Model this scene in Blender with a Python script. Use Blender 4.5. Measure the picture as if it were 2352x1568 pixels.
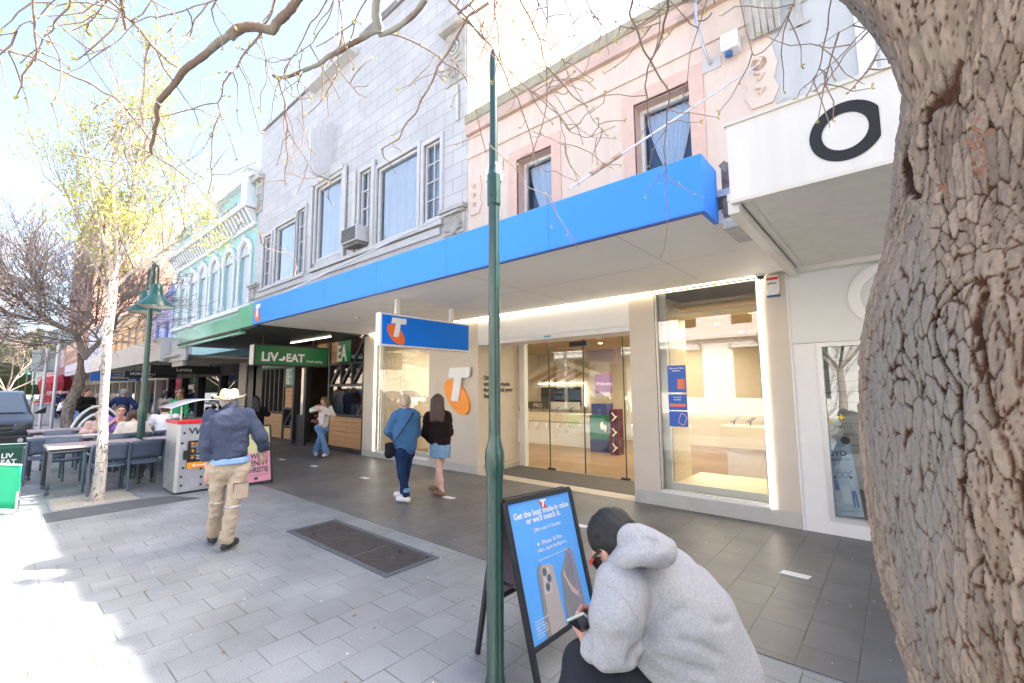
import bpy, bmesh, math, random
import numpy as np
from mathutils import Vector, Matrix
random.seed(7); RNG=np.random.default_rng(7)
for o in list(bpy.data.objects): bpy.data.objects.remove(o)
SC=bpy.context.scene; COL=SC.collection
# ---------------- camera, sky, sun, exposure ----------------
CAMH=1.68; FPX=1028.09; YAW,PITCH,ROLL=-0.70872295,0.10367052,-0.0073793
def _basis():
    f=np.array([math.sin(YAW)*math.cos(PITCH),math.cos(YAW)*math.cos(PITCH),math.sin(PITCH)])
    r=np.array([math.cos(YAW),-math.sin(YAW),0.]); u=np.cross(r,f); c,s=math.cos(ROLL),math.sin(ROLL)
    return c*r+s*u,-s*r+c*u,f
CR,CU,CF=_basis(); CC=np.array([0,0,CAMH])
cam=bpy.data.cameras.new('camera'); camo=bpy.data.objects.new('camera',cam); COL.objects.link(camo)
cam.sensor_width=36; cam.lens=FPX*36/2352; cam.clip_end=3000; cam.clip_start=0.02
camo.matrix_world=Matrix(((CR[0],CU[0],-CF[0],0),(CR[1],CU[1],-CF[1],0),(CR[2],CU[2],-CF[2],CAMH),(0,0,0,1)))
SC.camera=camo
SUND=Vector((0.575,0.787,1.046)).normalized()      # towards the sun: behind the street front
elev=math.asin(SUND.z)
W=bpy.data.worlds.new("World"); SC.world=W; W.use_nodes=True
nt=W.node_tree; bg=nt.nodes['Background']; sky=nt.nodes.new('ShaderNodeTexSky'); sky.sky_type='NISHITA'
sky.sun_disc=False; sky.sun_elevation=elev; sky.sun_rotation=math.atan2(SUND.x,SUND.y); sky.air_density=.75; sky.dust_density=4.5; sky.ozone_density=.3
nt.links.new(sky.outputs[0],bg.inputs[0]); bg.inputs[1].default_value=0.15
sun=bpy.data.lights.new('sun','SUN'); sun.energy=4.2; sun.angle=math.radians(0.6); sun.color=(1,.955,.88)
suno=bpy.data.objects.new('sun',sun); COL.objects.link(suno); suno.rotation_euler=SUND.to_track_quat('Z','Y').to_euler()
SC.view_settings.view_transform='Standard'; SC.view_settings.look='None'; SC.view_settings.exposure=2.38; SC.view_settings.gamma=1
SC.cycles.max_bounces=8; SC.cycles.transparent_max_bounces=24; SC.cycles.diffuse_bounces=4; SC.cycles.glossy_bounces=4
SC.cycles.sample_clamp_indirect=6; SC.cycles.use_denoising=True
SC.cycles.caustics_reflective=False; SC.cycles.caustics_refractive=False
# ---------------- measuring helpers (photo at 2352x1568) ----------------
def ray(x,y): return CF+(x-1176)/FPX*CR-(y-784)/FPX*CU
def atY(x,y,Y): d=ray(x,y); return CC+d*(Y/d[1])
def atX(x,y,X): d=ray(x,y); return CC+d*(X/d[0])
def atZ(x,y,Z=0.): d=ray(x,y); return CC+d*((Z-CAMH)/d[2])
def atT(x,y,t): d=ray(x,y); return CC+d*(t/np.linalg.norm(d))
def crop(x0,y0,w,cw):
    s=w/cw*0.590361
    return lambda x,y:(x0*.590361+x*s,y0*.590361+y*s)
# ---------------- materials ----------------
MATS={}
def _n(nt,t,**k):
    n=nt.nodes.new(t)
    for a,b in k.items(): setattr(n,a,b)
    return n
def mat(name,col,rough=.6,metal=0,var=.12,vs=6,bump=.0,bs=60,spec=.5,coat=0,stretch=(1,1,1),col2=None,emit=None,es=0,alpha=1,bd=.01,detail=5):
    if name in MATS: return MATS[name]
    m=bpy.data.materials.new(name); m.use_nodes=True; nt=m.node_tree; b=nt.nodes['Principled BSDF']
    b.inputs['Roughness'].default_value=rough; b.inputs['Metallic'].default_value=metal; b.inputs['Specular IOR Level'].default_value=spec
    if coat: b.inputs['Coat Weight'].default_value=coat; b.inputs['Coat Roughness'].default_value=.08
    c=tuple(col)+(1,)
    if var>0 or col2:
        tc=_n(nt,'ShaderNodeTexCoord'); mp=_n(nt,'ShaderNodeMapping'); mp.inputs['Scale'].default_value=stretch
        nz=_n(nt,'ShaderNodeTexNoise'); nz.inputs['Scale'].default_value=vs; nz.inputs['Detail'].default_value=detail; nz.inputs['Roughness'].default_value=.62
        rp=_n(nt,'ShaderNodeMapRange'); rp.inputs['From Min'].default_value=.3; rp.inputs['From Max'].default_value=.7
        mx=_n(nt,'ShaderNodeMix',data_type='RGBA')
        a2=tuple(col2)+(1,) if col2 else tuple(min(1,x*(1+var)) for x in col)+(1,)
        a1=c if col2 else tuple(x*(1-var) for x in col)+(1,)
        mx.inputs['A'].default_value=a1; mx.inputs['B'].default_value=a2
        nt.links.new(tc.outputs['Object'],mp.inputs[0]); nt.links.new(mp.outputs[0],nz.inputs['Vector']); nt.links.new(nz.outputs[0],rp.inputs[0])
        nt.links.new(rp.outputs[0],mx.inputs['Factor']); nt.links.new(mx.outputs['Result'],b.inputs['Base Color'])
    else: b.inputs['Base Color'].default_value=c
    if bump:
        tc=_n(nt,'ShaderNodeTexCoord'); mp=_n(nt,'ShaderNodeMapping'); mp.inputs['Scale'].default_value=stretch
        n2=_n(nt,'ShaderNodeTexNoise'); n2.inputs['Scale'].default_value=bs; n2.inputs['Detail'].default_value=4
        bp=_n(nt,'ShaderNodeBump'); bp.inputs['Strength'].default_value=bump; bp.inputs['Distance'].default_value=bd
        nt.links.new(tc.outputs['Object'],mp.inputs[0]); nt.links.new(mp.outputs[0],n2.inputs['Vector']); nt.links.new(n2.outputs[0],bp.inputs['Height']); nt.links.new(bp.outputs[0],b.inputs['Normal'])
    if emit: b.inputs['Emission Color'].default_value=tuple(emit)+(1,); b.inputs['Emission Strength'].default_value=es
    MATS[name]=m; return m
def glass(name,tint=(.9,.95,.93),refl=1.0,ior=1.5,rough=0.0):
    if name in MATS: return MATS[name]
    m=bpy.data.materials.new(name); m.use_nodes=True; nt=m.node_tree; nt.nodes.clear()
    o=_n(nt,'ShaderNodeOutputMaterial'); mix=_n(nt,'ShaderNodeMixShader'); t=_n(nt,'ShaderNodeBsdfTransparent'); g=_n(nt,'ShaderNodeBsdfGlossy')
    t.inputs[0].default_value=tint+(1,); g.inputs['Roughness'].default_value=rough; g.inputs[0].default_value=(.97,.99,1,1)
    f=_n(nt,'ShaderNodeFresnel'); f.inputs[0].default_value=ior
    mu=_n(nt,'ShaderNodeMath',operation='MULTIPLY_ADD'); mu.inputs[1].default_value=refl; mu.inputs[2].default_value=.04*refl; mu.use_clamp=True
    nt.links.new(f.outputs[0],mu.inputs[0]); nt.links.new(mu.outputs[0],mix.inputs[0]); nt.links.new(t.outputs[0],mix.inputs[1]); nt.links.new(g.outputs[0],mix.inputs[2]); nt.links.new(mix.outputs[0],o.inputs[0])
    MATS[name]=m; return m
def surf(s,p):
    d=U(p-CC); t=max(.2,np.linalg.norm(p-CC)-.6)
    for _ in range(90):
        v=float(s((CC+d*t)[None])[0])
        if v<.0015: break
        t+=max(v*.7,.001)
    return CC+d*t
def brick(name,c1,c2,mort,bw,bh,msize=.01,axes='xz',rough=.8,off=.5,bump=.6,noise=.1,vs=3,spec=.4,speck=0,stain=None,bd=.008,stainscale=1.2,patchy=False):
    if name in MATS: return MATS[name]
    m=bpy.data.materials.new(name); m.use_nodes=True; nt=m.node_tree; b=nt.nodes['Principled BSDF']; b.inputs['Roughness'].default_value=rough; b.inputs['Specular IOR Level'].default_value=spec
    geo=_n(nt,'ShaderNodeNewGeometry'); sp=_n(nt,'ShaderNodeSeparateXYZ'); cb=_n(nt,'ShaderNodeCombineXYZ')
    nt.links.new(geo.outputs['Position'],sp.inputs[0]); ix={'x':0,'y':1,'z':2}
    nt.links.new(sp.outputs[ix[axes[0]]],cb.inputs[0]); nt.links.new(sp.outputs[ix[axes[1]]],cb.inputs[1])
    br=_n(nt,'ShaderNodeTexBrick'); br.offset=off; br.inputs['Scale'].default_value=1; br.inputs['Brick Width'].default_value=bw; br.inputs['Row Height'].default_value=bh
    br.inputs['Mortar Size'].default_value=msize; br.inputs['Mortar Smooth'].default_value=.3
    br.inputs['Color1'].default_value=tuple(c1)+(1,); br.inputs['Color2'].default_value=tuple(c2)+(1,); br.inputs['Mortar'].default_value=tuple(mort)+(1,)
    nt.links.new(cb.outputs[0],br.inputs['Vector'])
    nz=_n(nt,'ShaderNodeTexNoise'); nz.inputs['Scale'].default_value=vs; nz.inputs['Detail'].default_value=8; nt.links.new(geo.outputs['Position'],nz.inputs['Vector'])
    rp=_n(nt,'ShaderNodeMapRange'); rp.inputs[1].default_value=.3; rp.inputs[2].default_value=.7; rp.inputs[3].default_value=1-noise; rp.inputs[4].default_value=1+noise
    nt.links.new(nz.outputs[0],rp.inputs[0])
    hs=_n(nt,'ShaderNodeMix',data_type='RGBA',blend_type='MULTIPLY'); hs.inputs['Factor'].default_value=1
    if patchy:
        mm=_n(nt,'ShaderNodeMix',data_type='RGBA'); n9=_n(nt,'ShaderNodeTexNoise'); n9.inputs['Scale'].default_value=2.6; n9.inputs['Detail'].default_value=3; nt.links.new(geo.outputs['Position'],n9.inputs['Vector'])
        r9=_n(nt,'ShaderNodeMapRange'); r9.inputs[1].default_value=.44; r9.inputs[2].default_value=.6; nt.links.new(n9.outputs[0],r9.inputs[0]); nt.links.new(r9.outputs[0],mm.inputs['Factor']); mm.inputs['A'].default_value=tuple(x*.82 for x in c1)+(1,); mm.inputs['B'].default_value=tuple(mort)+(1,); nt.links.new(mm.outputs['Result'],br.inputs['Mortar'])
    nt.links.new(br.outputs[0],hs.inputs['A']); nt.links.new(rp.outputs[0],hs.inputs['B']); last=hs.outputs['Result']
    if stain:
        n3=_n(nt,'ShaderNodeTexNoise'); n3.inputs['Scale'].default_value=stainscale; n3.inputs['Detail'].default_value=10; n3.inputs['Roughness'].default_value=.7; nt.links.new(geo.outputs['Position'],n3.inputs['Vector'])
        r3=_n(nt,'ShaderNodeMapRange'); r3.inputs[1].default_value=.52; r3.inputs[2].default_value=.75; nt.links.new(n3.outputs[0],r3.inputs[0])
        m3=_n(nt,'ShaderNodeMix',data_type='RGBA'); m3.inputs['B'].default_value=tuple(stain)+(1,); nt.links.new(r3.outputs[0],m3.inputs['Factor']); nt.links.new(last,m3.inputs['A']); last=m3.outputs['Result']
    if speck:
        n4=_n(nt,'ShaderNodeTexNoise'); n4.inputs['Scale'].default_value=190; n4.inputs['Detail'].default_value=2; nt.links.new(geo.outputs['Position'],n4.inputs['Vector'])
        r4=_n(nt,'ShaderNodeMapRange'); r4.inputs[1].default_value=.36; r4.inputs[2].default_value=.64; r4.inputs[3].default_value=1-speck; r4.inputs[4].default_value=1+speck; nt.links.new(n4.outputs[0],r4.inputs[0])
        m4=_n(nt,'ShaderNodeMix',data_type='RGBA',blend_type='MULTIPLY'); m4.inputs['Factor'].default_value=1; nt.links.new(last,m4.inputs['A']); nt.links.new(r4.outputs[0],m4.inputs['B']); last=m4.outputs['Result']
    nt.links.new(last,b.inputs['Base Color'])
    bp=_n(nt,'ShaderNodeBump'); bp.inputs['Strength'].default_value=bump; bp.inputs['Distance'].default_value=bd; bp.invert=True
    ad=_n(nt,'ShaderNodeMath',operation='MULTIPLY_ADD'); ad.inputs[1].default_value=-.35
    nt.links.new(nz.outputs[0],ad.inputs[0]); nt.links.new(br.outputs['Fac'],ad.inputs[2]); nt.links.new(ad.outputs[0],bp.inputs['Height']); nt.links.new(bp.outputs[0],b.inputs['Normal'])
    MATS[name]=m; return m
# ---------------- object helpers ----------------
ORG={}
def tag(o,label=None,cat=None,group=None,kind=None):
    if label: o['label']=label
    if cat: o['category']=cat
    if group: o['group']=group
    if kind: o['kind']=kind
    return o
def thing(name,label,cat,loc=(0,0,0),group=None,rotz=0):
    o=bpy.data.objects.new(name,None); COL.objects.link(o); o.location=loc; o.rotation_euler=(0,0,rotz); o.empty_display_size=.1
    tag(o,label,cat,group); ORG[o.name]=(np.array(loc,float),rotz); return o
def link(name,V,F,m,parent=None,smooth=False,world=True,bevel=0,mats=None,mi=None,auto=None):
    V=np.asarray(V,float).reshape(-1,3)
    if parent is not None and world and parent.name in ORG:
        off,rz=ORG[parent.name]; V=V-off
        if rz: c,s=math.cos(-rz),math.sin(-rz); V=V@np.array([[c,-s,0],[s,c,0],[0,0,1]]).T
    me=bpy.data.meshes.new(name); me.from_pydata(V.tolist(),[],[list(map(int,f)) for f in F] if not isinstance(F,np.ndarray) else F.tolist()); 
    for q in (mats or [m]): me.materials.append(q)
    if mi is not None: me.polygons.foreach_set('material_index',np.asarray(mi,dtype=np.int32))
    if smooth: me.polygons.foreach_set('use_smooth',np.ones(len(me.polygons),dtype=bool))
    me.update()
    if auto and smooth: me.set_sharp_from_angle(angle=math.radians(auto))
    o=bpy.data.objects.new(name,me); COL.objects.link(o)
    if parent is not None:
        o.parent=parent
        if parent.name in ORG and world: ORG[o.name]=ORG[parent.name]
    elif world: ORG[o.name]=(np.zeros(3),0)
    if bevel:
        b=o.modifiers.new('bevel','BEVEL'); b.width=bevel; b.segments=2; b.limit_method='ANGLE'; b.angle_limit=math.radians(40)
    return o
def _frames(P,up=None):
    P=np.asarray(P,float); n=len(P); T=np.zeros_like(P); T[1:-1]=P[2:]-P[:-2]; T[0]=P[1]-P[0]; T[-1]=P[-1]-P[-2]; T/=np.maximum(np.linalg.norm(T,axis=1)[:,None],1e-9)
    a=np.array([0,0,1.]) if abs(T[0][2])<.9 else np.array([1.,0,0])
    if up is not None: a=np.array(up,float)
    N=[]; x=np.cross(a,T[0]); x/=np.linalg.norm(x)
    for t in T:
        x=x-t*(x@t); x/=max(np.linalg.norm(x),1e-9); N.append(x)
    N=np.array(N); return T,N,np.cross(T,N)
class MB:
    def __init__(s): s.V=[]; s.F=[]; s.M=[]; s.n=0; s.cm=0
    def add(s,V,F):
        V=[tuple(map(float,v)) for v in V]; s.V+=V; s.F+=[[i+s.n for i in f] for f in F]; s.M+=[s.cm]*len(F); s.n+=len(V); return s
    def box(s,x0,x1,y0,y1,z0,z1):
        if x0>x1:x0,x1=x1,x0
        if y0>y1:y0,y1=y1,y0
        if z0>z1:z0,z1=z1,z0
        return s.add([(x0,y0,z0),(x1,y0,z0),(x1,y1,z0),(x0,y1,z0),(x0,y0,z1),(x1,y0,z1),(x1,y1,z1),(x0,y1,z1)],[(0,3,2,1),(4,5,6,7),(0,1,5,4),(1,2,6,5),(2,3,7,6),(3,0,4,7)])
    def hexa(s,P): # 4 bottom, 4 top
        return s.add(P,[(0,3,2,1),(4,5,6,7),(0,1,5,4),(1,2,6,5),(2,3,7,6),(3,0,4,7)])
    def bar(s,a,b,w,h,up=(0,0,1)):
        a=np.array(a,float); b=np.array(b,float); d=b-a; d/=np.linalg.norm(d); u=np.array(up,float)
        if abs(d@u)>.98: u=np.array([0,1.,0])
        x=np.cross(d,u); x/=np.linalg.norm(x); y=np.cross(x,d); x*=w/2; y*=h/2
        return s.hexa([a-x-y,a+x-y,b+x-y,b-x-y,a-x+y,a+x+y,b+x+y,b-x+y])
    def tube(s,P,R,n=8,cap=True,flat=1,up=None):
        P=np.asarray(P,float); R=np.broadcast_to(np.asarray(R,float),(len(P),)); T,N,B=_frames(P,up)
        a=np.arange(n)*2*math.pi/n; ring=(N[:,None,:]*np.cos(a)[None,:,None]+B[:,None,:]*np.sin(a)[None,:,None]*flat)*R[:,None,None]+P[:,None,:]
        F=[]
        for i in range(len(P)-1):
            for j in range(n): F.append((i*n+j,i*n+(j+1)%n,(i+1)*n+(j+1)%n,(i+1)*n+j))
        if cap: F.append(tuple(range(n))[::-1]); F.append(tuple((len(P)-1)*n+j for j in range(n)))
        return s.add(ring.reshape(-1,3),F)
    def lathe(s,c,prof,n=24,axis='z',cap=False):
        c=np.array(c,float); a=np.arange(n)*2*math.pi/n; V=[]
        for r,h in prof:
            for t in a:
                p=(r*math.cos(t),r*math.sin(t),h)
                if axis=='y': p=(p[0],p[2],p[1])
                if axis=='x': p=(p[2],p[0],p[1])
                V.append(c+p)
        F=[(i*n+j,i*n+(j+1)%n,(i+1)*n+(j+1)%n,(i+1)*n+j) for i in range(len(prof)-1) for j in range(n)]
        if cap: F.append(tuple(range(n))[::-1]); F.append(tuple((len(prof)-1)*n+j for j in range(n)))
        return s.add(V,F)
    def prism(s,poly,o,ex,ey,depth):
        o,ex,ey=map(lambda q:np.array(q,float),(o,ex,ey)); nrm=np.cross(ex,ey); nrm/=np.linalg.norm(nrm); n=len(poly)
        A=[o+ex*a+ey*b for a,b in poly]; B=[p+nrm*depth for p in A]
        return s.add(A+B,[tuple(range(n))[::-1],tuple(range(n,2*n))]+[(i,(i+1)%n,n+(i+1)%n,n+i) for i in range(n)])
    def grid(s,G):
        G=np.asarray(G,float); a,b=G.shape[:2]
        return s.add(G.reshape(-1,3),[(i*b+j,i*b+j+1,(i+1)*b+j+1,(i+1)*b+j) for i in range(a-1) for j in range(b-1)])
    def sphere(s,c,r,n=12,m=8,sc=(1,1,1)):
        V=[];c=np.array(c,float)
        for i in range(m+1):
            p=math.pi*i/m
            for j in range(n): t=2*math.pi*j/n; V.append(c+np.array([r*math.sin(p)*math.cos(t)*sc[0],r*math.sin(p)*math.sin(t)*sc[1],r*math.cos(p)*sc[2]]))
        return s.add(V,[(i*n+j,(i+1)*n+j,(i+1)*n+(j+1)%n,i*n+(j+1)%n) for i in range(m) for j in range(n)])
    def each(s,name,m,parent=None,**k):
        lab=list(range(s.n))
        def fd(a):
            while lab[a]!=a: lab[a]=lab[lab[a]]; a=lab[a]
            return a
        for f in s.F:
            r=fd(f[0])
            for i in f[1:]: lab[fd(i)]=r
        g={}
        for f in s.F: g.setdefault(fd(f[0]),[]).append(f)
        out=[]
        for fs in g.values():
            ids=sorted({i for f in fs for i in f}); mp={a:i for i,a in enumerate(ids)}; q=MB(); q.add([s.V[i] for i in ids],[[mp[i] for i in f] for f in fs]); out.append(q.build(name,m,parent,**k))
        return out
    def build(s,name,m,parent=None,smooth=False,bevel=0,world=True,mats=None,auto=35):
        return link(name,s.V,s.F,m,parent,smooth,world,bevel,mats,s.M if mats else None,auto if smooth else None)
def TX(name,body,size,o,ex,ey,m,parent,depth=.003,bold=0,align='LEFT',sx=1,space=1,shear=0):
    """real lettering: text turned into a mesh lying on the plane (o,ex,ey)"""
    cu=bpy.data.curves.new('t','FONT'); cu.body=body; cu.size=size; cu.extrude=depth/2; cu.offset=bold*size; cu.align_x=align; cu.space_character=space; cu.shear=shear; cu.resolution_u=3
    ob=bpy.data.objects.new('t',cu); COL.objects.link(ob); bpy.context.view_layer.update()
    me=ob.to_mesh(); V=np.array([v.co[:] for v in me.vertices]).reshape(-1,3); F=[tuple(p.vertices) for p in me.polygons]; ob.to_mesh_clear(); bpy.data.objects.remove(ob); bpy.data.curves.remove(cu)
    ex=np.array(ex,float); ex/=np.linalg.norm(ex); ey=np.array(ey,float); ey/=np.linalg.norm(ey); nz=np.cross(ex,ey); o=np.array(o,float)
    V=o+V[:,:1]*sx*ex+V[:,1:2]*ey+(V[:,2:3]+depth/2+.0012)*nz
    return link(name,V,F,m,parent)
def struct(o): o['kind']='structure'; return o
def copy_tree(o,parent=None):
    c=o.copy(); COL.objects.link(c)
    if parent is not None: c.parent=parent
    for ch in list(o.children): copy_tree(ch,c)
    return c
# ---------------- signed-distance modelling (bodies, clothes) ----------------
def vnoise(P,seed=0):
    P=np.asarray(P); i=np.floor(P).astype(np.int64); f=P-i; f=f*f*(3-2*f); out=0
    def h(a,b,c):
        n=(a*374761393+b*668265263+c*2147483647+seed*974711)&0xffffffff; n=((n^(n>>13))*1274126177)&0xffffffff; n=n^(n>>16)
        return (n&0xffff)/65535.
    for dx in (0,1):
        for dy in (0,1):
            for dz in (0,1):
                w=(f[...,0] if dx else 1-f[...,0])*(f[...,1] if dy else 1-f[...,1])*(f[...,2] if dz else 1-f[...,2])
                out=out+w*h(i[...,0]+dx,i[...,1]+dy,i[...,2]+dz)
    return out*2-1
def nets(fn,lo,hi,h):
    lo=np.array(lo,float); n=np.maximum(np.ceil((np.array(hi)-lo)/h).astype(int)+1,4)
    ax=[lo[k]+np.arange(n[k])*h for k in range(3)]
    P=np.stack(np.meshgrid(*ax,indexing='ij'),-1); D=fn(P.reshape(-1,3)).reshape(n)
    D[0]=D[-1]=1; D[:,0]=D[:,-1]=1; D[:,:,0]=D[:,:,-1]=1
    ins=D<0; c=np.zeros(n-1,int)
    for a in (0,1):
        for b in (0,1):
            for d in (0,1): c+=ins[a:n[0]-1+a,b:n[1]-1+b,d:n[2]-1+d]
    act=(c>0)&(c<8); idx=-np.ones(n-1,int); I=np.argwhere(act); idx[act]=np.arange(len(I))
    if not len(I): return np.zeros((0,3)),np.zeros((0,4),int)
    S=np.zeros((len(I),3)); K=np.zeros(len(I))
    cor=[(a,b,d) for a in (0,1) for b in (0,1) for d in (0,1)]
    for p in range(8):
        for q in range(p+1,8):
            A,B=np.array(cor[p]),np.array(cor[q])
            if abs(A-B).sum()!=1: continue
            va=D[tuple((I+A).T)]; vb=D[tuple((I+B).T)]; m=(va<0)!=(vb<0); t=va[m]/(va[m]-vb[m]); S[m]+=A+t[:,None]*(B-A); K[m]+=1
    V=lo+(I+S/K[:,None])*h; Q=[]
    for a in range(3):
        b,d=(a+1)%3,(a+2)%3
        sl0=[slice(None)]*3; sl1=[slice(None)]*3; sl0[a]=slice(0,-1); sl1[a]=slice(1,None)
        ch=ins[tuple(sl0)]!=ins[tuple(sl1)]; E=np.argwhere(ch); E=E[(E[:,b]>0)&(E[:,d]>0)&(E[:,b]<n[b]-1)&(E[:,d]<n[d]-1)]
        if not len(E): continue
        eb=np.zeros(3,int); eb[b]=1; ed=np.zeros(3,int); ed[d]=1
        q=np.stack([idx[tuple((E-eb-ed).T)],idx[tuple((E-ed).T)],idx[tuple(E.T)],idx[tuple((E-eb).T)]],1)
        fl=ins[tuple(E.T)]; q[~fl]=q[~fl][:,::-1]; Q.append(q)
    return V,np.concatenate(Q)
def smin(a,b,k):
    if k<=0: return np.minimum(a,b)
    h=np.clip(.5+.5*(b-a)/k,0,1); return b*(1-h)+a*h-k*h*(1-h)
class S:
    """a soft union of tapered capsules and ellipsoids"""
    def __init__(s,k=.03): s.p=[]; s.k=k; s.post=[]; s.lo=np.full(3,1e9); s.hi=np.full(3,-1e9)
    def _b(s,c,r): s.lo=np.minimum(s.lo,np.array(c)-r); s.hi=np.maximum(s.hi,np.array(c)+r)
    def cap(s,a,b,ra,rb=None,k=None,flat=None):
        a=np.array(a,float); b=np.array(b,float); rb=ra if rb is None else rb
        s.p.append(('c',a,b,ra,rb,s.k if k is None else k,flat)); s._b(a,ra*1.6);s._b(b,rb*1.6); return s
    def ell(s,c,r,X=(1,0,0),Y=(0,1,0),k=None,sub=False):
        c=np.array(c,float); X=np.array(X,float); X/=np.linalg.norm(X); Y=np.array(Y,float); Y=Y-X*(X@Y); Y/=np.linalg.norm(Y); M=np.array([X,Y,np.cross(X,Y)])
        s.p.append(('s' if sub else 'e',c,M,np.array(r,float),s.k if k is None else k))
        if not sub: s._b(c,max(r))
        return s
    def clip(s,o,n): s.post.append(('p',np.array(o,float),np.array(n,float)/np.linalg.norm(n))); return s
    def groove(s,pts,amp,w): s.post.append(('g',np.array(pts,float),amp,w)); return s
    def fold(s,amp,freq,seed=0,stretch=(1,1,1)): s.post.append(('f',amp,freq,seed,np.array(stretch,float))); return s
    def __call__(s,P):
        D=np.full(len(P),9.)
        for q in s.p:
            if q[0]=='c':
                _,a,b,ra,rb,k,fl=q; ab=b-a; L=max(ab@ab,1e-9); t=np.clip((P-a)@ab/L,0,1); v=P-(a+t[:,None]*ab)
                if fl is not None:
                    ax,sc=np.array(fl[0],float),fl[1]; ax=ax/np.linalg.norm(ax); v=v+np.outer(v@ax,ax)*(1/sc-1)
                d=np.linalg.norm(v,axis=1)-(ra+(rb-ra)*t); D=smin(D,d,k)
            else:
                _,c,M,r,k=q; L=(P-c)@M.T; e=L/r; n=np.linalg.norm(e,axis=1); g=np.linalg.norm(e/r,axis=1); d=n*(n-1)/np.maximum(g,1e-6)
                D=-smin(-D,d,k) if q[0]=='s' else smin(D,d,k)
        for q in s.post:
            if q[0]=='p': D=np.maximum(D,(P-q[1])@q[2])
            elif q[0]=='g':
                m=np.abs(D)<.07; X=P[m]; dd=np.full(len(X),9.)
                for a,b in zip(q[1][:-1],q[1][1:]):
                    ab=b-a; t=np.clip((X-a)@ab/(ab@ab),0,1); dd=np.minimum(dd,np.linalg.norm(X-(a+t[:,None]*ab),axis=1))
                D[m]+=q[2]*np.exp(-(dd/q[3])**2)
            else:
                m=np.abs(D)<.06; D[m]+=q[1]*(vnoise(P[m]*q[2]*q[4],q[3])+.5*vnoise(P[m]*q[2]*2.1*q[4],q[3]+5))
        return D
    def mesh(s,h,pad=.03): return nets(s,s.lo-pad,s.hi+pad,h)
def join(*L):
    V=[];F=[];n=0
    for v,f in L:
        if len(v): V.append(v);F.append(f+n);n+=len(v)
    return np.concatenate(V),np.concatenate(F)
def U(v): v=np.array(v,float); return v/max(np.linalg.norm(v),1e-9)
# ---------------- palette ----------------
white=mat('white_paint',(.78,.77,.74),.45,var=.03); cream=mat('cream_panel',(.66,.62,.55),.55,var=.04,vs=2)
beige=mat('beige_panel',(.62,.55,.45),.6,var=.04,vs=3,bump=.05,bs=120); black=mat('black_paint',(.018,.018,.02),.4,var=.1)
dark=mat('dark_steel',(.03,.03,.03),.45,var=.15); steel=mat('brushed_steel',(.55,.56,.57),.32,metal=1,var=.08,vs=20,stretch=(1,1,.1))
galv=mat('galvanised',(.45,.47,.5),.45,metal=.7,var=.1); pole_green=mat('green_pole_paint',(.008,.045,.033),.28,col2=(.016,.066,.05),vs=7,spec=.6,coat=.3,stretch=(3,3,.6),bump=.08,bs=30,detail=9)
teal_paint=mat('lamp_teal',(.012,.09,.075),.3,var=.1,coat=.3); tblue=mat('sign_blue',(.004,.19,.8),.5,var=.03,vs=1,spec=.15)
tblue2=mat('fascia_blue',(.05,.28,.9),.55,var=.05,vs=.5,spec=.3); torange=mat('logo_orange',(.9,.16,.01),.4,var=.02); worange=mat('wall_logo_orange',(.95,.32,.03),.4,var=.02)
lwhite=mat('logo_white',(.82,.82,.8),.4,var=0); liveg=mat('cafe_green',(.005,.16,.05),.35,var=.04); fgreen=mat('fascia_green',(.1,.42,.22),.22,var=.12,vs=.8,coat=.5)
timber=mat('timber_board',(.5,.27,.11),.55,col2=(.62,.36,.17),vs=2.5,stretch=(1,1,9),bump=.15,bs=30)
gls=glass('shop_glass',(.93,.95,.92),1.7,1.45); glsd=glass('door_glass',(.9,.93,.9),1.5,1.5); gup=glass('upper_glass',(.9,.95,1.0),1.6,1.5)
ink=mat('sign_ink',(.01,.01,.012),.6,var=0); skyglass=glass('blue_window_glass',(.7,.8,.92),.8,1.45)
YF=6.35
# ---------------- ground ----------------
asph=brick('asphalt_road',(.15,.148,.145),(.16,.158,.155),(.12,.12,.12),7,5,.01,'xy',.85,noise=.25,vs=1.2,speck=.35,bump=.15)
struct(link('road',[(-600,-300,-.13),(400,-300,-.13),(400,300,-.13),(-600,300,-.13)],[(0,1,2,3)],asph))
pav=brick('paving_stone',(.24,.25,.247),(.277,.287,.284),(.1,.105,.075),.28,.275,.0045,'yx',.46,.5,bump=.5,noise=.24,vs=1.1,speck=.34,stain=(.205,.217,.22),bd=.004,spec=.6,patchy=True)
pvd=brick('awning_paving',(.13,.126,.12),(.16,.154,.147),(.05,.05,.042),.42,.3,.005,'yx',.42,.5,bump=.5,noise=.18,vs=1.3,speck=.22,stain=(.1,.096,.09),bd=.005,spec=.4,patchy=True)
def pavement(name,poly,z0,z1,m):
    b=MB(); b.prism(poly,(0,0,z0),(1,0,0),(0,1,0),z1-z0); return struct(b.build(name,m))
pavement('pavement',[(60,-3.2),(60,8),(-600,8),(-600,1.38),(-19,1.38),(-17.6,-.6),(-17,-3.2)],-.12,0,pav)
kerbm=mat('kerb_stone',(.3,.3,.29),.7,var=.12,bump=.2)
b=MB()
for p,q in (((60,-3.3),(-17,-3.3)),((-17.1,-3.2),(-17.7,-.6)),((-17.7,-.6),(-19.05,1.28)),((-19,1.28),(-200,1.28))): b.bar((p[0],p[1],-.055),(q[0],q[1],-.055),.16,.125)
struct(b.build('kerb',kerbm,bevel=.01))
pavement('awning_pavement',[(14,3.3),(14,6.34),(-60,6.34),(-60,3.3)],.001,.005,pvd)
pavement('asphalt_patch',[(-9.08,.62),(-9.08,1.75),(-8.95,2.05),(-8.42,2.3),(-8.42,.62)],.001,.005,mat('patch_asphalt',(.085,.09,.095),.8,var=.2,vs=5,bump=.3,bs=90))
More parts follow.
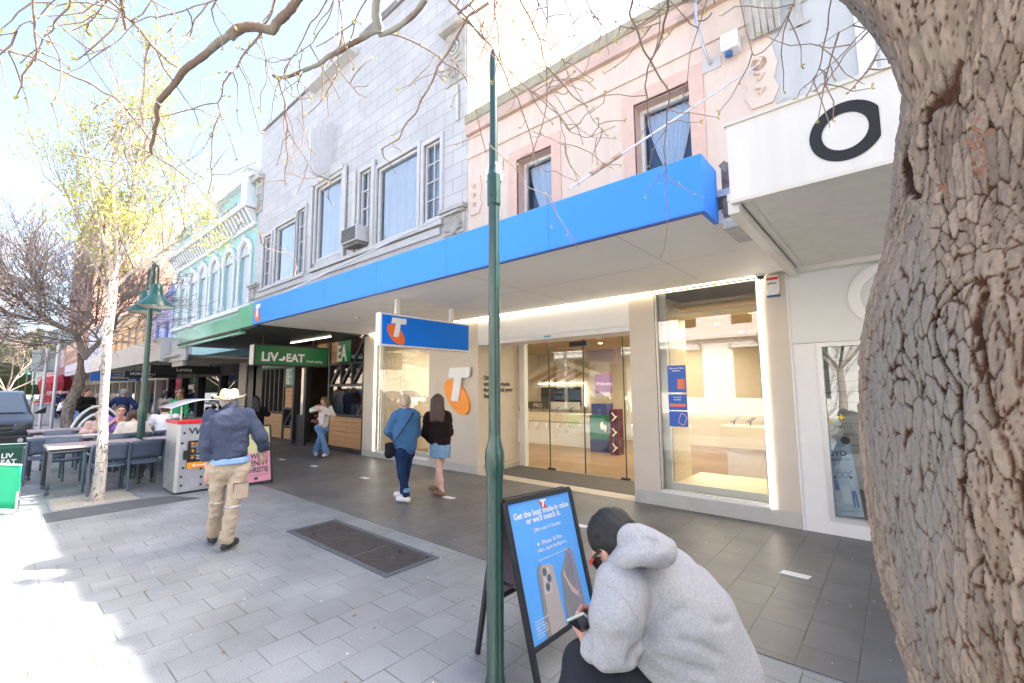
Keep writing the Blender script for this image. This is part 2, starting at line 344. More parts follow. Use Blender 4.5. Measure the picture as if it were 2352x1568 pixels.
grav=mat('gravel',(.5,.46,.38),.9,col2=(.26,.23,.18),vs=60,bump=.8,bs=90,bd=.02)
pavement('gravel_bed',[(-9.12,.72),(-9.12,1.66),(-10.1,1.66),(-10.1,.72)],.001,.01,grav)
b=MB()
for a,c in (((-10.1,.71),(-9.1,.71)),((-10.1,1.67),(-9.1,1.67)),((-10.11,.7),(-10.11,1.68)),((-9.09,.7),(-9.09,1.68))): b.bar(a+(.004,),c+(.004,),.022,.03)
struct(b.build('bed_edging',galv))
# gravel pebbles + litter
def scatter(name,n,xr,yr,z,sz,m,pl=.5):
    V=[];F=[];k=0
    for i in range(n):
        x,y=random.uniform(*xr),random.uniform(*yr); s=random.uniform(*sz); a=random.uniform(0,6.3); t=random.uniform(.3,.8)*pl
        for q in range(4): V.append((x+s*math.cos(a+q*1.57)*(1 if q%2 else .6),y+s*math.sin(a+q*1.57)*(1 if q%2 else .6),z))
        V.append((x,y,z+s*t)); F+=[(k,k+1,k+4),(k+1,k+2,k+4),(k+2,k+3,k+4),(k+3,k,k+4)]; k+=5
    o=link(name,V,F,m); o['kind']='stuff'; return o
scatter('gravel_chips',2600,(-10.08,-9.13),(.74,1.64),.008,(.008,.02),mat('pebble',(.5,.47,.4),.8,col2=(.2,.18,.15),vs=30))
scatter('pavement_litter',240,(-10,2),(.4,6.2),.006,(.004,.013),mat('litter_pale',(.75,.74,.68),.8,var=.1),.25)
scatter('fallen_leaves',60,(-11,0),(.8,6),.006,(.01,.025),mat('litter_leaf',(.3,.15,.06),.8,var=.3),.2)
b=MB(); rg=random.Random(44)
for k in range(420):
    x,y=rg.uniform(-9,3),rg.uniform(.5,6.3); r_=rg.uniform(.006,.02); n_=7
    b.add([(x+r_*rg.uniform(.7,1.1)*math.cos(j*6.283/n_),y+r_*rg.uniform(.7,1.1)*math.sin(j*6.283/n_),.0058 if y>3.3 else .0008) for j in range(n_)],[tuple(range(n_))])
tag(b.build('gum_spots',mat('gum_grey',(.1,.105,.11),.8,col2=(.4,.4,.38),vs=1.2)),kind='stuff')
# service cover
iron=mat('cover_iron',(.1,.088,.08),.55,metal=.2,var=.25,vs=9)
t=thing('service_cover','long cast service cover of three ribbed plates set in the paving','manhole cover',(-4.6,2.76,0))
b=MB()
x0,x1,y0,y1=-5.66,-3.6,2.44,3.06
for q in ((x0,x1,y0,y0+.05),(x0,x1,y1-.05,y1),(x0,x0+.06,y0+.05,y1-.05),(x1-.06,x1,y0+.05,y1-.05)): b.box(q[0],q[1],q[2],q[3],-.02,.008)
b.build('frame',mat('cover_frame',(.1,.11,.12),.6,var=.15),t)
for i in range(3):
    a=x0+.065+i*.645; c=a+.63; b=MB(); b.box(a,c,y0+.055,y1-.055,-.02,.004)
    for j in range(22):
        xx=a+.02+j*.028; b.box(xx,xx+.013,y0+.07,y1-.07,.004,.0085)
    pl=b.build('plate',iron,t)
    b=MB()
    for yy in (y0+.15,y1-.18): b.box((a+c)/2-.05,(a+c)/2+.02,yy,yy+.028,.0086,.0098)
    b.build('keyhole',black,pl)
b=MB(); b.lathe((-3.93,2.75,.0087),[(0,.001),(.03,.001),(.033,0)],20); b.build('badge',iron,t)
# small pale plates set in the paving
i=0
for c,q,lab in ((crop(550,1200,900,2016),(1225,1317),'small pale plate in the paving left of the walking woman'),(crop(550,1200,900,2016),(1505,1376),'small pale plate in the paving below the walking woman'),(crop(550,1200,900,2016),(1950,1480),'small pale plate in the paving near the blonde woman'),(crop(1400,1450,500,1425),(985,1388),"small pale plate in the paving beside the brown-haired woman's sandal"),
    (crop(0,0,3984,2352),(1331,1208),'small pale plate in the paving behind the blue advertising board'),(crop(0,0,3984,2352),(1827,1322),'white diamond-shaped plate in the paving nearest the tree trunk')):
    p=atZ(*c(*q)); b=MB(); b.prism([(-.12,-.05),(.1,-.05),(.12,.05),(-.1,.05)],(p[0],p[1],.006),(1,0,0),(0,1,0),.006)
    tag(b.build('paving_marker',white,bevel=.002),lab,'pavement marker','pale plates in the paving')
# ---------------- walls with openings ----------------
def wall(name,x0,x1,z0,z1,holes,y0,y1,m,parent):
    xs=sorted({x0,x1,*[v for h in holes for v in h[:2]]}); zs=sorted({z0,z1,*[v for h in holes for v in h[2:]]}); b=MB()
    def solid(i,j):
        if i<0 or j<0 or i>=len(xs)-1 or j>=len(zs)-1: return False
        cx,cz=(xs[i]+xs[i+1])/2,(zs[j]+zs[j+1])/2
        return not any(h[0]<cx<h[1] and h[2]<cz<h[3] for h in holes)
    for i in range(len(xs)-1):
        for j in range(len(zs)-1):
            if not solid(i,j): continue
            a,c,d,e=xs[i],xs[i+1],zs[j],zs[j+1]
            b.add([(a,y0,d),(c,y0,d),(c,y0,e),(a,y0,e)],[(0,1,2,3)]); b.add([(a,y1,d),(c,y1,d),(c,y1,e),(a,y1,e)],[(3,2,1,0)])
            if not solid(i-1,j): b.add([(a,y0,d),(a,y0,e),(a,y1,e),(a,y1,d)],[(0,1,2,3)])
            if not solid(i+1,j): b.add([(c,y0,d),(c,y0,e),(c,y1,e),(c,y1,d)],[(3,2,1,0)])
            if not solid(i,j-1): b.add([(a,y0,d),(c,y0,d),(c,y1,d),(a,y1,d)],[(3,2,1,0)])
            if not solid(i,j+1): b.add([(a,y0,e),(c,y0,e),(c,y1,e),(a,y1,e)],[(0,1,2,3)])
    return b.build(name,m,parent)
def framebox(b,x0,x1,z0,z1,w,y0,y1):
    b.box(x0,x1,y0,y1,z1-w,z1); b.box(x0,x1,y0,y1,z0,z0+w); b.box(x0,x0+w,y0,y1,z0+w,z1-w); b.box(x1-w,x1,y0,y1,z0+w,z1-w)
curt=mat('net_curtain',(.82,.85,.9),.8,var=.05,vs=2); inner=mat('dark_interior',(.03,.035,.04),.9,var=.2)
def curtain(x0,x1,z0,z1,y,parent,n=24,amp=.025,m=None,tie=None):
    G=[]
    for j in range(13):
        r=[];v=j/12
        for i in range(n*2+1):
            u=i/(n*2); x=x0+(x1-x0)*u
            if tie:
                tx,tv=tie; w=math.exp(-((v-tv)/.3)**2) if v>tv else (v/tv)**1.5; x=x+(tx-x)*(w*.88)
            r.append((x,y+amp*math.sin(i*1.9+.4*math.sin(v*3)),z1-(z1-z0)*v))
        G.append(r)
    return MB().grid(G).build('curtain',m or curt,parent,smooth=True)
def window(parent,x0,x1,z0,z1,y,m,nx=1,nz=1,fw=.05,gl=None,cur=None,dep=.08,tie=None,mw=.025):
    b=MB(); framebox(b,x0,x1,z0,z1,fw,y,y+dep)
    ix0,ix1,iz0,iz1=x0+fw,x1-fw,z0+fw,z1-fw
    for i in range(1,nx): xx=ix0+(ix1-ix0)*i/nx; b.box(xx-mw/2,xx+mw/2,y+.012,y+dep-.02,iz0,iz1)
    for k in range(1,nz): zz=iz0+(iz1-iz0)*k/nz; b.box(ix0,ix1,y+.009,y+dep-.016,zz-mw/2,zz+mw/2)
    w=b.build('window',m,parent)
    link('pane',[(ix0,y+dep*.6,iz0),(ix1,y+dep*.6,iz0),(ix1,y+dep*.6,iz1),(ix0,y+dep*.6,iz1)],[(0,1,2,3)],gl or gup,w)
    if cur=='net': curtain(ix0,ix1,iz0,iz1,y+dep+.06,w)
    if cur=='tie': curtain(ix0,ix1,iz0,iz1,y+dep+.06,w,n=14,amp=.012,tie=tie or (ix0+(ix1-ix0)*.62,.72))
    return w
# ---------------- pale block building ----------------
X0,X1,Z0,Z1=-18.38,-6.66,3.3,11.8
blk=brick('pale_blocks',(.5,.495,.49),(.55,.54,.535),(.37,.36,.35),.62,.33,.012,'xz',.75,.5,bump=.35,noise=.08,vs=.8,speck=.05,stain=(.43,.42,.41))
trim=mat('stone_trim',(.56,.55,.53),.7,var=.07,vs=3,bump=.1); stone=mat('carved_stone',(.45,.43,.39),.8,var=.2,vs=7,bump=.5,bs=30); stone_dk=mat('weathered_stone',(.22,.21,.2),.9,var=.3,vs=5,bump=.4)
t=thing('block_building','tall pale grey block building with a row of white framed upstairs windows','building',(-12.5,YF,0))
wins=[(-17.6,-16.92,5.45,7.35),(-16.56,-14.95,5.45,7.45),(-14.8,-14.25,5.45,7.62),(-13.5,-11.95,5.65,8.0),(-10.95,-10.32,5.55,7.68),(-10.1,-8.36,5.45,7.5),(-8.12,-7.53,5.55,7.4)]
wall('wall',X0,X1,Z0,Z1,wins,YF,YF+.3,blk,t)
b=MB(); b.box(X0,X1-.03,YF+.45,22,3.2,11.6); b.build('body',mat('side_render',(.62,.4,.3),.8,var=.1,vs=2),t)
side=brick('pink_side_wall',(.66,.33,.21),(.7,.37,.24),(.5,.24,.16),.6,.3,.012,'yz',.8,.5,bump=.5,noise=.14,vs=1)
sw=MB(); sw.box(X1-.028,X1+.0,YF+.32,24,3.2,11.78); 
for yy,zz in ((9.5,10.3),(9.5,9.0),(12.5,11.0)): pass
sw.build('side_wall',side,t)
b=MB(); 
for yy,zz in ((8.6,10.6),(8.6,8.9),(11.2,10.6)): b.box(X1-.01,X1+.012,yy,yy+.5,zz,zz+.22)
b.each('vent_opening',stone_dk,t)
b=MB(); b.box(X0-.05,-14.7,YF-.05,YF+.38,11.78,11.86); b.box(-14.7,-14.0,YF-.05,YF+.38,11.78,11.98); b.box(-11.2,-9.3,YF-.05,YF+.38,11.78,11.98); b.box(-9.3,X1,YF-.05,YF+.38,11.78,11.86); b.each('coping',stone_dk,t)
b=MB(); b.prism([(-1.35,0),(1.35,0),(1.2,.32),(1,.32),(.9,.62),(.45,.62),(.3,.95),(-.3,.95),(-.45,.62),(-.9,.62),(-1,.32),(-1.2,.32)],(-12.7,YF+.3,11.6),(1,0,0),(0,0,1),.5); b.box(-14.0,-11.3,YF-.3,YF+.3,11.45,11.62); b.build('parapet_crest',trim,t)
b=MB(); b.tube([(-12.7,YF+.1,12.3),(-12.7,YF+.1,17)],[.06,.03],8); b.build('flagpole',galv,t)
tr=MB()
for (a,c,d,e) in wins:
    w=.1
    tr.box(a-w,a,YF-.05,YF+.02,d-.1,e+w); tr.box(c,c+w,YF-.05,YF+.02,d-.1,e+w); tr.box(a,c,YF-.05,YF+.02,e,e+w); 
tr.box(-17.75,-14.1,YF-.12,YF-.0,5.28,5.36); tr.box(-13.7,-7.38,YF-.12,YF-.0,5.3,5.4); tr.box(-18.2,-7.5,YF-.06,YF-.001,5.1,5.27)
for xx in (-13.72,-11.7,-11.15,-10.22): tr.box(xx-.07,xx+.07,YF-.1,YF-.052,5.4,8.15 if xx<-11.4 else 7.8)
tr.prism([(-1.05,0),(1.05,0),(.75,.22),(.3,.34),(-.3,.34),(-.75,.22)],(-12.72,YF-.0,8.1),(1,0,0),(0,0,1),.1)
tr.build('trim',trim,t)
wm=mat('white_joinery',(.72,.72,.7),.5,var=.05)
for i,(a,c,d,e) in enumerate(wins):
    nx,nz=((2,4) if c-a<.8 else (1,1)); window(t,a,c,d,e,YF+.03,wm,nx,nz,.06 if c-a>.8 else .04,gl=gup,cur='net' if i in (1,3,5) else ('net' if i==4 else None),mw=.02)
    b=MB(); b.box(a-.0,c+.0,YF+.26,YF+.28,d,e); b.build('room_back',mat('room_blue',(.3,.4,.55),.9,var=.2) ,t)  # sheet close behind the pane; sky's reflection put into its blue
# upright fin ornament over centre window
b=MB()
for k,(w,o_) in enumerate(((.4,.2),(.32,.36),(.22,.5),(.12,.62))):
    b.prism([(-w/4,.02*k),(w/4,.02*k),(w/2*.8,1.75-.1*k),(-w/2*.8,1.75-.1*k)],(-12.72,YF-.001*k,8.02),(1,0,0),(0,0,1),.04+o_)
b.build('fin_ornament',mat('fin_paint',(.6,.6,.6),.5,var=.05),t)
def shell(x0,x1,z0,z1,par):
    b=MB(); b.box(x0,x1,YF-.03,YF-.001,z0,z1); cx=(x0+x1)/2; r=(x1-x0)*.42
    for k in range(9):
        a=math.pi*(k+.5)/9; b.tube([(cx,YF-.05,z0+.08),(cx+r*math.cos(a),YF-.06,z0+.08+r*1.1*math.sin(a))],[.02,.045],6)
    b.lathe((cx,YF-.03,z0+.1),[(.0,-.06),(.1,-.05),(.12,0)],12,'y'); b.box(x0-.06,x1+.06,YF-.16,YF-.001,z1,z1+.09); b.box(x0-.02,x1+.02,YF-.1,YF-.001,z1-.06,z1); b.build('shell_carving',stone,par)
shell(-7.38,-6.72,5.0,5.5,t); shell(-18.7,-18.0,5.1,5.6,t)
for cx in (-7.03,-18.3):
    b=MB(); b.box(cx-.33,cx+.33,YF-.04,YF-.001,8.5,9.75); b.box(cx-.4,cx+.4,YF-.22,YF-.001,9.75,9.95)
    for k in range(3): b.lathe((cx,YF-.04-.01*k,9.3),[(.27-.09*k,0),(.25-.09*k,-.05),(.2-.09*k,-.05),(.19-.09*k,0)],18,'y')
    for k in range(7): a=math.pi*(1+(k+.5)/7); b.tube([(cx,YF-.05,9.0),(cx+.26*math.cos(a),YF-.06,9.0+.4*math.sin(a))],[.02,.035],5)
    b.build('urn_carving',stone,t)
b=MB(); b.tube([(-6.95,YF-.05,8.4),(-6.95,YF-.05,7.55)],.035,8); b.build('drain_pipe',trim,t)
t2=thing('air_conditioner','boxy white air conditioner sticking out below an upstairs window','air conditioner',(-10.85,YF,5.6))
b=MB(); b.box(-11.25,-10.45,YF-.38,YF+.1,5.58,6.0); b.build('casing',mat('ac_case',(.55,.55,.52),.5,var=.08),t2,bevel=.015)
b=MB()
for k in range(9): b.box(-11.2,-10.5,YF-.395,YF-.381,5.62+k*.04,5.64+k*.04)
b.build('grille',dark,t2)
b=MB(); b.box(-11.252,-11.262,YF-.33,YF-.05,5.65,5.93); b.box(-11.2,-10.5,YF-.3,YF-.02,5.5,5.575); b.build('bracket',stone_dk,t2)
# ---------------- pink building ----------------
pinkm=mat('pink_render',(.7,.57,.47),.75,var=.07,vs=1.6,bump=.2,bs=60,stretch=(2.5,2.5,.35),detail=9); pinkd=mat('pink_dark_trim',(.68,.47,.38),.7,var=.06)
lich=brick('parapet_lichen',(.62,.45,.37),(.62,.45,.37),(.5,.36,.3),3,2,.005,'xz',.85,noise=.12,vs=2,stain=(.27,.25,.2),stainscale=2.2,bump=.5)
capm=mat('lichen_cap',(.3,.29,.24),.9,col2=(.46,.4,.25),vs=7,bump=.6,bs=25)
X2=-.93
t=thing('pink_building','low pink rendered building with a lichen-stained parapet and two curtained windows','building',(-3.8,YF,0))
ph=[(-5.28,-4.46,3.6,6.06),(-2.86,-2.0,3.6,6.12)]
wall('wall',X1+.01,X2,3.3,7.06,ph,YF,YF+.35,pinkm,t)
b=MB(); b.box(X1+.01,X2,YF-.09,YF+.4,7.06,7.3); b.build('parapet',lich,t,bevel=.01)
b=MB(); b.box(X1+.01,X2+.0,YF-.12,YF+.42,7.3,7.52); b.build('parapet_cap',capm,t,bevel=.03)
b=MB(); b.box(X1+.02,X2,YF-.035,YF-.001,6.55,6.62); b.build('string_course',pinkm,t)
b=MB(); b.box(X1+.02,X2,YF+.5,18,3.2,7.1); b.build('body',pinkm,t)
b=MB()
for (a,c,d,e) in ph: b.box(a-.2,a,YF-.025,YF+.03,d,e+.2); b.box(c,c+.2,YF-.025,YF+.03,d,e+.2); b.box(a,c,YF-.025,YF+.03,e,e+.2)
b.each('window_surround',pinkd,t)
b=MB()
for (a,c,d,e) in ph: b.box(a,a+.012,YF+.03,YF+.2,d,e-.012); b.box(c-.012,c,YF+.03,YF+.2,d,e-.012); b.box(a,c,YF+.03,YF+.2,e-.012,e)
b.each('window_reveal',pinkd,t)
for (a,c,d,e) in ph:
    w=window(t,a+.012,c-.012,4.0,e-.012,YF+.2,wm,1,1,.055,gl=skyglass,cur='tie',tie=(a+.55*(c-a),.6))
    b=MB(); b.box(a+.06,c-.06,YF+.19,YF+.235,5.02,5.08); b.build('meeting_rail',wm,w)
    b=MB(); b.box(a,c,YF+.42,YF+.44,3.7,e); b.build('room_back',mat('room_navy',(.05,.1,.2),.9,var=.2),t)  # navy of this backing stands in for sky mirrored in the glass
corb=MB()
for k in range(5): x=-1.13+.075*k; corb.tube([(x,YF-.34,7.05),(x,YF-.3,6.75),(x,YF-.16,6.5),(x,YF-.06,6.27)],[.05,.05,.045,.035],8)
corb.box(-1.17,-.8,YF-.3,YF-.001,6.95,7.15); corb.build('corbel',stone,t,smooth=True)
for cx,cz in ((-6.42,5.7),(-1.08,5.75)):
    b=MB(); b.prism([(-.12,-.42),(.12,-.42),(.2,-.25),(.15,-.1),(.2,.1),(.15,.38),(0,.45),(-.15,.38),(-.2,.1),(-.15,-.1),(-.2,-.25)],(cx,YF-.0,cz),(1,0,0),(0,0,1),.03)
    for q in (-.2,.0,.2): b.tube([(cx-.06,YF-.05,cz+q+.05),(cx+.03,YF-.06,cz+q),(cx-.02,YF-.05,cz+q-.06)],.025,6)
    b.build('plaster_cartouche',pinkm,t,smooth=True)
t2=thing('camera_box','small white box with a lens on the pink wall','security camera',(-1.4,YF,6.3))
b=MB(); b.box(-1.5,-1.28,YF-.2,YF-.001,6.2,6.44); b.build('housing',white,t2,bevel=.01)
b=MB(); b.box(-1.485,-1.4,YF-.206,YF-.2,6.26,6.42); b.box(-1.385,-1.3,YF-.206,YF-.2,6.26,6.42); b.build('grille',cream,t2)
b=MB(); b.lathe((-1.42,YF-.12,6.2),[(.05,0),(.05,-.05),(.0,-.075)],14); b.build('lens',mat('blue_lens',(.05,.15,.35),.3,var=0),t2)
t2=thing('antenna_mast','thin bent antenna mast with cables on the pink parapet','antenna',(-1.8,YF,6.2))
b=MB(); b.tube([(-1.68,YF-.03,6.22),(-1.72,YF-.2,6.4),(-1.78,YF-.25,6.8),(-1.78,YF-.25,8.6)],.022,8); b.build('mast',galv,t2,smooth=True)
b=MB(); b.box(-1.82,-1.55,YF-.02,YF-.001,6.13,6.3); b.build('base_plate',trim,t2)
b=MB()
for z in (7.2,7.35,7.6): b.tube([(-1.95,YF-.25,z),(-1.6,YF-.3,z+.05)],.012,6); b.box(-1.9,-1.7,YF-.33,YF-.24,z-.05,z+.04)
a=np.linspace(0,5.5,20); b.tube([(-1.68+.14*math.cos(q),YF-.2,6.95+.17*math.sin(q)) for q in a],.008,5); b.build('brackets',dark,t2)
t2=thing('awning_tie_rod','pale steel tie rod from the pink wall down to the blue awning','tie rod',(-1.09,YF,5.92))
b=MB(); b.tube([(-1.09,YF-.02,5.92),(-2.42,3.75,3.72)],.013,10); b.build('rod',mat('rod_paint',(.6,.6,.6),.5,var=.1),t2,smooth=True)
b=MB(); b.tube([(-2.12,4.33,4.22),(-2.3,3.98,3.92)],[.024,.024],10); b.lathe((-1.09,YF-.001,5.92),[(.0,-.05),(.06,-.05),(.13,-.01),(.13,0)],16,'y'); b.each('coupling',mat('rust_paint',(.5,.42,.33),.7,col2=(.3,.12,.05),vs=14),t2)
t2=thing('awning_tie_rod','thin pale tie rod from the block building to the blue awning','tie rod',(-7.2,YF,5.5))
b=MB(); b.tube([(-6.75,YF-.02,5.55),(-9.5,3.75,3.6)],.02,8); b.build('rod',MATS['rod_paint'],t2)
# ---------------- white building at right ----------------
t=thing('grey_building','pale grey rendered building above the cream awning, beside the pink one','building',(2,YF,0))
gr=mat('pale_render',(.5,.51,.5),.85,var=.08,vs=1.6,bump=.4,bs=50,stretch=(2.5,2.5,.4),detail=9)
wall('wall',X2+.003,7,3.3,7.5,[(.12,1.6,5.0,6.6)],YF,YF+.3,gr,t)
b=MB(); b.box(X2+.005,7,YF+.5,11,3.2,7.3); b.box(2.2,7,YF+.02,YF+2,7.5,9.6); b.each('body',gr,t)  # second box: unseen upper block, added to keep sun off the crouching man
b=MB(); b.box(-.08,.08,YF-.05,YF+.05,4.9,7.5); b.build('pilaster',white,t)
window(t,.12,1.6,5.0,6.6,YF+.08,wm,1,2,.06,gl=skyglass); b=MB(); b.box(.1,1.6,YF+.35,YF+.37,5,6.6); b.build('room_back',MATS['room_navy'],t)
b=MB()
for z in (6.2,6.5,6.8,7.1): b.box(-.72,-.5,YF-.03,YF-.001,z,z+.04)
b.box(-.64,-.58,YF-.028,YF-.001,6.2,7.1); b.lathe((-.82,YF-.001,5.2),[(0,-.07),(.05,-.06),(.12,-.02),(.14,0)],16,'y'); b.each('wall_bracket',stone,t)
taup0=mat('joint_grey',(.45,.43,.4),.7,var=0)
# ---------------- blue awning ----------------
t=thing('shop_awning','long shop awning with a plain bright blue fascia and pale soffit','awning',(-5.7,5,3.1))
fx0,fx1,fy,fz0,fz1=-10.39,-1.07,3.6,3.075,3.55
b=MB(); b.box(fx0,fx1,fy,fy+.04,fz0,fz1); b.box(fx1-.04,fx1,fy+.04,fy+.4,fz0,fz1); b.box(fx0,fx1-.04,fy+.04,fy+.4,fz1-.03,fz1); b.build('fascia',tblue2,t)
b=MB()
for k in range(1,6): b.box(fx0+k*1.56,fx0+k*1.56+.004,fy-.0012,fy,fz0,fz1)
b.each('fascia_joint',mat('fascia_joint_blue',(.03,.16,.6),.6,var=0),t)
b=MB(); b.box(fx0,fx1-.0,fy+.002,fy+.045,fz0-.014,fz0-.001); b.build('fascia_underside',mat('deep_blue_trim',(.01,.06,.3),.4,var=0),t)
sof=mat('soffit_paint',(.84,.82,.78),.6,var=.03,vs=1); b=MB(); b.box(fx0,-1.115,fy+.046,YF-.005,3.085,3.2); b.box(-1.115,X2+.03,fy+.42,YF-.005,3.084,3.2); b.build('soffit',sof,t)
b=MB(); b.box(fx0,X2-.03,fy+.37,YF-.02,3.3,3.36); b.build('roof_sheet',galv,t)
b=MB(); b.box(fx0+.1,-1.1,fy+1.35,fy+1.356,3.0835,3.0848); [b.box(x_,x_+.006,fy+.05,YF-.01,3.0835,3.0848) for x_ in (-8.8,-6.4,-4.0,-1.9)]; b.each('soffit_joint',taup0,t)
led=mat('led_strip',(1,.9,.75),.5,var=0,emit=(1,.8,.55),es=5.0); ledw=mat('led_strip_white',(1,.95,.85),.5,var=0,emit=(1,.9,.75),es=2.0)
b=MB(); b.box(-10.25,-1.2,YF-.04,YF-.02,3.075,3.09); b.build('light_strip',led,t)
def telstra(par,o,ex,ey,s,mo,mw,d=.004,d2=None):
    """white T over a tilted ellipse"""
    d2=d2 or d; o,ex,ey=map(lambda q:np.array(q,float),(o,ex,ey)); n=np.cross(ex,ey)
    el=[]
    for k in range(36):
        a=k*math.pi/18; x,y=.27*math.cos(a),.5*math.sin(a); th=math.radians(47); el.append((x*math.cos(th)-y*math.sin(th)-.03,x*math.sin(th)+y*math.cos(th)-.14))
    b=MB(); b.prism([(x*s,y*s) for x,y in el],o+n*.001,ex,ey,d); b.build('logo_ellipse',mo,par)
    T=[(-.27,.5),(.38,.5),(.36,.27),(.33,.24),(.13,.24),(.09,-.36),(.05,-.4),(-.13,-.4),(-.15,-.37),(-.09,.24),(-.3,.24),(-.31,.27)]
    T=[(-.22,.51),(.42,.51),(.44,.48),(.42,.31),(.38,.28),(.17,.28),(.08,-.21),(.05,-.24),(-.14,-.24),(-.16,-.21),(-.06,.28),(-.24,.28),(-.26,.31)]
    b=MB(); b.prism([(x*s,y*s) for x,y in T],o+n*(.002+d),ex,ey,d2); b.build('logo_letter',mw,par)
telstra(t,(-10.16,fy-.001,3.3),(1,0,0),(0,0,1),.36,torange,lwhite,.006)
# steel bracket and flashing between the two awnings
t2=thing('awning_bracket','rusty dark steel bracket between the blue and cream awnings','bracket',(-.95,4,3.4))
b=MB(); b.box(-1.03,-.9,4.0,4.08,3.12,3.6); b.bar((-1.02,4.0,3.6),(-.86,4.0,3.35),.03,.06); b.bar((-.86,4.0,3.35),(-1.02,4.0,3.15),.03,.06); b.build('strut',mat('rusty_steel',(.1,.06,.06),.7,col2=(.3,.26,.24),vs=12),t2)
b=MB(); b.box(-1.04,-.905,4.0,4.5,3.02,3.083); b.build('flashing',mat('old_flashing',(.5,.5,.48),.6,var=.25,vs=6),t2)
# ---------------- cream awning with ring logo ----------------
ca=mat('cream_fascia',(.7,.68,.62),.45,var=.06,vs=2,stretch=(3,3,.3),detail=9); t=thing('shop_awning','cream shop awning with a black ring logo on its fascia','awning',(2,5,3.1))
b=MB(); b.box(-.86,8,3.55,3.62,3.06,3.66); b.build('fascia',ca,t); b=MB(); b.box(-.87,8,3.53,3.64,3.66,3.685); b.box(-.855,8,3.53,3.549,3.045,3.07); b.build('fascia_trim',cream,t)
b=MB(); b.box(-.9,8,3.62,YF-.01,3.1,3.16); b.box(-.9,-.82,3.63,YF-.01,3.0,3.1); b.box(-.9,8,YF-.14,YF-.01,3.04,3.1); b.box(-.8,-.76,3.7,YF-.2,3.07,3.1); b.build('soffit',ca,t)
b=MB(); oc,ic=[],[]
for k in range(48):
    a=2*math.pi*k/48; x,z=.2*math.cos(a),.2*math.sin(a); x=min(x,.175+.0*z); oc.append((-.14+x,z+3.345)); ic.append((-.145+.125*math.cos(a),3.345+.125*math.sin(a)))
V=[(x,3.545,z) for x,z in oc]+[(x,3.545,z) for x,z in ic]; b.add(V,[(k,(k+1)%48,48+(k+1)%48,48+k) for k in range(48)]); b.build('ring_logo',ink,t)
# ---------------- phone shop front ----------------
t=thing('phone_shop','cream phone shop front with glass doors and two tall display windows','shop front',(-5.7,YF,0))
plinth=mat('plinth_stone',(.5,.48,.44),.5,var=.08,vs=4)
b=MB(); b.box(-10.54,-10.02,YF,YF+.4,.17,3.08); b.box(-7.86,-6.35,YF,YF+.16,.17,3.08); b.box(-6.37,-6.35,YF+.16,7.6,.17,2.62); b.box(-3.07,-2.67,YF,YF+.4,.17,3.08); b.box(-1.24,-.97,YF,YF+.4,.17,3.08); b.box(-10.02,-7.86,YF,YF+.2,2.92,3.08)
b.each('pillar_cladding',beige,t)
b=MB(); b.box(-10.54,-10.02,YF-.006,YF+.4,0,.168); b.box(-10.02,-7.86,YF-.006,YF+.4,0,.13); b.box(-7.86,-6.344,YF-.006,YF+.16,0,.168); b.box(-6.37,-6.344,YF+.16,7.6,0,.12); b.box(-3.07,-.97,YF-.006,YF+.4,0,.19); b.each('plinth',plinth,t,bevel=.003)
b=MB(); b.box(-6.35,-3.07,YF,YF+.5,2.62,3.08); b.box(-6.35,-3.07,YF+.02,YF+.55,2.54,2.618); b.build('header',white,t)
b=MB(); b.box(-4.7,-4.55,YF-.003,YF+.0,2.565,2.595); b.build('header_sticker',mat('sticker_blue',(.1,.4,.55),.5,var=0),t)
b=MB(); b.box(-1.285,-1.245,YF-.02,YF-.002,.2,3.07); b.box(-10.02,-9.985,YF-.02,YF-.002,.16,3.07); b.each('vertical_light',ledw,t)
fr=mat('frame_alloy',(.6,.6,.58),.4,metal=.4,var=.04)
def shopwin(x0,x1,z0,z1,par,y=YF):
    b=MB(); framebox(b,x0,x1,z0,z1,.014,y+.01,y+.07); w=b.build('display_window',fr,par)
    b=MB(); b.box(x0,x1,y-.02,y+.3,z0-.03,z0-.002); b.build('sill',white,w)
    link('pane',[(x0+.02,y+.05,z0+.02),(x1-.02,y+.05,z0+.02),(x1-.02,y+.05,z1-.02),(x0+.02,y+.05,z1-.02)],[(0,1,2,3)],gls,w)
    b=MB(); b.box(x0,x0+.1,y+.16,y+.2,z0,z1); b.box(x1-.05,x1,y+.16,y+.2,z0,z1); b.box(x0+.1,x1-.05,y+.16,y+.2,z0,z0+.1); b.each('inner_frame',white,w); return w
w1=shopwin(-2.66,-1.29,.22,3.06,t); w2=shopwin(-9.98,-7.87,.16,2.92,t)
warmw=mat('display_timber',(.6,.52,.36),.5,col2=(.66,.58,.42),vs=3,stretch=(1,1,12)); warm=mat('warm_wall',(.6,.52,.39),.7,var=.04)
b=MB(); b.box(-2.56,-2.54,YF+.22,YF+.9,.3,3.0); b.box(-1.36,-1.34,YF+.22,YF+.9,.3,3.0); b.box(-2.54,-1.36,YF+.22,YF+.9,2.75,2.77); b.box(-2.54,-1.36,YF+.22,YF+1.3,.28,.3); b.build('display_case',warmw,t)
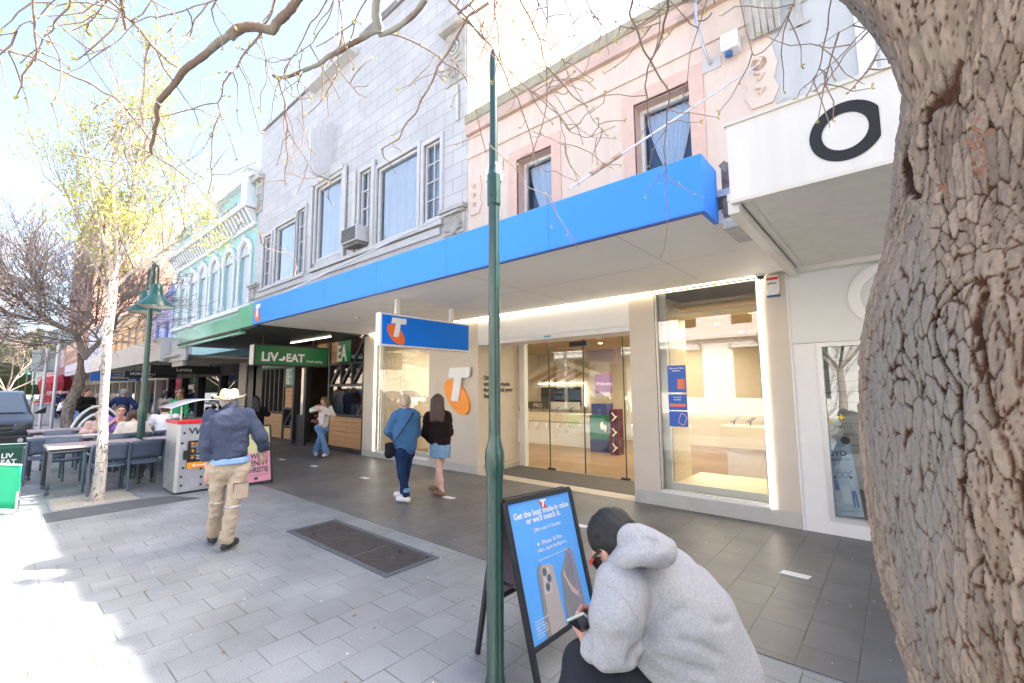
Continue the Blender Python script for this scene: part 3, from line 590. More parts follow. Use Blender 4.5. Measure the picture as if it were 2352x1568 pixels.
# doors at Y~7.65
YD=7.66
b=MB(); b.box(-6.35,-3.07,YF-.02,YF+.28,.004,.012); b.build('threshold',mat('threshold_stone',(.5,.43,.35),.6,var=.05),t)
b=MB(); b.box(-6.35,-3.07,YF+.29,YD,.002,.006)
for k in range(30): yy=YF+.3+k*.034; b.box(-6.34,-3.08,yy,yy+.02,.006,.012)
b.build('entrance_mat',mat('mat_ribs',(.13,.115,.095),.7,var=.2,vs=12),t)
b=MB(); b.box(-6.35,-3.07,YF+.55,YD+.05,2.66,2.7); b.build('lobby_ceiling',white,t)
b=MB()
for a,c in ((-6.2,-5.55),(-5.55,-4.72),(-4.7,-3.85),(-3.85,-3.08)): b.add([(a,YD,.03),(c,YD,.03),(c,YD,2.66),(a,YD,2.66)],[(0,1,2,3)])
b.each('door_glass',glsd,t)
b=MB()
for x in (-5.55,-4.71,-3.85): b.box(x-.008,x+.008,YD-.01,YD+.012,.02,2.66)
b.each('glass_edge',mat('glass_edge',(.03,.09,.07),.2,var=0),t)
b=MB(); b.box(-5.0,-4.6,YD-.05,YD+.05,2.5,2.6)
for x in (-5.6,-3.95): b.box(x,x+.16,YD-.03,YD+.03,.01,.045)
b.build('door_hardware',dark,t)
b=MB(); b.box(-6.35,-6.2,YD-.02,YD+.1,0,2.66); b.build('door_jamb',white,t)
for s_,z_ in (('Discover',1.9),('solutions made',1.78),('for you and your',1.66),('business.',1.54)): TX('wall_lettering',s_,.12,(-6.3415,6.52,z_-.05),(0,1,0),(0,0,1),ink,t,.002,bold=.02,sx=1.08)
# wall logo
tl=thing('wall_logo','large raised white letter and orange ellipse sign on the cream wall','sign',(-6.9,YF,1.6))
telstra(tl,(-6.9,YF-.002,1.64),(1,0,0),(0,0,1),.92,worange,lwhite,.05,.03)
yel0=mat('banner_yellow',(.8,.5,.03),.5,var=0)
# shop interior
ti=thing('shop_interior','bright phone shop room behind the glass doors and display windows','shop interior',(-5.7,9,0))
wood=brick('shop_floor',(.22,.13,.065),(.27,.17,.085),(.13,.08,.04),1.2,.15,.003,'xy',.35,noise=.12,bump=.1)
b=MB(); b.box(-10.5,-.98,YF+.42,14,-.02,.0015); b.build('floor',wood,ti)
b=MB(); b.box(-10.5,-10.3,YF+.42,14,0,2.95); b.box(-1.02,-.99,YF+.42,14,0,2.95); b.box(-10.3,-1.02,13.5,13.7,0,2.95); b.each('wall',warm,ti)
b=MB(); b.box(-10.5,-.99,YF+.42,14,2.9,2.95); b.build('ceiling',mat('warm_ceiling',(.4,.3,.18),.8,var=.03),ti)
dl=mat('downlight',(1,.9,.7),.5,var=0,emit=(1,.78,.5),es=9)
b=MB(); pts=[(-7.8,8.6),(-6.8,9.4),(-5.6,8.6),(-4.6,9.8),(-3.6,8.6),(-2.6,9.2),(-1.8,8.2),(-6.2,11),(-4.2,11.5),(-2.6,11),(-8.8,10.4),(-2.0,10.1),(-1.7,12)]
for x,y in pts: b.lathe((x,y,2.897),[(.055,0),(.0,-.001)],14)
b.build('downlight',dl,ti)
for x,y,e in ((-8.8,8.4,20),(-5,9.8,34),(-1.9,8.4,34),(-4.6,12,22)):
    L=bpy.data.lights.new('shop_lamp','AREA'); L.energy=e; L.size=2.2; L.color=(1,.87,.68); lo=bpy.data.objects.new('shop_lamp',L); COL.objects.link(lo); lo.location=(x,y,2.86)
b=MB()
for x,y in ((-1.9,YF+.5),(-5.7,YF+1.0),(-4.2,YF+1.05),(-3.4,YF+.95)): b.lathe((x,y,2.75 if x>-2.5 else 2.66),[(0,-.07),(.05,-.07),(.055,0)],14)
b.each('ceiling_sensor',white,ti)
tc=thing('service_counter','long white counter with a timber top at the back of the phone shop','counter',(-7.7,11.3,0))
b=MB(); b.box(-9.9,-6.55,11.0,11.6,0,.7); b.build('front',white,tc); b=MB(); b.box(-9.95,-6.5,10.95,11.65,.7,.92); b.build('top',warmw,tc)
b=MB()
for k in range(9): 
    x=-9.6+k*.38; b.box(x,x+.12,10.9,10.94,.62,.66); b.box(x+.04,x+.075,10.9,10.94,.5,.62); b.sphere((x+.03,10.92,.53),.04,8,6,(1,.4,1.2))
b.build('logo_hook',lwhite,tc)
b=MB()
for k in range(6): x=-9.4+k*.5; b.bar((x,11.3,.93),(x,11.3,1.02),.02,.02); b.bar((x-.04,11.25,1.0),(x+.04,11.33,1.1),.1,.012)
b.build('display_phone',black,tc)
# back wall display
tb=thing('display_wall','dark screens and glowing light line on the back wall of the phone shop','display',(-8,13.4,1))
b=MB(); b.box(-10.1,-9.0,13.42,13.49,.95,1.7); b.box(-8.9,-8.4,13.42,13.49,1.05,1.7); b.each('screen',black,tb)
b=MB(); b.box(-10.2,-8.2,13.38,13.41,1.82,1.85); b.box(-8.2,-8.17,13.38,13.41,1.05,1.85); b.build('light_line',ledw,tb)
b=MB(); b.box(-10.2,-9.2,12.7,12.75,.95,1.2); q=b.build('sign_panel',black,tb); TX('sign_lettering','PRO',.2,(-9.9,12.695,1.0),(1,0,0),(0,0,1),mat('rose_text',(.8,.6,.5),.4,var=0),q,.004,bold=.02)
b=MB(); b.box(-9.15,-8.0,12.7,12.75,.95,1.2); b.build('panel',white,tb)
tr_=thing('timber_truss','pale timber roof truss standing inside the phone shop','truss',(-7.5,12.6,2))
wd=mat('oak_beam',(.42,.25,.12),.6,var=.15,vs=3,stretch=(1,1,4)); b=MB()
b.bar((-10.2,12.6,1.95),(-8.7,12.6,2.62),.1,.16); b.bar((-8.7,12.6,2.62),(-6.9,12.6,1.95),.1,.16); b.build('rafter',mat('white_oak',(.66,.6,.5),.6,var=.05),tr_); b=MB()
for k in range(4): b.bar((-10.0+k*.5,12.7,1.9),(-8.9+k*.5,12.75,2.35),.08,.1)
b.build('brace',wd,tr_)
tw=thing('hanging_poster','purple poster reading Welcome hanging inside the phone shop','poster',(-6.15,11,1.8))
b=MB(); b.box(-6.4,-5.88,11,11.01,1.52,2.05); b.build('sheet',mat('purple_sheet',(.13,.035,.14),.5,col2=(.2,.09,.24),vs=2),tw); TX('lettering','Welcome',.13,(-6.37,10.998,1.74),(1,0,0),(0,0,1),mat('lilac_text',(.7,.55,.75),.5,var=0),tw,.003)
tp=thing('product_stand','green and navy product box stand inside the phone shop','display stand',(-5.9,10.6,0))
b=MB(); b.box(-6.3,-5.75,10.5,10.9,.32,.95); b.build('panel',mat('stand_green',(.0,.14,.075),.5,var=.05),tp); b=MB(); b.box(-6.3,-5.75,10.5,10.9,0,.31); b.build('base',mat('stand_navy',(.02,.03,.13),.5,var=.1),tp)
b=MB(); b.box(-6.25,-5.8,10.52,10.88,.96,1.25); b.build('box',mat('stand_navy2',(.03,.04,.15),.5,var=.2),tp); b=MB(); b.sphere((-5.93,10.49,.68),.09,10,8,(.6,.1,1.2)); b.sphere((-5.84,10.49,.62),.08,10,8,(.6,.1,1.2)); b.build('heart',lwhite,tp)
tp=thing('product_stand','dark maroon product box tower inside the phone shop','display stand',(-5.4,10.4,0))
b=MB()
for k in range(3): b.box(-5.6,-5.38,10.3,10.6,k*.38,k*.38+.37)
b.each('boxes',mat('stand_maroon',(.08,.015,.04),.4,var=.3,vs=5),tp)
b=MB()
for k in range(3): b.bar((-5.53,10.295,k*.38+.08),(-5.4,10.295,k*.38+.2),.03,.006,(0,1,0)); b.bar((-5.53,10.295,k*.38+.28),(-5.44,10.295,k*.38+.18),.03,.006,(0,1,0))
b.build('emblem',lwhite,tp)
tt=thing('display_table','round white display table on splayed legs just inside the glass doors','table',(-3.9,9.4,0))
b=MB(); b.lathe((-3.9,9.4,.82),[(0,.06),(.6,.06),(.62,.03),(.6,-.2),(.0,-.2)],30); b.build('table_top',white,tt,smooth=True)
for a in (0,1.6,3.1,4.7): b=MB(); b.bar((-3.9+.3*math.cos(a),9.4+.3*math.sin(a),.62),(-3.9+.5*math.cos(a),9.4+.5*math.sin(a),0),.07,.07); b.build('leg',warmw,tt)
tt=thing('display_bench','low timber bench of tilted phones inside the tall display window','display bench',(-1.9,9.3,0))
b=MB(); b.box(-2.6,-1.1,9.0,9.5,.55,.95); b.build('top',warmw,tt); b=MB(); b.box(-2.5,-1.2,9.05,9.45,0,.549); b.build('base',white,tt); b=MB()
for k in range(5): x=-2.4+k*.28; b.bar((x,9.2,.96),(x,9.25,1.02),.02,.02); b.bar((x-.03,9.18,1.02),(x+.05,9.3,1.1),.09,.01)
b.build('phone',black,tt)
tq=thing('display_banner','dark blue and yellow banner inside the left display window','banner',(-8.5,7.6,0)); b=MB(); b.box(-8.95,-8.2,7.6,7.64,.4,2.2); b.build('panel',mat('banner_navy',(.02,.06,.25),.5,col2=(.1,.2,.45),vs=2),tq); b=MB(); b.box(-9.02,-8.96,7.59,7.65,.4,2.2); b.build('edge',yel0,tq)
tq=thing('display_column','white square column inside the left display window','column',(-9.3,7.9,0)); b=MB(); b.box(-9.5,-9.3,7.9,8.1,0,2.89); b.box(-9.52,-9.28,7.88,8.12,0,.1); b.build('shaft',white,tq); b=MB(); b.box(-9.95,-9.6,7.7,7.95,.9,.96); b.build('shelf',warmw,tq)
# stuck posters in the display window
pb=mat('poster_blue',(.03,.12,.5),.5,var=.04); po=mat('poster_orange',(.85,.2,.08),.5,var=0)
for z0,z1,hl,lab in ((1.6,1.985,('Welcome to Telstra','Launceston.'),'top blue notice in the display window, Welcome'),(1.35,1.575,('No excuse','for abuse.'),'middle blue notice in the display window with an orange bar'),(1.12,1.335,(),'bottom blue picture notice in the display window')):
    tq=thing('window_notice',lab,'notice',(-2.39,YF,z0)); b=MB(); b.box(-2.52,-2.26,YF+.04,YF+.045,z0,z1); b.build('sheet',pb,tq); yy=YF+.039
    for k,s_ in enumerate(hl): TX('lettering',s_,.032,(-2.39,yy,z1-.05-k*.035),(1,0,0),(0,0,1),lwhite,tq,.001,bold=.02,align='CENTER',sx=.8)
    if hl: b=MB(); b.box(-2.38 if z0>1.5 else -2.5,-2.28,yy-.002,yy,z0+.05,z0+(.19 if z0>1.5 else .09)); b.build('panel',po,tq)
    else:
        a=np.linspace(0,6.28,30); b=MB(); b.tube([(-2.33+.05*math.cos(q)+.01*math.sin(3*q),yy-.003,1.225+.08*math.sin(q)) for q in a],.006,5); b.build('drawing',mat('pale_line',(.7,.5,.6),.5,var=0),tq)
# alarm box, dome camera on facade
ta=thing('alarm_box','white and blue alarm box with a red band under the soffit corner','alarm',(-1.12,YF,2.95))
b=MB(); b.prism([(-.07,.14),(.07,.14),(.075,-.06),(.05,-.12),(-.05,-.12),(-.075,-.06)],(-1.1,YF-.002,2.92),(1,0,0),(0,0,1),.06); b.build('case',white,ta,bevel=.008)
b=MB(); b.box(-1.165,-1.035,YF-.068,YF-.063,3.0,3.035); b.build('band',mat('alarm_red',(.7,.03,.03),.4,var=0),ta); TX('lettering','jackson',.032,(-1.15,YF-.064,2.95),(1,0,0),(0,0,1),ink,ta,.002,bold=.03)
b=MB(); b.box(-1.17,-1.03,YF-.07,YF-.003,2.79,2.81); b.build('base',mat('alarm_blue',(.03,.08,.3),.4,var=0),ta)
for p,lab in (((-1.22,6.25,3.07),'dark dome camera under the soffit beside the alarm box'),((-10.45,6.2,3.05),'small white camera at the top of the left cream pillar'),((-7.9,4.6,3.09),'small pale round sensor on the awning soffit left of the hanging sign')):
    tq=thing('dome_camera',lab,'camera',p); b=MB(); b.lathe(p,[(.06,.03),(.06,-.01)],16); b.build('base',white,tq); b=MB(); b.lathe((p[0],p[1],p[2]-.012),[(.045,0),(.038,-.03),(0,-.048)],14); b.build('dome',dark if 'dark' in lab else cream,tq,smooth=True)
# hanging blue sign
t=thing('hanging_sign','blue hanging sign box with white letter and orange ellipse under the awning','hanging sign',(-5.85,4.7,2.6))
hx=-5.85; b=MB(); b.box(hx-.13,hx+.0,3.78,5.63,2.33,2.84); b.build('case',white,t,bevel=.006)
b=MB(); b.box(hx+.0,hx+.006,3.81,5.61,2.36,2.81); b.build('face',tblue,t)
telstra(t,(hx+.006,4.07,2.575),(0,1,0),(0,0,1),.4,torange,lwhite,.003)
for y in (4.12,5.25): b=MB(); b.box(hx-.1,hx-.04,y-.03,y+.03,2.84,3.1); b.box(hx-.14,hx,y-.1,y+.1,3.088,3.098); b.build('hanger',white,t)
# ---------------- cafe front ----------------
t=thing('cafe','cafe front of timber boards, black steel frames and a green sign panel','shop front',(-14.5,YF,0))
cx0,cx1=-18.55,-10.56
def boards(x0,x1,z0,z1,par,y=YF+.03,n=None):
    n=n or max(1,round((z1-z0)/.135)); b=MB(); h=(z1-z0)/n
    for k in range(n): b.box(x0,x1,y,y+.04,z0+k*h+.006,z0+(k+1)*h)
    return b.build('timber_cladding',timber,par,bevel=.004)
boards(-12.35,cx1-.02,.12,.93,t); boards(-17.3,-15.42,.1,.88,t); boards(-15.3,-14.72,.1,.45,t); boards(-15.3,-14.72,1.1,1.75,t); boards(-12.5,-11.95,2.42,3.02,t); boards(-13.2,-12.6,2.6,3.02,t)
b=MB(); b.box(cx0,cx1,YF+.02,YF+.1,0,.1)
fr_=[(-10.6,-10.56),(-12.42,-12.34),(-15.42,-15.32),(-14.7,-14.6),(-17.35,-17.25),(-18.0,-17.75)]
for a,c in fr_: b.box(a,c,YF,YF+.12,.1,3.05)
b.box(-18.55,-17.35,YF,YF+.3,0,3.05)
for a,c,z in ((-12.34,-10.6,.93),(-12.34,-10.6,1.76),(-12.6,-10.6,2.36),(-17.25,-15.42,.9),(-15.32,-14.7,.47),(-15.32,-14.7,1.05),(-15.32,-14.7,1.77),(-17.25,-14.7,2.38)): b.box(a,c,YF+.001,YF+.11,z,z+.06)
for k in range(3):
    x=-12.3+k*.58; b.bar((x,YF+.05,1.84),(x+.5,YF+.05,2.36),.05,.09); b.box(x+.54,x+.6,YF+.003,YF+.1,1.84,2.36)
b.bar((-11.1,YF+.05,2.42),(-10.65,YF+.05,3.0),.05,.08); b.bar((-15.28,YF+.05,.55),(-14.75,YF+.05,1.03),.05,.06)
for k in range(5): x=-17.2+k*.36; b.box(x,x+.07,YF-.02,YF+.06,.96,2.38)
b.build('steel_frame',dark,t)
b=MB()
for a,c,d,e in ((-12.34,-10.6,1.0,1.76),(-12.34,-10.6,1.84,2.36),(-17.25,-15.42,.97,2.38),(-15.32,-14.7,.53,1.05),(-14.6,-13.75,.1,2.4)): b.add([(a,YF+.07,d),(c,YF+.07,d),(c,YF+.07,e),(a,YF+.07,e)],[(0,1,2,3)])
b.each('glazing',gls,t)
b=MB(); b.box(-14.62,-14.5,YF-.04,YF+.14,.0,2.45); b.box(-13.85,-13.7,YF-.04,YF+.14,0,2.45); b.box(-14.5,-13.85,YF+.04,YF+.1,.1,.9); b.each('door_frame',dark,t)
b=MB(); b.box(-11.88,-11.26,YF+.02,YF+.05,2.43,3.03); q=b.build('sign_panel',liveg,t); TX('lettering','EA',.62,(-11.98,YF+.018,2.47),(1,0,0),(0,0,1),mat('cream_letter',(.72,.7,.6),.5,var=0),q,.006,bold=.03,sx=.72)
b=MB(); b.box(-15.31,-14.72,YF+.02,YF+.05,1.83,2.38); q=b.build('window_poster',mat('mint_panel',(.12,.36,.22),.5,var=.05),t)
for k,s_ in enumerate(('HEALTHY','FRESH','EATING &','GREAT','COFFEE.')): TX('lettering',s_,.11,(-15.27,YF+.018,2.27-k*.1),(1,0,0),(0,0,1),lwhite,q,.003,bold=.03,sx=.8)
b=MB(); b.box(-17.2,-15.4,YF-.03,YF-.0,2.42,2.75); q=b.build('fascia_sign',mat('mint_dull',(.1,.3,.2),.5,var=.05),t); TX('lettering','LIVEAT',.26,(-17.1,YF-.032,2.48),(1,0,0),(0,0,1),lwhite,q,.004,bold=.03)
ti=thing('cafe_interior','dim cafe room with counter and shelves behind the cafe door','shop interior',(-14.5,9,0))
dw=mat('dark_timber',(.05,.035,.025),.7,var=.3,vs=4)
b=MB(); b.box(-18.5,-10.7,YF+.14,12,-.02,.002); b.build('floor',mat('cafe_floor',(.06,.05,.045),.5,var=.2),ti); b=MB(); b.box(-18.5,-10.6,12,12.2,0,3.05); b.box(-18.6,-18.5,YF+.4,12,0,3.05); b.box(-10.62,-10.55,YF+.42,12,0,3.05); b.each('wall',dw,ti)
b=MB(); b.box(-16,-12.4,9.4,10,0,1.1); b.build('counter',mat('warm_dark_wood',(.14,.06,.025),.6,var=.2,vs=5),ti)
b=MB(); b.box(-14.6,-13.2,11.6,11.95,.6,1.4); b.build('green_panel',mat('deep_green',(.01,.06,.03),.6,var=.1),ti)
b=MB()
for k in range(10): b.box(-15.6+k*.28,-15.45+k*.28,11.5,11.6,1.45,1.62)
b.build('cups',cream,ti); b=MB(); b.box(-14.7,-13.9,11.6,11.7,2.05,2.5); b.build('menu_board',mat('menu_amber',(.25,.1,.02),.6,var=.2),ti)
L=bpy.data.lights.new('cafe_lamp','AREA'); L.energy=9; L.size=2; L.color=(1,.75,.5); lo=bpy.data.objects.new('cafe_lamp',L); COL.objects.link(lo); lo.location=(-13.6,9,2.9)
# green awning
t=thing('shop_awning','shop awning with a glossy green fascia and black soffit','awning',(-14.4,5,3.1))
b=MB(); b.box(-11.4,-10.395,3.62,3.68,3.07,3.55); b.box(-16.7,-11.4,3.72,3.8,2.98,3.45); b.box(-11.402,-11.39,3.66,3.79,3.0,3.5); b.build('fascia',fgreen,t)
blk_s=brick('black_soffit',(.022,.021,.02),(.03,.028,.026),(.008,.008,.008),6,.12,.006,'xy',.5,noise=.1); b=MB(); b.box(-16.7,-10.395,3.69,YF-.01,3.04,3.1); b.build('soffit',blk_s,t)
b=MB(); b.bar((-13.2,5.6,3.02),(-10.9,5.6,3.02),.03,.02); b.build('tube_light',ledw,t)
# hanging green sign
t=thing('hanging_sign','green hanging sign box reading LIVEAT fresh eating under the awning','hanging sign',(-12,5.2,2.5))
hx=-12.0; b=MB(); b.box(hx-.26,hx,4.22,6.12,2.29,2.82); b.build('case',dark,t); b=MB(); b.box(hx-.255,hx-.005,4.2,4.219,2.31,2.8); b.build('end_panel',cream,t)
b=MB(); b.box(hx+.0,hx+.006,4.25,6.09,2.325,2.785); b.build('face',liveg,t)
q=dict(m=lwhite,parent=t,depth=.004)
TX('lettering','LiV',.31,(hx+.006,4.38,2.41),(0,1,0),(0,0,1),bold=.035,sx=.98,**q); TX('lettering','EAT',.29,(hx+.006,4.98,2.41),(0,1,0),(0,0,1),bold=.035,sx=.92,**q); TX('lettering','fresh eating',.1,(hx+.006,5.52,2.4),(0,1,0),(0,0,1),bold=.006,sx=.92,**q)
b=MB(); b.sphere((hx+.01,4.87,2.45),.055,10,6,(.1,1.4,.55)); b.sphere((hx+.01,4.93,2.49),.05,10,6,(.1,.7,1.2)); b.build('leaf_emblem',lwhite,t)
for y in (4.45,5.75): b=MB(); b.tube([(hx-.13,y,2.82),(hx-.13,y,3.04)],.015,8); b.build('hanger',dark,t)
# ---------------- left shops ----------------
# mint arcaded building
mint=mat('mint_render',(.36,.58,.54),.75,var=.06,vs=2); wtrim=mat('white_render_trim',(.75,.76,.75),.7,var=.04)
t=thing('arcade_building','mint green building with a row of tall white arched windows','building',(-24,YF,0))
ac=[-19.45,-21.28,-23.12,-24.83,-26.5,-28.2]; ax0,ax1=-29.9,-18.4
wall('wall',ax0,ax1,3.3,9.1,[(c-.55,c+.55,5.05,7.05) for c in ac],YF+.02,YF+.14,mint,t)
b=MB(); b.box(ax0,ax1,YF+.9,18,3.2,9.3); b.build('body',mint,t)
b=MB()
for c in ac:
    b.box(c-.55,c+.55,YF+.11,YF+.139,5.05,7.05)
b.build('arch_recess',mat('arch_back',(.55,.6,.66),.8,var=.05),t)
b=MB()
for c in ac:
    for s_ in (-1,1):
        x=c+s_*.64; b.box(x-.1,x+.1,YF-.08,YF+.015,5.05,5.25); b.lathe((x,YF-.03,5.25),[(.08,0),(.075,.05),(.06,.1),(.055,1.6),(.08,1.68),(.11,1.78)],10); b.box(x-.12,x+.12,YF-.12,YF+.015,7.03,7.1)
    arc=[]; n=14
    for k in range(n+1):
        a=math.pi*k/n; arc.append((c+.62*math.cos(a),YF-.05,7.1+.55*math.sin(a)))
    b.tube(arc,.1,8); b.box(c-.08,c+.08,YF-.15,YF-.02,7.6,7.85)
b.build('arch_moulding',wtrim,t,smooth=True)
b=MB()
for c in ac:   # arch heads: mint spandrels cut by the arch are suggested by white lunette
    poly=[(c-.55,7.05)]+[(c+.55*math.cos(math.pi-math.pi*k/12),7.05+.5*math.sin(math.pi*k/12)) for k in range(13)]
    b.prism([(x,z) for x,z in poly[1:]],(0,YF+.018,0),(1,0,0),(0,0,1),.004)
b.each('lunette',MATS['arch_back'],t)
b=MB(); b.box(ax0,ax1,YF-.14,YF+.0,4.82,4.98); b.box(ax0,ax1,YF-.1,YF+.015,8.05,8.2); b.box(ax0,ax1,YF-.45,YF+.015,8.72,8.95); b.box(ax0,ax1,YF-.3,YF+.3,10.0,10.15)
for k in range(30): x=ax0+.2+k*.38; b.hexa([(x,YF-.12,8.2),(x+.14,YF-.12,8.2),(x+.14,YF+.0,8.2),(x,YF+.0,8.2),(x,YF-.4,8.7),(x+.14,YF-.4,8.7),(x+.14,YF,8.7),(x,YF,8.7)])
b.build('cornice',wtrim,t)
b=MB(); b.box(ax0,ax1,YF-.05,YF+.25,8.95,10.0); b.build('parapet',mint,t)
TX('parapet_lettering','DERRI',.55,(-22.3,YF-.06,9.2),(1,0,0),(0,0,1),mat('old_letter',(.5,.55,.5),.7,var=.1),t,.03,bold=.01,space=1.25,sx=.9)
b=MB()
for x in (-19.0,-22.9,-25.6,-29.5): b.box(x-.3,x+.3,YF-.35,YF+.3,9.0,10.3 if x>-20 else 10.8); b.box(x-.38,x+.38,YF-.42,YF+.35,10.3 if x>-20 else 10.8,10.45 if x>-20 else 10.95)
b.prism([(-1.4,0),(1.4,0),(1.2,.6),(.7,1.1),(0,1.35),(-.7,1.1),(-1.2,.6)],(-24.2,YF+.1,10.1),(1,0,0),(0,0,1),.35)
b.each('pedestal',wtrim,t)
# generic upper-storey buildings further left
def farb(label,x0,x1,h,col,wins,y0=YF,zb=3.2,dep=12,gable=0,mname=None,wcol=None,cornice=True,dark_w=True):
    t=thing('street_building',label,'building',((x0+x1)/2,y0,0)); m=mat(mname or ('render_%d'%int(-x0*10)),col,.8,var=.08,vs=1)
    wall('wall',x0,x1,zb,h,wins,y0,y0+.3,m,t)
    b=MB(); b.box(x0,x1,y0+.5,y0+dep,zb,h-.15)
    if gable: b.prism([(x0,h-.15),(x1,h-.15),((x0+x1)/2,h+gable)],(0,y0+.3,0),(1,0,0),(0,0,1),-.2)
    b.build('body',m,t)
    fm=mat('win_frame_%s'%(mname or int(-x0)),wcol or (.7,.7,.68),.6,var=.04)
    for (a,c,d,e) in wins: window(t,a,c,d,e,y0+.1,fm,1,2,.07,gl=gup if not dark_w else skyglass); 
    b=MB()
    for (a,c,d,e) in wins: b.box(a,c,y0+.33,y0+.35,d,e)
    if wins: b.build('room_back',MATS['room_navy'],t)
    if cornice: b=MB(); b.box(x0,x1,y0-.15,y0+.3,h,h+.15); b.box(x0,x1,y0-.06,y0-.001,h-.5,h-.4); b.build('cornice',fm,t)
    return t
farb('lilac building with bright blue window surrounds left of the mint one',-34.6,-30.0,7.0,(.42,.42,.66),[(-33.8,-32.9,4.2,5.6),(-31.7,-30.8,4.2,5.6)],gable=1.2,mname='lilac',wcol=(.05,.3,.75))
farb('ochre two-storey building with a row of upstairs windows',-48.5,-34.7,7.2,(.72,.45,.22),[(x,x+1,4.3,6) for x in (-47,-44.6,-42.2,-39.8,-37.2)],mname='ochre')
farb('red brick block rising behind the lilac building',-44,-34.9,12.2,(.6,.2,.12),[(-39.5,-38,9,11)],y0=9.5,zb=7.2,mname='redbrick')
farb('pale lilac and white striped old building far along the street',-62,-48.6,7.6,(.6,.62,.72),[(x,x+.9,4.3,6.3) for x in (-60.5,-58.4,-56.3,-54.2,-52)],mname='palelilac')
farb('tall brown brick tower with dark window bands far along the street',-84,-62.2,21.5,(.45,.24,.16),[(x,x+2.4,z,z+1.8) for x in (-80,-75,-70,-66) for z in (9,12,15,18)],mname='towerbrick',wcol=(.2,.2,.25))
farb('pink brick terrace far along the street',-108,-84.2,7.4,(.6,.4,.4),[(x,x+1.2,4.3,6) for x in (-105,-101,-97,-93,-89)],mname='pinkbrick')
farb('distant low cream building closing the street',-150,-108.2,6.5,(.6,.55,.45),[(x,x+2,3.6,5.4) for x in (-145,-138,-131,-124,-116)],mname='fcream')
# low awnings and shopfronts at street level, left
taup=mat('taupe_fascia',(.45,.41,.36),.6,var=.08,vs=2)
t=thing('shop_awning','taupe boxed shop awning with a small flower emblem','awning',(-22,5,3))
b=MB(); b.box(-27.6,-18.1,3.55,3.62,2.66,3.42); b.build('fascia',taup,t); b=MB(); b.box(-18.1,-18.04,3.55,4.4,2.62,3.42); b.box(-18.1,-16.2,3.8,3.86,2.6,3.25); b.build('end_panel',mat('grey_panel',(.5,.52,.54),.6,var=.05),t)
b=MB(); b.box(-28,-16.75,3.64,YF,2.72,2.8); b.box(-18,-16.75,3.87,3.95,2.45,2.72)
for y in (4.3,4.9,5.5): b.box(-27,-18.6,y,y+.02,2.7,2.719)
b.build('soffit',mat('taupe_soffit',(.5,.47,.42),.7,var=.06),t)
b=MB(); rr=random.Random(3)
for k in range(9): a=k*.7; b.tube([(-19.6,3.54,2.85),(-19.6+.22*math.cos(a)*rr.uniform(.5,1),3.53,3.0+.25*math.sin(a)*rr.uniform(.5,1))],[.01,.02],5)
b.build('emblem',mat('grey_emblem',(.22,.21,.2),.6,var=0),t)
t=thing('shop_awning','silver tiled awning fascia beyond the taupe one','awning',(-31,5,3)); b=MB(); b.box(-34.6,-27.62,3.55,3.65,2.7,3.5); b.build('fascia',brick('silver_tiles',(.5,.5,.5),(.65,.65,.66),(.4,.4,.4),.3,.15,.02,'xz',.35,noise=.2,spec=.6),t)
b=MB(); b.box(-34.6,-28.1,3.66,YF,2.74,2.8); b.build('soffit',taup,t)
t=thing('shop_awning','lilac awning fascia with a yellow square far along the street','awning',(-40,5,3)); b=MB(); b.box(-46,-34.7,3.55,3.65,2.75,3.5); b.build('fascia',mat('lilac_f',(.5,.5,.64),.6,var=.05),t); b=MB(); b.box(-38.8,-37.3,3.53,3.549,2.95,3.3); b.build('panel',mat('yellow_sq',(.75,.55,.12),.6,var=0),t); b=MB(); b.box(-46,-34.7,3.66,YF,2.76,2.82); b.build('soffit',taup,t)
t=thing('shop_awning','dark red and olive awning far along the street','awning',(-55,5,3)); b=MB(); b.box(-52,-46.1,3.55,3.65,2.7,3.5); b.build('fascia',mat('maroon_f',(.2,.02,.05),.6,var=.1),t); b=MB(); b.box(-70,-52.1,3.55,3.65,2.5,3.2); b.build('panel',mat('olive_f',(.4,.38,.3),.6,var=.1),t); b=MB(); b.box(-70,-46.1,3.66,YF,2.76,2.82); b.build('soffit',taup,t)
# fronts
def shopfront(label,x0,x1,items,wallc,h=2.75,glassy=True,seed=1):
    t=thing('shop',label,'shop front',((x0+x1)/2,YF,0)); r=random.Random(seed)
    m=mat('front_%d'%int(-x0),wallc,.7,var=.08); b=MB(); n=max(1,int((x1-x0)/2.4)); w=(x1-x0)/n
    for k in range(n+1): b.box(max(x0,x0+k*w-.12),min(x1,x0+k*w+.12),YF,YF+.3,0,h)
    b.box(x0,x1,YF+.02,YF+.28,h-.45,h); b.box(x0,x1,YF+.02,YF+.28,0,.3); b.build('frame',m,t)
    link('glazing',[(x0,YF+.15,.3),(x1,YF+.15,.3),(x1,YF+.15,h-.4),(x0,YF+.15,h-.4)],[(0,1,2,3)],gls,t)
    b=MB(); b.box(x0,x1,YF+3,YF+3.1,0,h); b.box(x0,x1,YF+.3,YF+3,-.01,.003); b.box(x0,x0+.05,YF+.3,YF+3,0,h); b.build('room',mat('room_%d'%int(-x0),items,.8,var=.3,vs=2),t)
    b=MB(); b.mi=0
    for k in range(int((x1-x0)*1.6)):
        x=r.uniform(x0+.2,x1-.5); z=r.uniform(.5,1.9); b.cm=r.randrange(4); b.box(x,x+r.uniform(.1,.5),YF+r.uniform(.5,1.8),YF+2.0,z,z+r.uniform(.1,.5))
    b.build('merchandise',None,t,mats=[mat('goods_white',(.7,.7,.68),.6,var=.1),mat('goods_pink',(.65,.12,.3),.6,var=.1),mat('goods_grey',(.2,.22,.25),.6,var=.2),mat('goods_blue',(.1,.25,.5),.6,var=.2)])
    return t
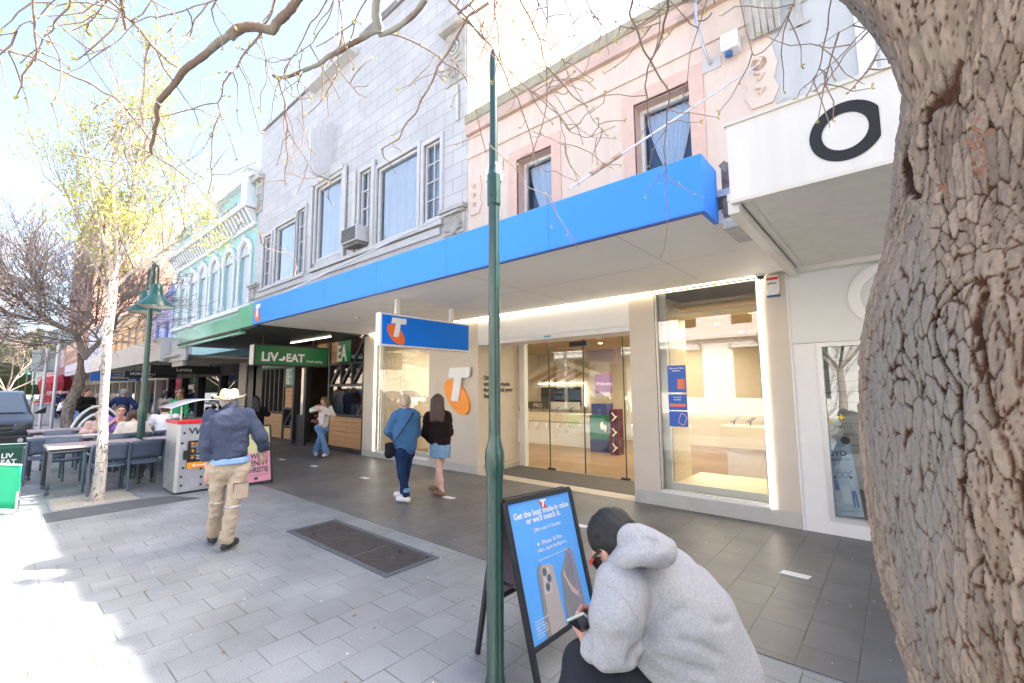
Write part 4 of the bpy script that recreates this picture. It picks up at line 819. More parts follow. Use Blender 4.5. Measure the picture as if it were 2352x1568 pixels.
t=shopfront('jewellery shop front with black header and dark glass',-24.8,-18.62,(.06,.06,.065),(.02,.02,.022),seed=5)
b=MB(); b.box(-19.35,-18.62,YF-.05,YF+.3,0,2.8); b.build('pillar',taup,t); b=MB(); b.box(-20.4,-19.5,YF+.5,YF+.6,.6,2.2); b.build('timber_panel',timber,t)
t=shopfront('dark noodle shop front with white lettering inside',-30,-24.9,(.012,.012,.013),(.015,.015,.015),seed=8); TX('lettering','HOKK',.3,(-26.6,YF+.1,1.75),(1,0,0),(0,0,1),lwhite,t,.004,bold=.02)
shopfront('camera shop front full of bright displays',-41,-30.2,(.5,.5,.52),(.45,.44,.42),seed=3); shopfront('pale shop front beyond the camera shop',-58,-41.2,(.4,.38,.34),(.6,.58,.52),seed=4); shopfront('distant cream shop fronts under the far awnings',-90,-58.2,(.3,.28,.25),(.5,.45,.38),seed=6)
def hang(label,x,y0,y1,z0,z1,m,txt,tm,ts,bold=.02,extra=None,align='LEFT'):
    t=thing('hanging_sign',label,'hanging sign',(x,(y0+y1)/2,z0)); b=MB(); b.box(x-.12,x,y0,y1,z0,z1); b.build('case',m,t)
    for s_,yy,zz,mm,sz in txt: TX('lettering',s_,sz,(x+.001,yy,zz),(0,1,0),(0,0,1),mm,t,.004,bold=bold)
    for y in (y0+.3,y1-.3): b=MB(); b.tube([(x-.06,y,z1),(x-.06,y,z1+.35)],.015,6); b.build('hanger',dark,t)
    return t
yel=mat('yellow_text',(.85,.6,.02),.5,var=0)
hang('long black hanging sign with slanted white Lovisa lettering',-20.5,3.78,6.0,2.3,2.62,black,(('Lovisa',4.55,2.4,lwhite,.2),),None,0,bold=.004)
hang('black hanging sign with white HOKKAIDO lettering',-23,3.45,5.15,2.2,2.46,black,(('HOKKAIDO',3.62,2.31,lwhite,.15),('DINNER',4.1,2.23,lwhite,.06)),None,0)
hang('blue hanging sign with camera house in yellow and white letters',-27,2.9,4.65,2.14,2.5,mat('camera_blue',(.01,.09,.32),.4,var=.05),(('LAUNCESTON',3.65,2.4,lwhite,.06),('camera',3.62,2.24,yel,.2),('house',4.2,2.17,lwhite,.12)),None,0)
# ---------------- right shop front ----------------
t=thing('optician_shop','white optician shop front with a low display window beside the tree','shop front',(1.5,YF,0))
b=MB(); b.box(-.96,8,YF-.005,YF+.3,2.19,3.06); b.build('header_board',mat('pale_board',(.7,.71,.69),.4,var=.02),t)
b=MB(); b.box(-.965,-.945,YF-.025,YF+.05,0,3.06); b.box(-.95,-.7,YF,YF+.3,0,2.185); b.box(-.7,1.3,YF,YF+.3,0,.15); b.box(1.3,8,YF,YF+.3,0,2.185); b.each('wall',white,t)
b=MB(); framebox(b,-.7,1.3,.15,2.185,.05,YF-.01,YF+.08); b.build('window_frame',fr,t)
link('pane',[(-.65,YF+.04,.2),(1.25,YF+.04,.2),(1.25,YF+.04,2.13),(-.65,YF+.04,2.13)],[(0,1,2,3)],gls,t)
sl=mat('slat_wall',(.5,.52,.5),.6,var=.03); b=MB()
for k in range(13): b.box(-.68,-.66,YF+.32,YF+1.9,.2+k*.155,.2+k*.155+.145); b.box(-.66,2.5,YF+1.9,YF+1.95,.2+k*.155,.2+k*.155+.145)
b.build('slat_wall',sl,t); b=MB(); b.box(-.7,2.5,YF+.3,YF+2,.13,.15); b.box(-.7,2.5,YF+.31,YF+2,2.2,2.25); b.box(-.72,-.69,YF+.31,YF+2,0,2.2); b.box(-.7,2.5,YF+1.96,YF+2,0,2.2); b.build('display_box',mat('brown_floor',(.25,.2,.16),.7,var=.1),t)
b=MB(); n=40
for k in range(n):
    a0,a1=2*math.pi*k/n,2*math.pi*(k+1)/n; c=(.0,2.67)
    P=[(c[0]+r*math.cos(a),YF-y,c[1]+r*math.sin(a)) for a in (a0,a1) for r,y in ((.36,.006),(.25,.006),(.36,.045),(.25,.045))]
    b.add(P,[(2,3,7,6),(0,2,6,4),(1,5,7,3)])
b.build('ring_sign',lwhite,t)
t=thing('eyewear_poster','pale blue BYO PRESCRIPTION poster with glasses and two drawn figures, leaning in the window','poster',(-.55,YF+.2,.17))
pbm=mat('poster_pale_blue',(.42,.58,.75),.6,var=.02); o=np.array((-.66,YF+.13,.19)); ex=U((.98,.0,.1)); ey=U((-.1,.13,.98)); 
b=MB(); b.prism([(0,0),(.27,0),(.27,.84),(0,.84)],o,ex,ey,.008); b.build('sheet',pbm,t); nn=np.cross(ex,ey); o2=o+nn*.009; navy=mat('navy_ink',(.02,.04,.18),.6,var=0)
q=dict(m=navy,parent=t,depth=.001)
TX('lettering',"OSCAR WYLEE",.024,o2+ex*.135+ey*.77,ex,ey,align='CENTER',**q); TX('lettering','BYO',.085,o2+ex*.135+ey*.665,ex,ey,align='CENTER',bold=.02,**q); TX('lettering','PRESCRIPTION',.036,o2+ex*.135+ey*.61,ex,ey,align='CENTER',bold=.01,**q); TX('lettering','We accept all valid prescriptions at our store',.0095,o2+ex*.135+ey*.56,ex,ey,align='CENTER',**q); TX('lettering','Leaving our selection of frames that suit your style\nMade prescription by clinicians',.0085,o2+ex*.135+ey*.06,ex,ey,align='CENTER',**q)
b=MB()
for cx_ in (.11,.17): 
    a=np.linspace(0,6.3,18); b.tube([o2+nn*.002+ex*(cx_+.025*math.cos(q_))+ey*(.45+.028*math.sin(q_)) for q_ in a],.003,5)
b.tube([o2+ex*.09+ey*.47,o2+ex*.1+ey*.51,o2+ex*.14+ey*.5],.003,5); b.tube([o2+ex*.195+ey*.46,o2+ex*.24+ey*.5],.003,5)
b.build('drawn_glasses',navy,t)
def fig(x,m1,m2):
    b=MB(); b.cm=0; b.prism([(x-.02,.28),(x+.025,.28),(x+.02,.4),(x-.015,.4)],o2,ex,ey,.001); b.cm=1; b.prism([(x-.02,.1),(x-.005,.1),(x+.003,.24),(x+.012,.1),(x+.027,.1),(x+.022,.278),(x-.018,.278)],o2,ex,ey,.001); b.cm=2; b.prism([(x+.0+.014*math.cos(a),.425+.018*math.sin(a)) for a in np.linspace(0,5.8,10)],o2,ex,ey,.001); b.build('drawn_figure',None,t,mats=[m1,m2,mat('dk_hair',(.03,.03,.05),.6,var=0)])
fig(.065,mat('fig_blue',(.08,.18,.5),.6,var=0),mat('fig_pale',(.55,.62,.8),.6,var=0)); fig(.215,MATS['fig_pale'],MATS['fig_blue'])
b=MB(); b.prism([(.1,.14),(.19,.14),(.18,.33),(.095,.33)],o2-nn*.0005,ex,ey,.001); b.build('drawn_scroll',mat('fig_sheet',(.6,.72,.85),.6,var=0),t)
t=thing('window_decal','white decal reading 3 PAIRS with small yellow stars on the optician window','decal',(-.4,YF+.04,1.2)); yd=YF+.038
TX('lettering','3 PAIRS x 2',.035,(-.6,yd,1.2),(1,0,0),(0,0,1),ink,t,.001)
b=MB()
for cx_,cz_,r_ in ((-.52,1.32,.05),(-.63,1.28,.035)): b.prism([(cx_+r_*math.cos(k*math.pi/4)*(1 if k%2==0 else .3),cz_+r_*math.sin(k*math.pi/4)*(1 if k%2==0 else .3)) for k in range(8)],(0,yd,0),(1,0,0),(0,0,1),.001)
b.build('star',yel,t)
b=MB(); b.sphere((-.5,yd,1.06),.045,12,8,(1,.05,1)); b.build('drawn_face',ink,t); 
# ---------------- across the street (seen in the glass) ----------------
t=thing('opposite_building','white arcaded building across the road, seen reflected in the shop glass','building',(-5,-16,0)); ow=mat('opp_white',(.72,.71,.68),.8,var=.05)
oh=[(x,x+1.5,1.0,4.0) for x in np.arange(-33,14,3.2)]+[(x,x+1.2,5.4,7.2) for x in np.arange(-33,14,3.2)]
wall('wall',-35,15,-.1,8.6,oh,-16.3,-16,ow,t); b=MB(); b.box(-35,15,-17.6,-17.4,-.1,8); b.build('dark_rooms',inner,t); b=MB(); b.box(-35.2,15.2,-16.6,-15.5,8.6,9.0); b.box(-35,15,-16,-15.8,4.6,4.8); b.box(-34,-10,-16,-14,4.0,4.1); b.build('cornice',ow,t)
b=MB()
for h_ in oh[:len(oh)//2]: b.tube([(h_[0]+.75+.8*math.cos(a),-15.95,4.0+.8*math.sin(a)) for a in np.linspace(0,math.pi,12)],.09,6)
b.build('arch_moulding',mat('opp_trim',(.5,.48,.44),.8,var=.05),t)
t=thing('opposite_building','red brick shop across the road, seen reflected in the shop glass','building',(22,-16,0)); b=MB(); b.box(15.3,40,-24,-16,-.1,6); b.each('wall',mat('opp_brick',(.25,.08,.06),.8,var=.1),t); b=MB(); b.box(15.3,40,-16,-13.8,3,3.6); b.build('awning',mat('opp_awn',(.3,.05,.08),.7,var=.1),t)
t=thing('opposite_building','tan rendered building across the road at the left','building',(-50,-16,0)); b=MB(); b.box(-80,-35.3,-26,-16,-.1,8); b.each('wall',mat('opp_tan',(.5,.42,.32),.8,var=.1),t)
struct(pavement('far_pavement',[(60,-16.3),(60,-12.5),(-300,-12.5),(-300,-16.3)],-.12,0,pav))
# ---------------- people ----------------
skinm={}
def skin(c): return mat('skin_%d'%int(c[0]*1000),c,.5,var=.06,vs=20)
SK=(.62,.34,.24); SK2=(.5,.26,.17)
lipm=mat('lip_colour',(.42,.13,.12),.5,var=0); eyem=mat('eye_dark',(.02,.015,.01),.2,var=0)
def PL(base):
    base=np.array(base,float); n=base.copy(); n[2]=0; n/=np.linalg.norm(n)
    def f(x,y,dd=0.): d=ray(x,y); return CC+d*(((base-CC)@n+dd)/(d@n))
    return f
def head_parts(c,f,u,s=1.,h=.006,face=True,nk=True):
    f=U(f); u=np.array(u,float); u=U(u-f*(u@f)); r=np.cross(f,u); c=np.array(c,float)
    def L(x,y,z): return c+s*(r*x+f*y+u*z)
    q=S(.018*s); q.ell(L(0,-.012,.03),(.074*s,.094*s,.088*s),r,f); q.ell(L(0,.028,-.045),(.054*s,.062*s,.068*s),r,f,k=.03*s); q.cap(L(0,.045,-.088),L(0,.03,-.07),.026*s,.03*s)
    if nk: q.cap(L(0,-.02,-.06),L(0,-.035,-.17),.052*s,.056*s,k=.03*s)
    if face:
        q.cap(L(0,.098,.008),L(0,.113,-.024),.010*s,.0155*s,k=.012*s); q.cap(L(-.04,.078,.03),L(.04,.078,.03),.014*s,k=.015*s)
        for e in (-1,1): q.ell(L(.032*e,.098,.006),(.019*s,.016*s,.013*s),r,f,k=.012*s,sub=True)
        q.cap(L(-.018,.088,-.052),L(.018,.088,-.052),.0095*s,k=.006*s)
    for e in (-1,1): q.ell(L(.076*e,-.012,-.005),(.010*s,.02*s,.032*s),r,f,k=.008*s)
    V,F=q.mesh(h)
    cen=V[F].mean(1); mi=np.zeros(len(F),int)
    if face:
        for e in (-1,1): mi[np.linalg.norm((cen-L(.032*e,.086,.007))*1.0,axis=1)<.0125*s]=2
        mi[np.abs((cen-L(0,.095,-.052))@u)+.35*np.abs((cen-L(0,.095,-.052))@r)+.25*np.abs((cen-L(0,.095,-.052))@f)<.011*s]=1
    return V,F,mi,L
def hand_parts(w,d,nrm,th,s=1.,curl=.5,h=.0045,side=1):
    """w wrist, d finger direction, nrm palm normal (fingers curl towards it), th thumb side"""
    d=U(d); nrm=U(np.array(nrm,float)-d*(np.array(nrm,float)@d)); t=np.cross(d,nrm); t=t*(1 if t@np.array(th,float)>0 else -1); q=S(.009*s)
    w=np.array(w,float); P=lambda a,b,c:w+s*(d*a+t*b+nrm*c)
    for b in (-.028,-.009,.011,.029): q.cap(P(.01,b*.6,0),P(.085,b,0),.0155*s,.0125*s,k=.014*s)
    for b,L in ((.03,.074),(.011,.083),(-.009,.078),(-.028,.062)):
        p0=P(.088,b,0); a1=.25+curl*.8; a2=a1+curl*1.15; a3=a2+curl*.7
        p1=p0+s*L*.45*(d*math.cos(a1)+nrm*math.sin(a1)); p2=p1+s*L*.32*(d*math.cos(a2)+nrm*math.sin(a2)); p3=p2+s*L*.23*(d*math.cos(a3)+nrm*math.sin(a3))
        q.cap(p0,p1,.0098*s,.0088*s,k=.005*s); q.cap(p1,p2,.0088*s,.008*s,k=.004*s); q.cap(p2,p3,.008*s,.0065*s,k=.004*s)
    p1=P(.055,.055,.018+.02*curl); p2=P(.085,.062-.02*curl,.03+.03*curl); q.cap(P(.015,.022,.005),p1,.016*s,.0115*s,k=.012*s); q.cap(p1,p2,.011*s,.0085*s,k=.005*s)
    q.cap(P(-.035,0,0),P(.015,0,0),.021*s,.022*s,k=.015*s)
    return q.mesh(h)
def hair_mesh(L,f,u,s,style,h=.008,seed=0):
    f=U(f); u=U(np.array(u)-f*(np.array(u)@f)); r=np.cross(f,u); q=S(.02*s)
    g=lambda *a:L(*a)
    q.ell(g(0,-.018,.038),(.083*s,.1*s,.09*s),r,f)
    if style in('short','crop'):
        q.ell(g(0,-.05,-.01),(.074*s,.062*s,.075*s),r,f,k=.03)
        q.clip(g(0,.068,.045),f*1.0-u*.9); q.clip(g(0,0,-.075),-u)
        q.p.append(('s',g(0,.09,-.02),np.array([r,f,u]),np.array((.09,.12,.08))*s,.015))
    if style=='long':
        for x in (-.055,0,.055): q.cap(g(x,-.055,.02),g(x*1.35,-.1,-.3),.055*s,.045*s,k=.03)
        q.p.append(('s',g(0,.1,-.03),np.array([r,f,u]),np.array((.058,.12,.1))*s,.01))
        for e in (-1,1): q.cap(g(.07*e,.0,.03),g(.1*e,-.02,-.22),.022*s,.03*s,k=.02)
        q.clip(g(0,0,-.33),-u+f*.0)
    if style=='shoulder':
        for x in (-.05,.05): q.cap(g(x,-.05,.02),g(x*1.6,-.05,-.19),.055*s,.04*s,k=.03)
        for e in (-1,1): q.cap(g(.068*e,.03,.05),g(.095*e,.03,-.2),.022*s,.03*s,k=.02)
        q.p.append(('s',g(0,.1,-.025),np.array([r,f,u]),np.array((.056,.1,.095))*s,.01))
    q.fold(.0065*s,55,seed,(1,1,.2))
    return q.mesh(h)
def fabric(n,c,var=.1,vs=12,bump=.25,rough=.85,**k): return mat(n,c,rough,var=var,vs=vs,bump=bump,bs=260,bd=.003,spec=.2,**k)
def figure(label,J,fwd,o):
    """J joints in world space; o outfit"""
    g=lambda k:np.array(J[k],float); s=o.get('s',1.); h=o.get('h',.014); F_=U(fwd)
    root=thing('person',label,'person',tuple(np.round((g('anL')+g('anR'))/2*np.array([1,1,0]),3)) if 'anL' in J else tuple(J['base']),o.get('group'))
    side=U(g('shR')-g('shL')); up=U(g('chest')-g('pelvis')); w=o.get('w',1.)
    hf=U(o.get('hf',F_)); hu=np.array(o.get('hu',(0,0,1)),float)
    # skin body
    b=S(.03*s); b.cap(g('pelvis'),g('chest'),.1*s*w,.115*s*w,flat=(F_,.7)); b.cap(g('shL'),g('shR'),.045*s); b.cap(g('chest'),g('neck'),.07*s,.05*s); b.cap(g('neck'),g('head')+0*up,.05*s,.05*s)
    for e in 'LR':
        b.cap(g('sh'+e),g('el'+e),.045*s,.037*s); b.cap(g('el'+e),g('wr'+e),.038*s,.026*s)
        if 'kn'+e in J:
            b.cap(g('hip'+e),g('kn'+e),.075*s*o.get('leg',1),.05*s); b.cap(g('kn'+e),(g('kn'+e)+g('an'+e))/2,.048*s,.05*s); b.cap((g('kn'+e)+g('an'+e))/2,g('an'+e),.048*s,.033*s)
            td=U(o.get('toe'+e,F_)); b.cap(g('an'+e)-td*.02*s-up*.02,g('an'+e)+td*.15*s-np.array([0,0,.045*s]),.034*s,.026*s)
    M=[b.mesh(h)]; hv,hfa,hmi,L=head_parts(g('head'),hf,hu,s,o.get('hh',.007),o.get('face',True))
    nb=len(M[0][1]); hands=[]
    for e in 'LR':
        hd=o.get('hd'+e)
        if hd: hands.append(hand_parts(g('wr'+e),hd[0],hd[1],hd[2],s,hd[3],o.get('hha',.006)))
    V,F=join(M[0],(hv,hfa),*hands); mi=np.zeros(len(F),int); mi[nb:nb+len(hfa)]=hmi
    sk=skin(o.get('skin',SK)); link('body',V,F,None,root,True,mats=[sk,lipm,eyem],mi=mi)
    # top
    lo=o.get('loose',.025)*s; t=S(.04*s); fl=(F_,o.get('deep',.72))
    t.cap(g('pelvis'),g('chest'),(.125*w+lo),(.14*w+lo),flat=fl); sh=(g('shL')+g('shR'))/2
    t.cap(g('shL')-up*.02,g('shR')-up*.02,.055*s+lo*.7); t.cap(g('chest'),g('neck')-up*.03,.11*s,.06*s,k=.06)
    if o.get('extra_top'): o['extra_top'](t,g)
    for e in 'LR':
        ar=o.get('arm',1.); sl=o.get('sleeve',1.0)
        if sl>=.5: t.cap(g('sh'+e),g('el'+e),(.058*s+lo*.6)*ar,(.048*s+lo*.6)*ar,k=.02); q=g('el'+e)+(g('wr'+e)-g('el'+e))*((sl-.5)*2); t.cap(g('el'+e),q,(.05*s+lo*.6)*ar,(.036*s+lo*.5)*ar,k=.02)
        else: q=g('sh'+e)+(g('el'+e)-g('sh'+e))*sl*2; t.cap(g('sh'+e),q,(.06*s+lo*.5),(.058*s+lo*.5),k=.02)
    hem=g('pelvis')-up*o.get('hem',.12)*s; t.clip(hem,-up); t.clip(g('neck')+up*.035*s,U(g('head')-g('neck'))); t.fold(.009*s*o.get('wrinkle',1),11,o.get('seed',1),(1,1,1.4)); t.fold(.003*s,38,3)
    link('top',*t.mesh(h*.85),o['top'],root,True)
    # bottoms
    if 'knL' in J:
        t=S(.05*s); lb=o.get('lb',.02)*s; hr=o.get('hipr',.1)*s; t.cap(g('hipL'),g('hipR'),hr*w+lb*.5); t.cap(g('pelvis')+up*.06,(g('hipL')+g('hipR'))/2,hr*w,hr*1.05*w)
        if o.get('bottom')=='skirt':
            m=(g('hipL')+g('hipR'))/2; t.cap(m,m-np.array([0,0,.22*s]),.155*s,.18*s,flat=(F_,.75)); t.clip(m-np.array([0,0,o.get('skl',.25)*s]),(0,0,-1)); t.fold(.006,14,4,(1,1,.5))
        else:
            fr=o.get('flare',0)
            for e in 'LR':
                t.cap(g('hip'+e),g('kn'+e),.088*s+lb,.058*s+lb,k=.03); an=g('an'+e); t.cap(g('kn'+e),an+(g('kn'+e)-an)*o.get('cuff',.06),.058*s+lb,.046*s+lb+fr,k=.012)
            t.fold(.008*s*o.get('wrinkle',1),13,9,(1,1,1.6)); t.fold(.003,34,3,(1,1,2))
            t.clip((g('anL')+g('anR'))/2*0+np.array([0,0,min(g('anL')[2],g('anR')[2])-.03]),(0,0,-1))
        t.clip(g('pelvis')+up*.1,up)
        link(o.get('bname','trousers'),*t.mesh(h*.85),o['bot'],root,True)
        for e in 'LR':
            td=U(o.get('toe'+e,F_)); a=g('an'+e); q=S(.02*s); lz=a[2]-.075*s; z=np.array([0,0,1.]); heel=a-td*.035*s; 
            hl=heel-z*(.048*s); tl=U(o.get('tip'+e,td)); toe=hl+tl*.185*s
            q.cap(hl,toe,.036*s,.036*s); q.cap(a-z*.01,hl+tl*.05,.044*s,.042*s); q.cap(hl+tl*.06+z*.015,toe-tl*.03+z*.0,.04*s,.034*s)
            q.clip(hl-z*.034*s,-(z-tl*(z@tl))); q.clip(a+z*.03*s,z); sh_=link('shoe',*q.mesh(.008),o['shoe'],root,True)
            q2=S(.01); q2.cap(hl,toe,.041*s,.041*s); q2.clip(hl-z*.018*s,(z-tl*(z@tl))); q2.clip(hl-z*.04*s,-(z-tl*(z@tl))); link('sole',*q2.mesh(.008),o.get('solem',o['shoe']),sh_,True)
    if o.get('hair'):
        link('hair',*hair_mesh(L,hf,hu,s,o['hair'],.009,o.get('seed',1)),o['hairm'],root,True)
    return root,L,g
hm_br=mat('hair_brown',(.05,.022,.012),.45,col2=(.1,.05,.03),vs=14,stretch=(6,6,1),bump=.4,bs=120); hm_bk=mat('hair_black',(.008,.008,.01),.4,var=.3,bump=.4,bs=150); hm_bl=mat('hair_blonde',(.55,.43,.28),.55,col2=(.3,.22,.15),vs=30,stretch=(1,1,.3),bump=.4,bs=130); hm_gr=mat('hair_grey',(.3,.29,.27),.6,var=.2,bump=.4,bs=120)
denim=fabric('denim_blue',(.05,.14,.32),var=.15,vs=8); navyj=fabric('jeans_navy',(.012,.03,.085),var=.2,vs=6); paled=fabric('denim_pale',(.2,.33,.46),var=.15); whitesh=mat('white_leather',(.72,.7,.66),.5,var=.06)
UPZ=np.array([0,0,1.])
# --- blonde woman in denim shirt ---
c5=crop(1400,1450,500,1425); B=np.array((-5.72,4.14,0)); P=PL(B); f_=U((-.75,.66,0)); 
def Q(c,P): return lambda x,y,d=0: P(*c(x,y),d)
q=Q(c5,P)
J=dict(pelvis=q(500,800),chest=q(510,520),neck=q(500,410),head=q(500,330,.0),shL=q(400,480,-.02),elL=q(330,640,.06),wrL=q(400,745,.22),shR=q(610,480,.0),elR=q(625,670,.1),wrR=q(560,740,.28),hipL=q(455,880,-.03),knL=q(470,1130,-.05),anL=q(515,1375,-.05),hipR=q(530,880,.06),knR=q(505,1130,.1),anR=q(480,1350,.16))
J['anL'][2]=.1; J['anR'][2]=.12; 
r,L,g=figure('blonde short-haired woman in a blue denim shirt with a black crossbody bag',J,f_,dict(top=fabric('denim_shirt',(.055,.14,.27),var=.12,vs=5),bot=navyj,shoe=whitesh,solem=whitesh,hair='short',hairm=hm_bl,hf=(-.9,.45,0),loose=.04,w=1.12,hem=.2,s=.97,lb=.01,hdL=((-.6,.8,0),(0,0,1),(0,0,1),.5),hdR=((-.8,.6,0),(0,0,1),(0,0,1),.5),toeL=(-.93,-.35,0),toeR=(-.9,-.2,0),seed=3,arm=1.05))
cuffm=paled
for e in 'LR':
    a=g('an'+e); b_=S(.01); b_.cap(a+UPZ*.06,a+UPZ*.12,.062,.064); b_.clip(a+UPZ*.12,UPZ); b_.clip(a+UPZ*.06,-UPZ); link('turned_cuff',*b_.mesh(.009),cuffm,r,True)
t=thing('crossbody_bag','black slouchy crossbody bag hanging at the denim-shirted woman\'s hip','bag',tuple(q(330,850,-.12)*[1,1,1]))
s_=S(.03); s_.cap(q(325,800,-.1),q(330,890,-.1),.06,.075,flat=(UPZ*0+U(B),.6)); s_.clip(q(325,775,-.1),UPZ); s_.fold(.008,18,4); link('bag_body',*s_.mesh(.008),fabric('bag_black',(.012,.012,.014)),t,True)
b=MB(); b.tube([q(575,440,-.04),q(590,455,-.16),q(500,600,-.21),q(420,710,-.2),q(360,790,-.13)],.019,6,flat=.3,up=U(B)); b.build('strap',MATS['bag_black'],t,smooth=True)
# --- woman with long brown hair ---
B=np.array((-5.6,4.72,0)); P=PL(B); q=Q(c5,P)
J=dict(pelvis=q(890,760),chest=q(880,520),neck=q(868,410),head=q(865,315,0),shL=q(770,480),elL=q(725,660,.05),wrL=q(775,740,.2),shR=q(960,480,.02),elR=q(990,660,.06),wrR=q(940,740,.2),hipL=q(850,820),knL=q(880,1080,-.04),anL=q(905,1330,-.05),hipR=q(930,820),knR=q(880,1060,.12),anR=q(858,1280,.2))
J['anL'][2]=.1; J['anR'][2]=.12
r,L,g=figure('young woman with long brown hair in a dark sweater and short denim skirt',J,f_,dict(top=fabric('sweater_umber',(.018,.009,.009)),bot=paled,bottom='skirt',bname='skirt',skl=.17,shoe=mat('sandal_tan',(.22,.12,.07),.7,var=.15),hair='long',hairm=hm_br,hf=(-.7,.7,0),loose=.045,hem=.06,s=.97,w=1.0,leg=.95,hdL=((-.6,.8,.2),(0,0,1),(0,0,1),.6),hdR=((-.6,.8,.2),(0,0,1),(0,0,1),.6),toeL=(-.95,-.1,0),toeR=(-.85,-.1,0),seed=6,skin=(.66,.4,.31)))
for ch in list(r.children):
    if ch.name.startswith('shoe'):
        for k in ch.children: pass
# --- man in straw hat ---
c4=crop(700,1450,400,836); B=np.array((-5.5,1.78,0)); P=PL(B); q=Q(c4,P); f_=U((-.93,.36,0))
J=dict(pelvis=q(405,700),chest=q(400,420),neck=q(405,290),head=q(398,238,.05),shL=q(255,350,.0),elL=q(210,590,-.03),wrL=q(232,800,.02),shR=q(550,340,.02),elR=q(660,520,-.04),wrR=q(695,650,.14),hipL=q(315,770),knL=q(302,1040,.1),anL=q(272,1310,.3),hipR=q(485,770),knR=q(430,1070,-.05),anR=q(378,1395,-.02))
J['anL'][2]=.1; J['anR'][2]=.1
khaki=fabric('khaki_cloth',(.44,.36,.26),var=.1,vs=5)
r,L,g=figure('man in a straw hat, navy sweater and khaki cargo trousers walking away',J,f_,dict(top=fabric('sweater_navy',(.055,.07,.11),var=.12,vs=10),bot=khaki,shoe=mat('shoe_black',(.012,.013,.016),.5,var=.2),solem=mat('sole_grey',(.08,.085,.09),.6,var=.1),hair='crop',hairm=hm_gr,loose=.03,w=1.12,deep=.85,hem=-.02,hipr=.088,lb=.008,flare=.012,cuff=.07,h=.011,wrinkle=1.3,s=1.0,hdL=((.0,.1,-1),(-1,.2,0),(-.3,.9,0),.35),hdR=((-.5,.1,-1),(-.3,-1,0),(-1,0,0),.7),toeL=(-.97,.1,0),toeR=(-.6,.75,0),seed=2))
b_=S(.02); m_=g('pelvis')+UPZ*.0; b_.cap(m_-UPZ*.04,m_+UPZ*.05,.185,.185,flat=(f_,.8)); b_.clip(m_-UPZ*.045,-UPZ); b_.clip(m_+UPZ*.02,UPZ); link('shirt_tail',*b_.mesh(.01),fabric('shirt_sky',(.25,.4,.65)),r,True)
b_=S(.02); m_=g('neck')+UPZ*.035; b_.cap(m_-UPZ*.02,m_+UPZ*.03,.075,.072); b_.clip(m_+UPZ*.03,UPZ); b_.clip(m_-UPZ*.03,-UPZ); link('collar',*b_.mesh(.009),MATS['sweater_navy'],r,True)
for e,zz in (('R',.0),('L',.0)):
    k_=g('kn'+e); a=g('an'+e); b=MB(); b.lathe(k_-UPZ*.02,[(.07,0),(.073,.007),(.07,.014)],20); b.build('reflective_band',mat('reflective_grey',(.6,.6,.6),.4,var=0),r,smooth=True)
    b=MB(); 
    for k in range(4): b.lathe(a+UPZ*(.05+.018*k),[(.064,-.004),(.07,.005),(.064,.014)],18)
    b.build('elastic_cuff',khaki,r,smooth=True)
b=MB(); pk=(g('hipR')*.42+g('knR')*.58)+np.cross(f_,UPZ)*.05-f_*.105; sd=np.cross(f_,UPZ); b.hexa([pk-sd*.07-f_*.0-UPZ*.1,pk+sd*.07+f_*.05-UPZ*.1,pk+sd*.07+f_*.07-UPZ*.1,pk-sd*.07+f_*.03-UPZ*.1,pk-sd*.07+UPZ*.08,pk+sd*.07+f_*.05+UPZ*.08,pk+sd*.07+f_*.07+UPZ*.08,pk-sd*.07+f_*.03+UPZ*.08]); b.build('cargo_pocket',khaki,r,bevel=.01)
b=MB(); b.tube([pk-sd*.065-f_*.008+UPZ*.075,pk+sd*.065+f_*.04+UPZ*.075],.004,6); b.tube([pk-sd*.065-f_*.008+UPZ*.075,pk-sd*.065-f_*.008-UPZ*.02],.003,6); b.build('pocket_edge',black,r)
# hat
t=thing('straw_hat','cream straw hat with an upturned brim on the walking man','hat',tuple(L(0,-.01,.07)))
hc=L(0,-.01,.038); fr2=U(f_); sr=np.cross(fr2,UPZ)
V=[];F=[];n=40; prof=[(.0,.115),(.045,.112),(.07,.104),(.083,.085),(.089,.05),(.095,.0),(.108,-.006),(.135,-.008),(.162,-.002)]
for i,(rr_,hh_) in enumerate(prof):
    for j in range(n):
        a=2*math.pi*j/n; lift=(max(0,rr_-.095)/.067)**1.6*.05*abs(math.sin(a))**1.5 if rr_>.1 else 0; dent=-.018*math.exp(-(math.sin(a)*rr_/.03)**2) if hh_>.1 else 0
        rx=rr_*(1+.0*math.cos(a)); wob=.004*math.sin(5*a+1)*(rr_>.15)
        V.append(hc+fr2*rx*1.02*math.cos(a)+sr*rx*math.sin(a)+UPZ*(hh_+lift+dent+wob))
F=[(i*n+j,i*n+(j+1)%n,(i+1)*n+(j+1)%n,(i+1)*n+j) for i in range(len(prof)-1) for j in range(n)]
ho=link('hat_body',V,F,mat('straw',(.6,.5,.34),.75,var=.08,vs=20,bump=.4,bs=220),t,True); so=ho.modifiers.new('solid','SOLIDIFY'); so.thickness=.003
b=MB(); b.lathe(hc+UPZ*.004,[(.1,0),(.1,.012),(.098,.024)],30); b.build('band',mat('hat_band',(.5,.38,.24),.7,var=.1),t,smooth=True)
b=MB(); b.tube([hc-fr2*.115+UPZ*.01,hc-fr2*.14-UPZ*.02+sr*.02,hc-fr2*.13-UPZ*.06],.004,5); b.tube([hc-fr2*.115+UPZ*.01,hc-fr2*.13-UPZ*.015-sr*.03,hc-fr2*.12-UPZ*.03-sr*.05],.004,5); b.sphere(hc-fr2*.12+UPZ*.008,.011,8,6); b.build('cord',mat('cord_rust',(.45,.16,.08),.7,var=0),t)
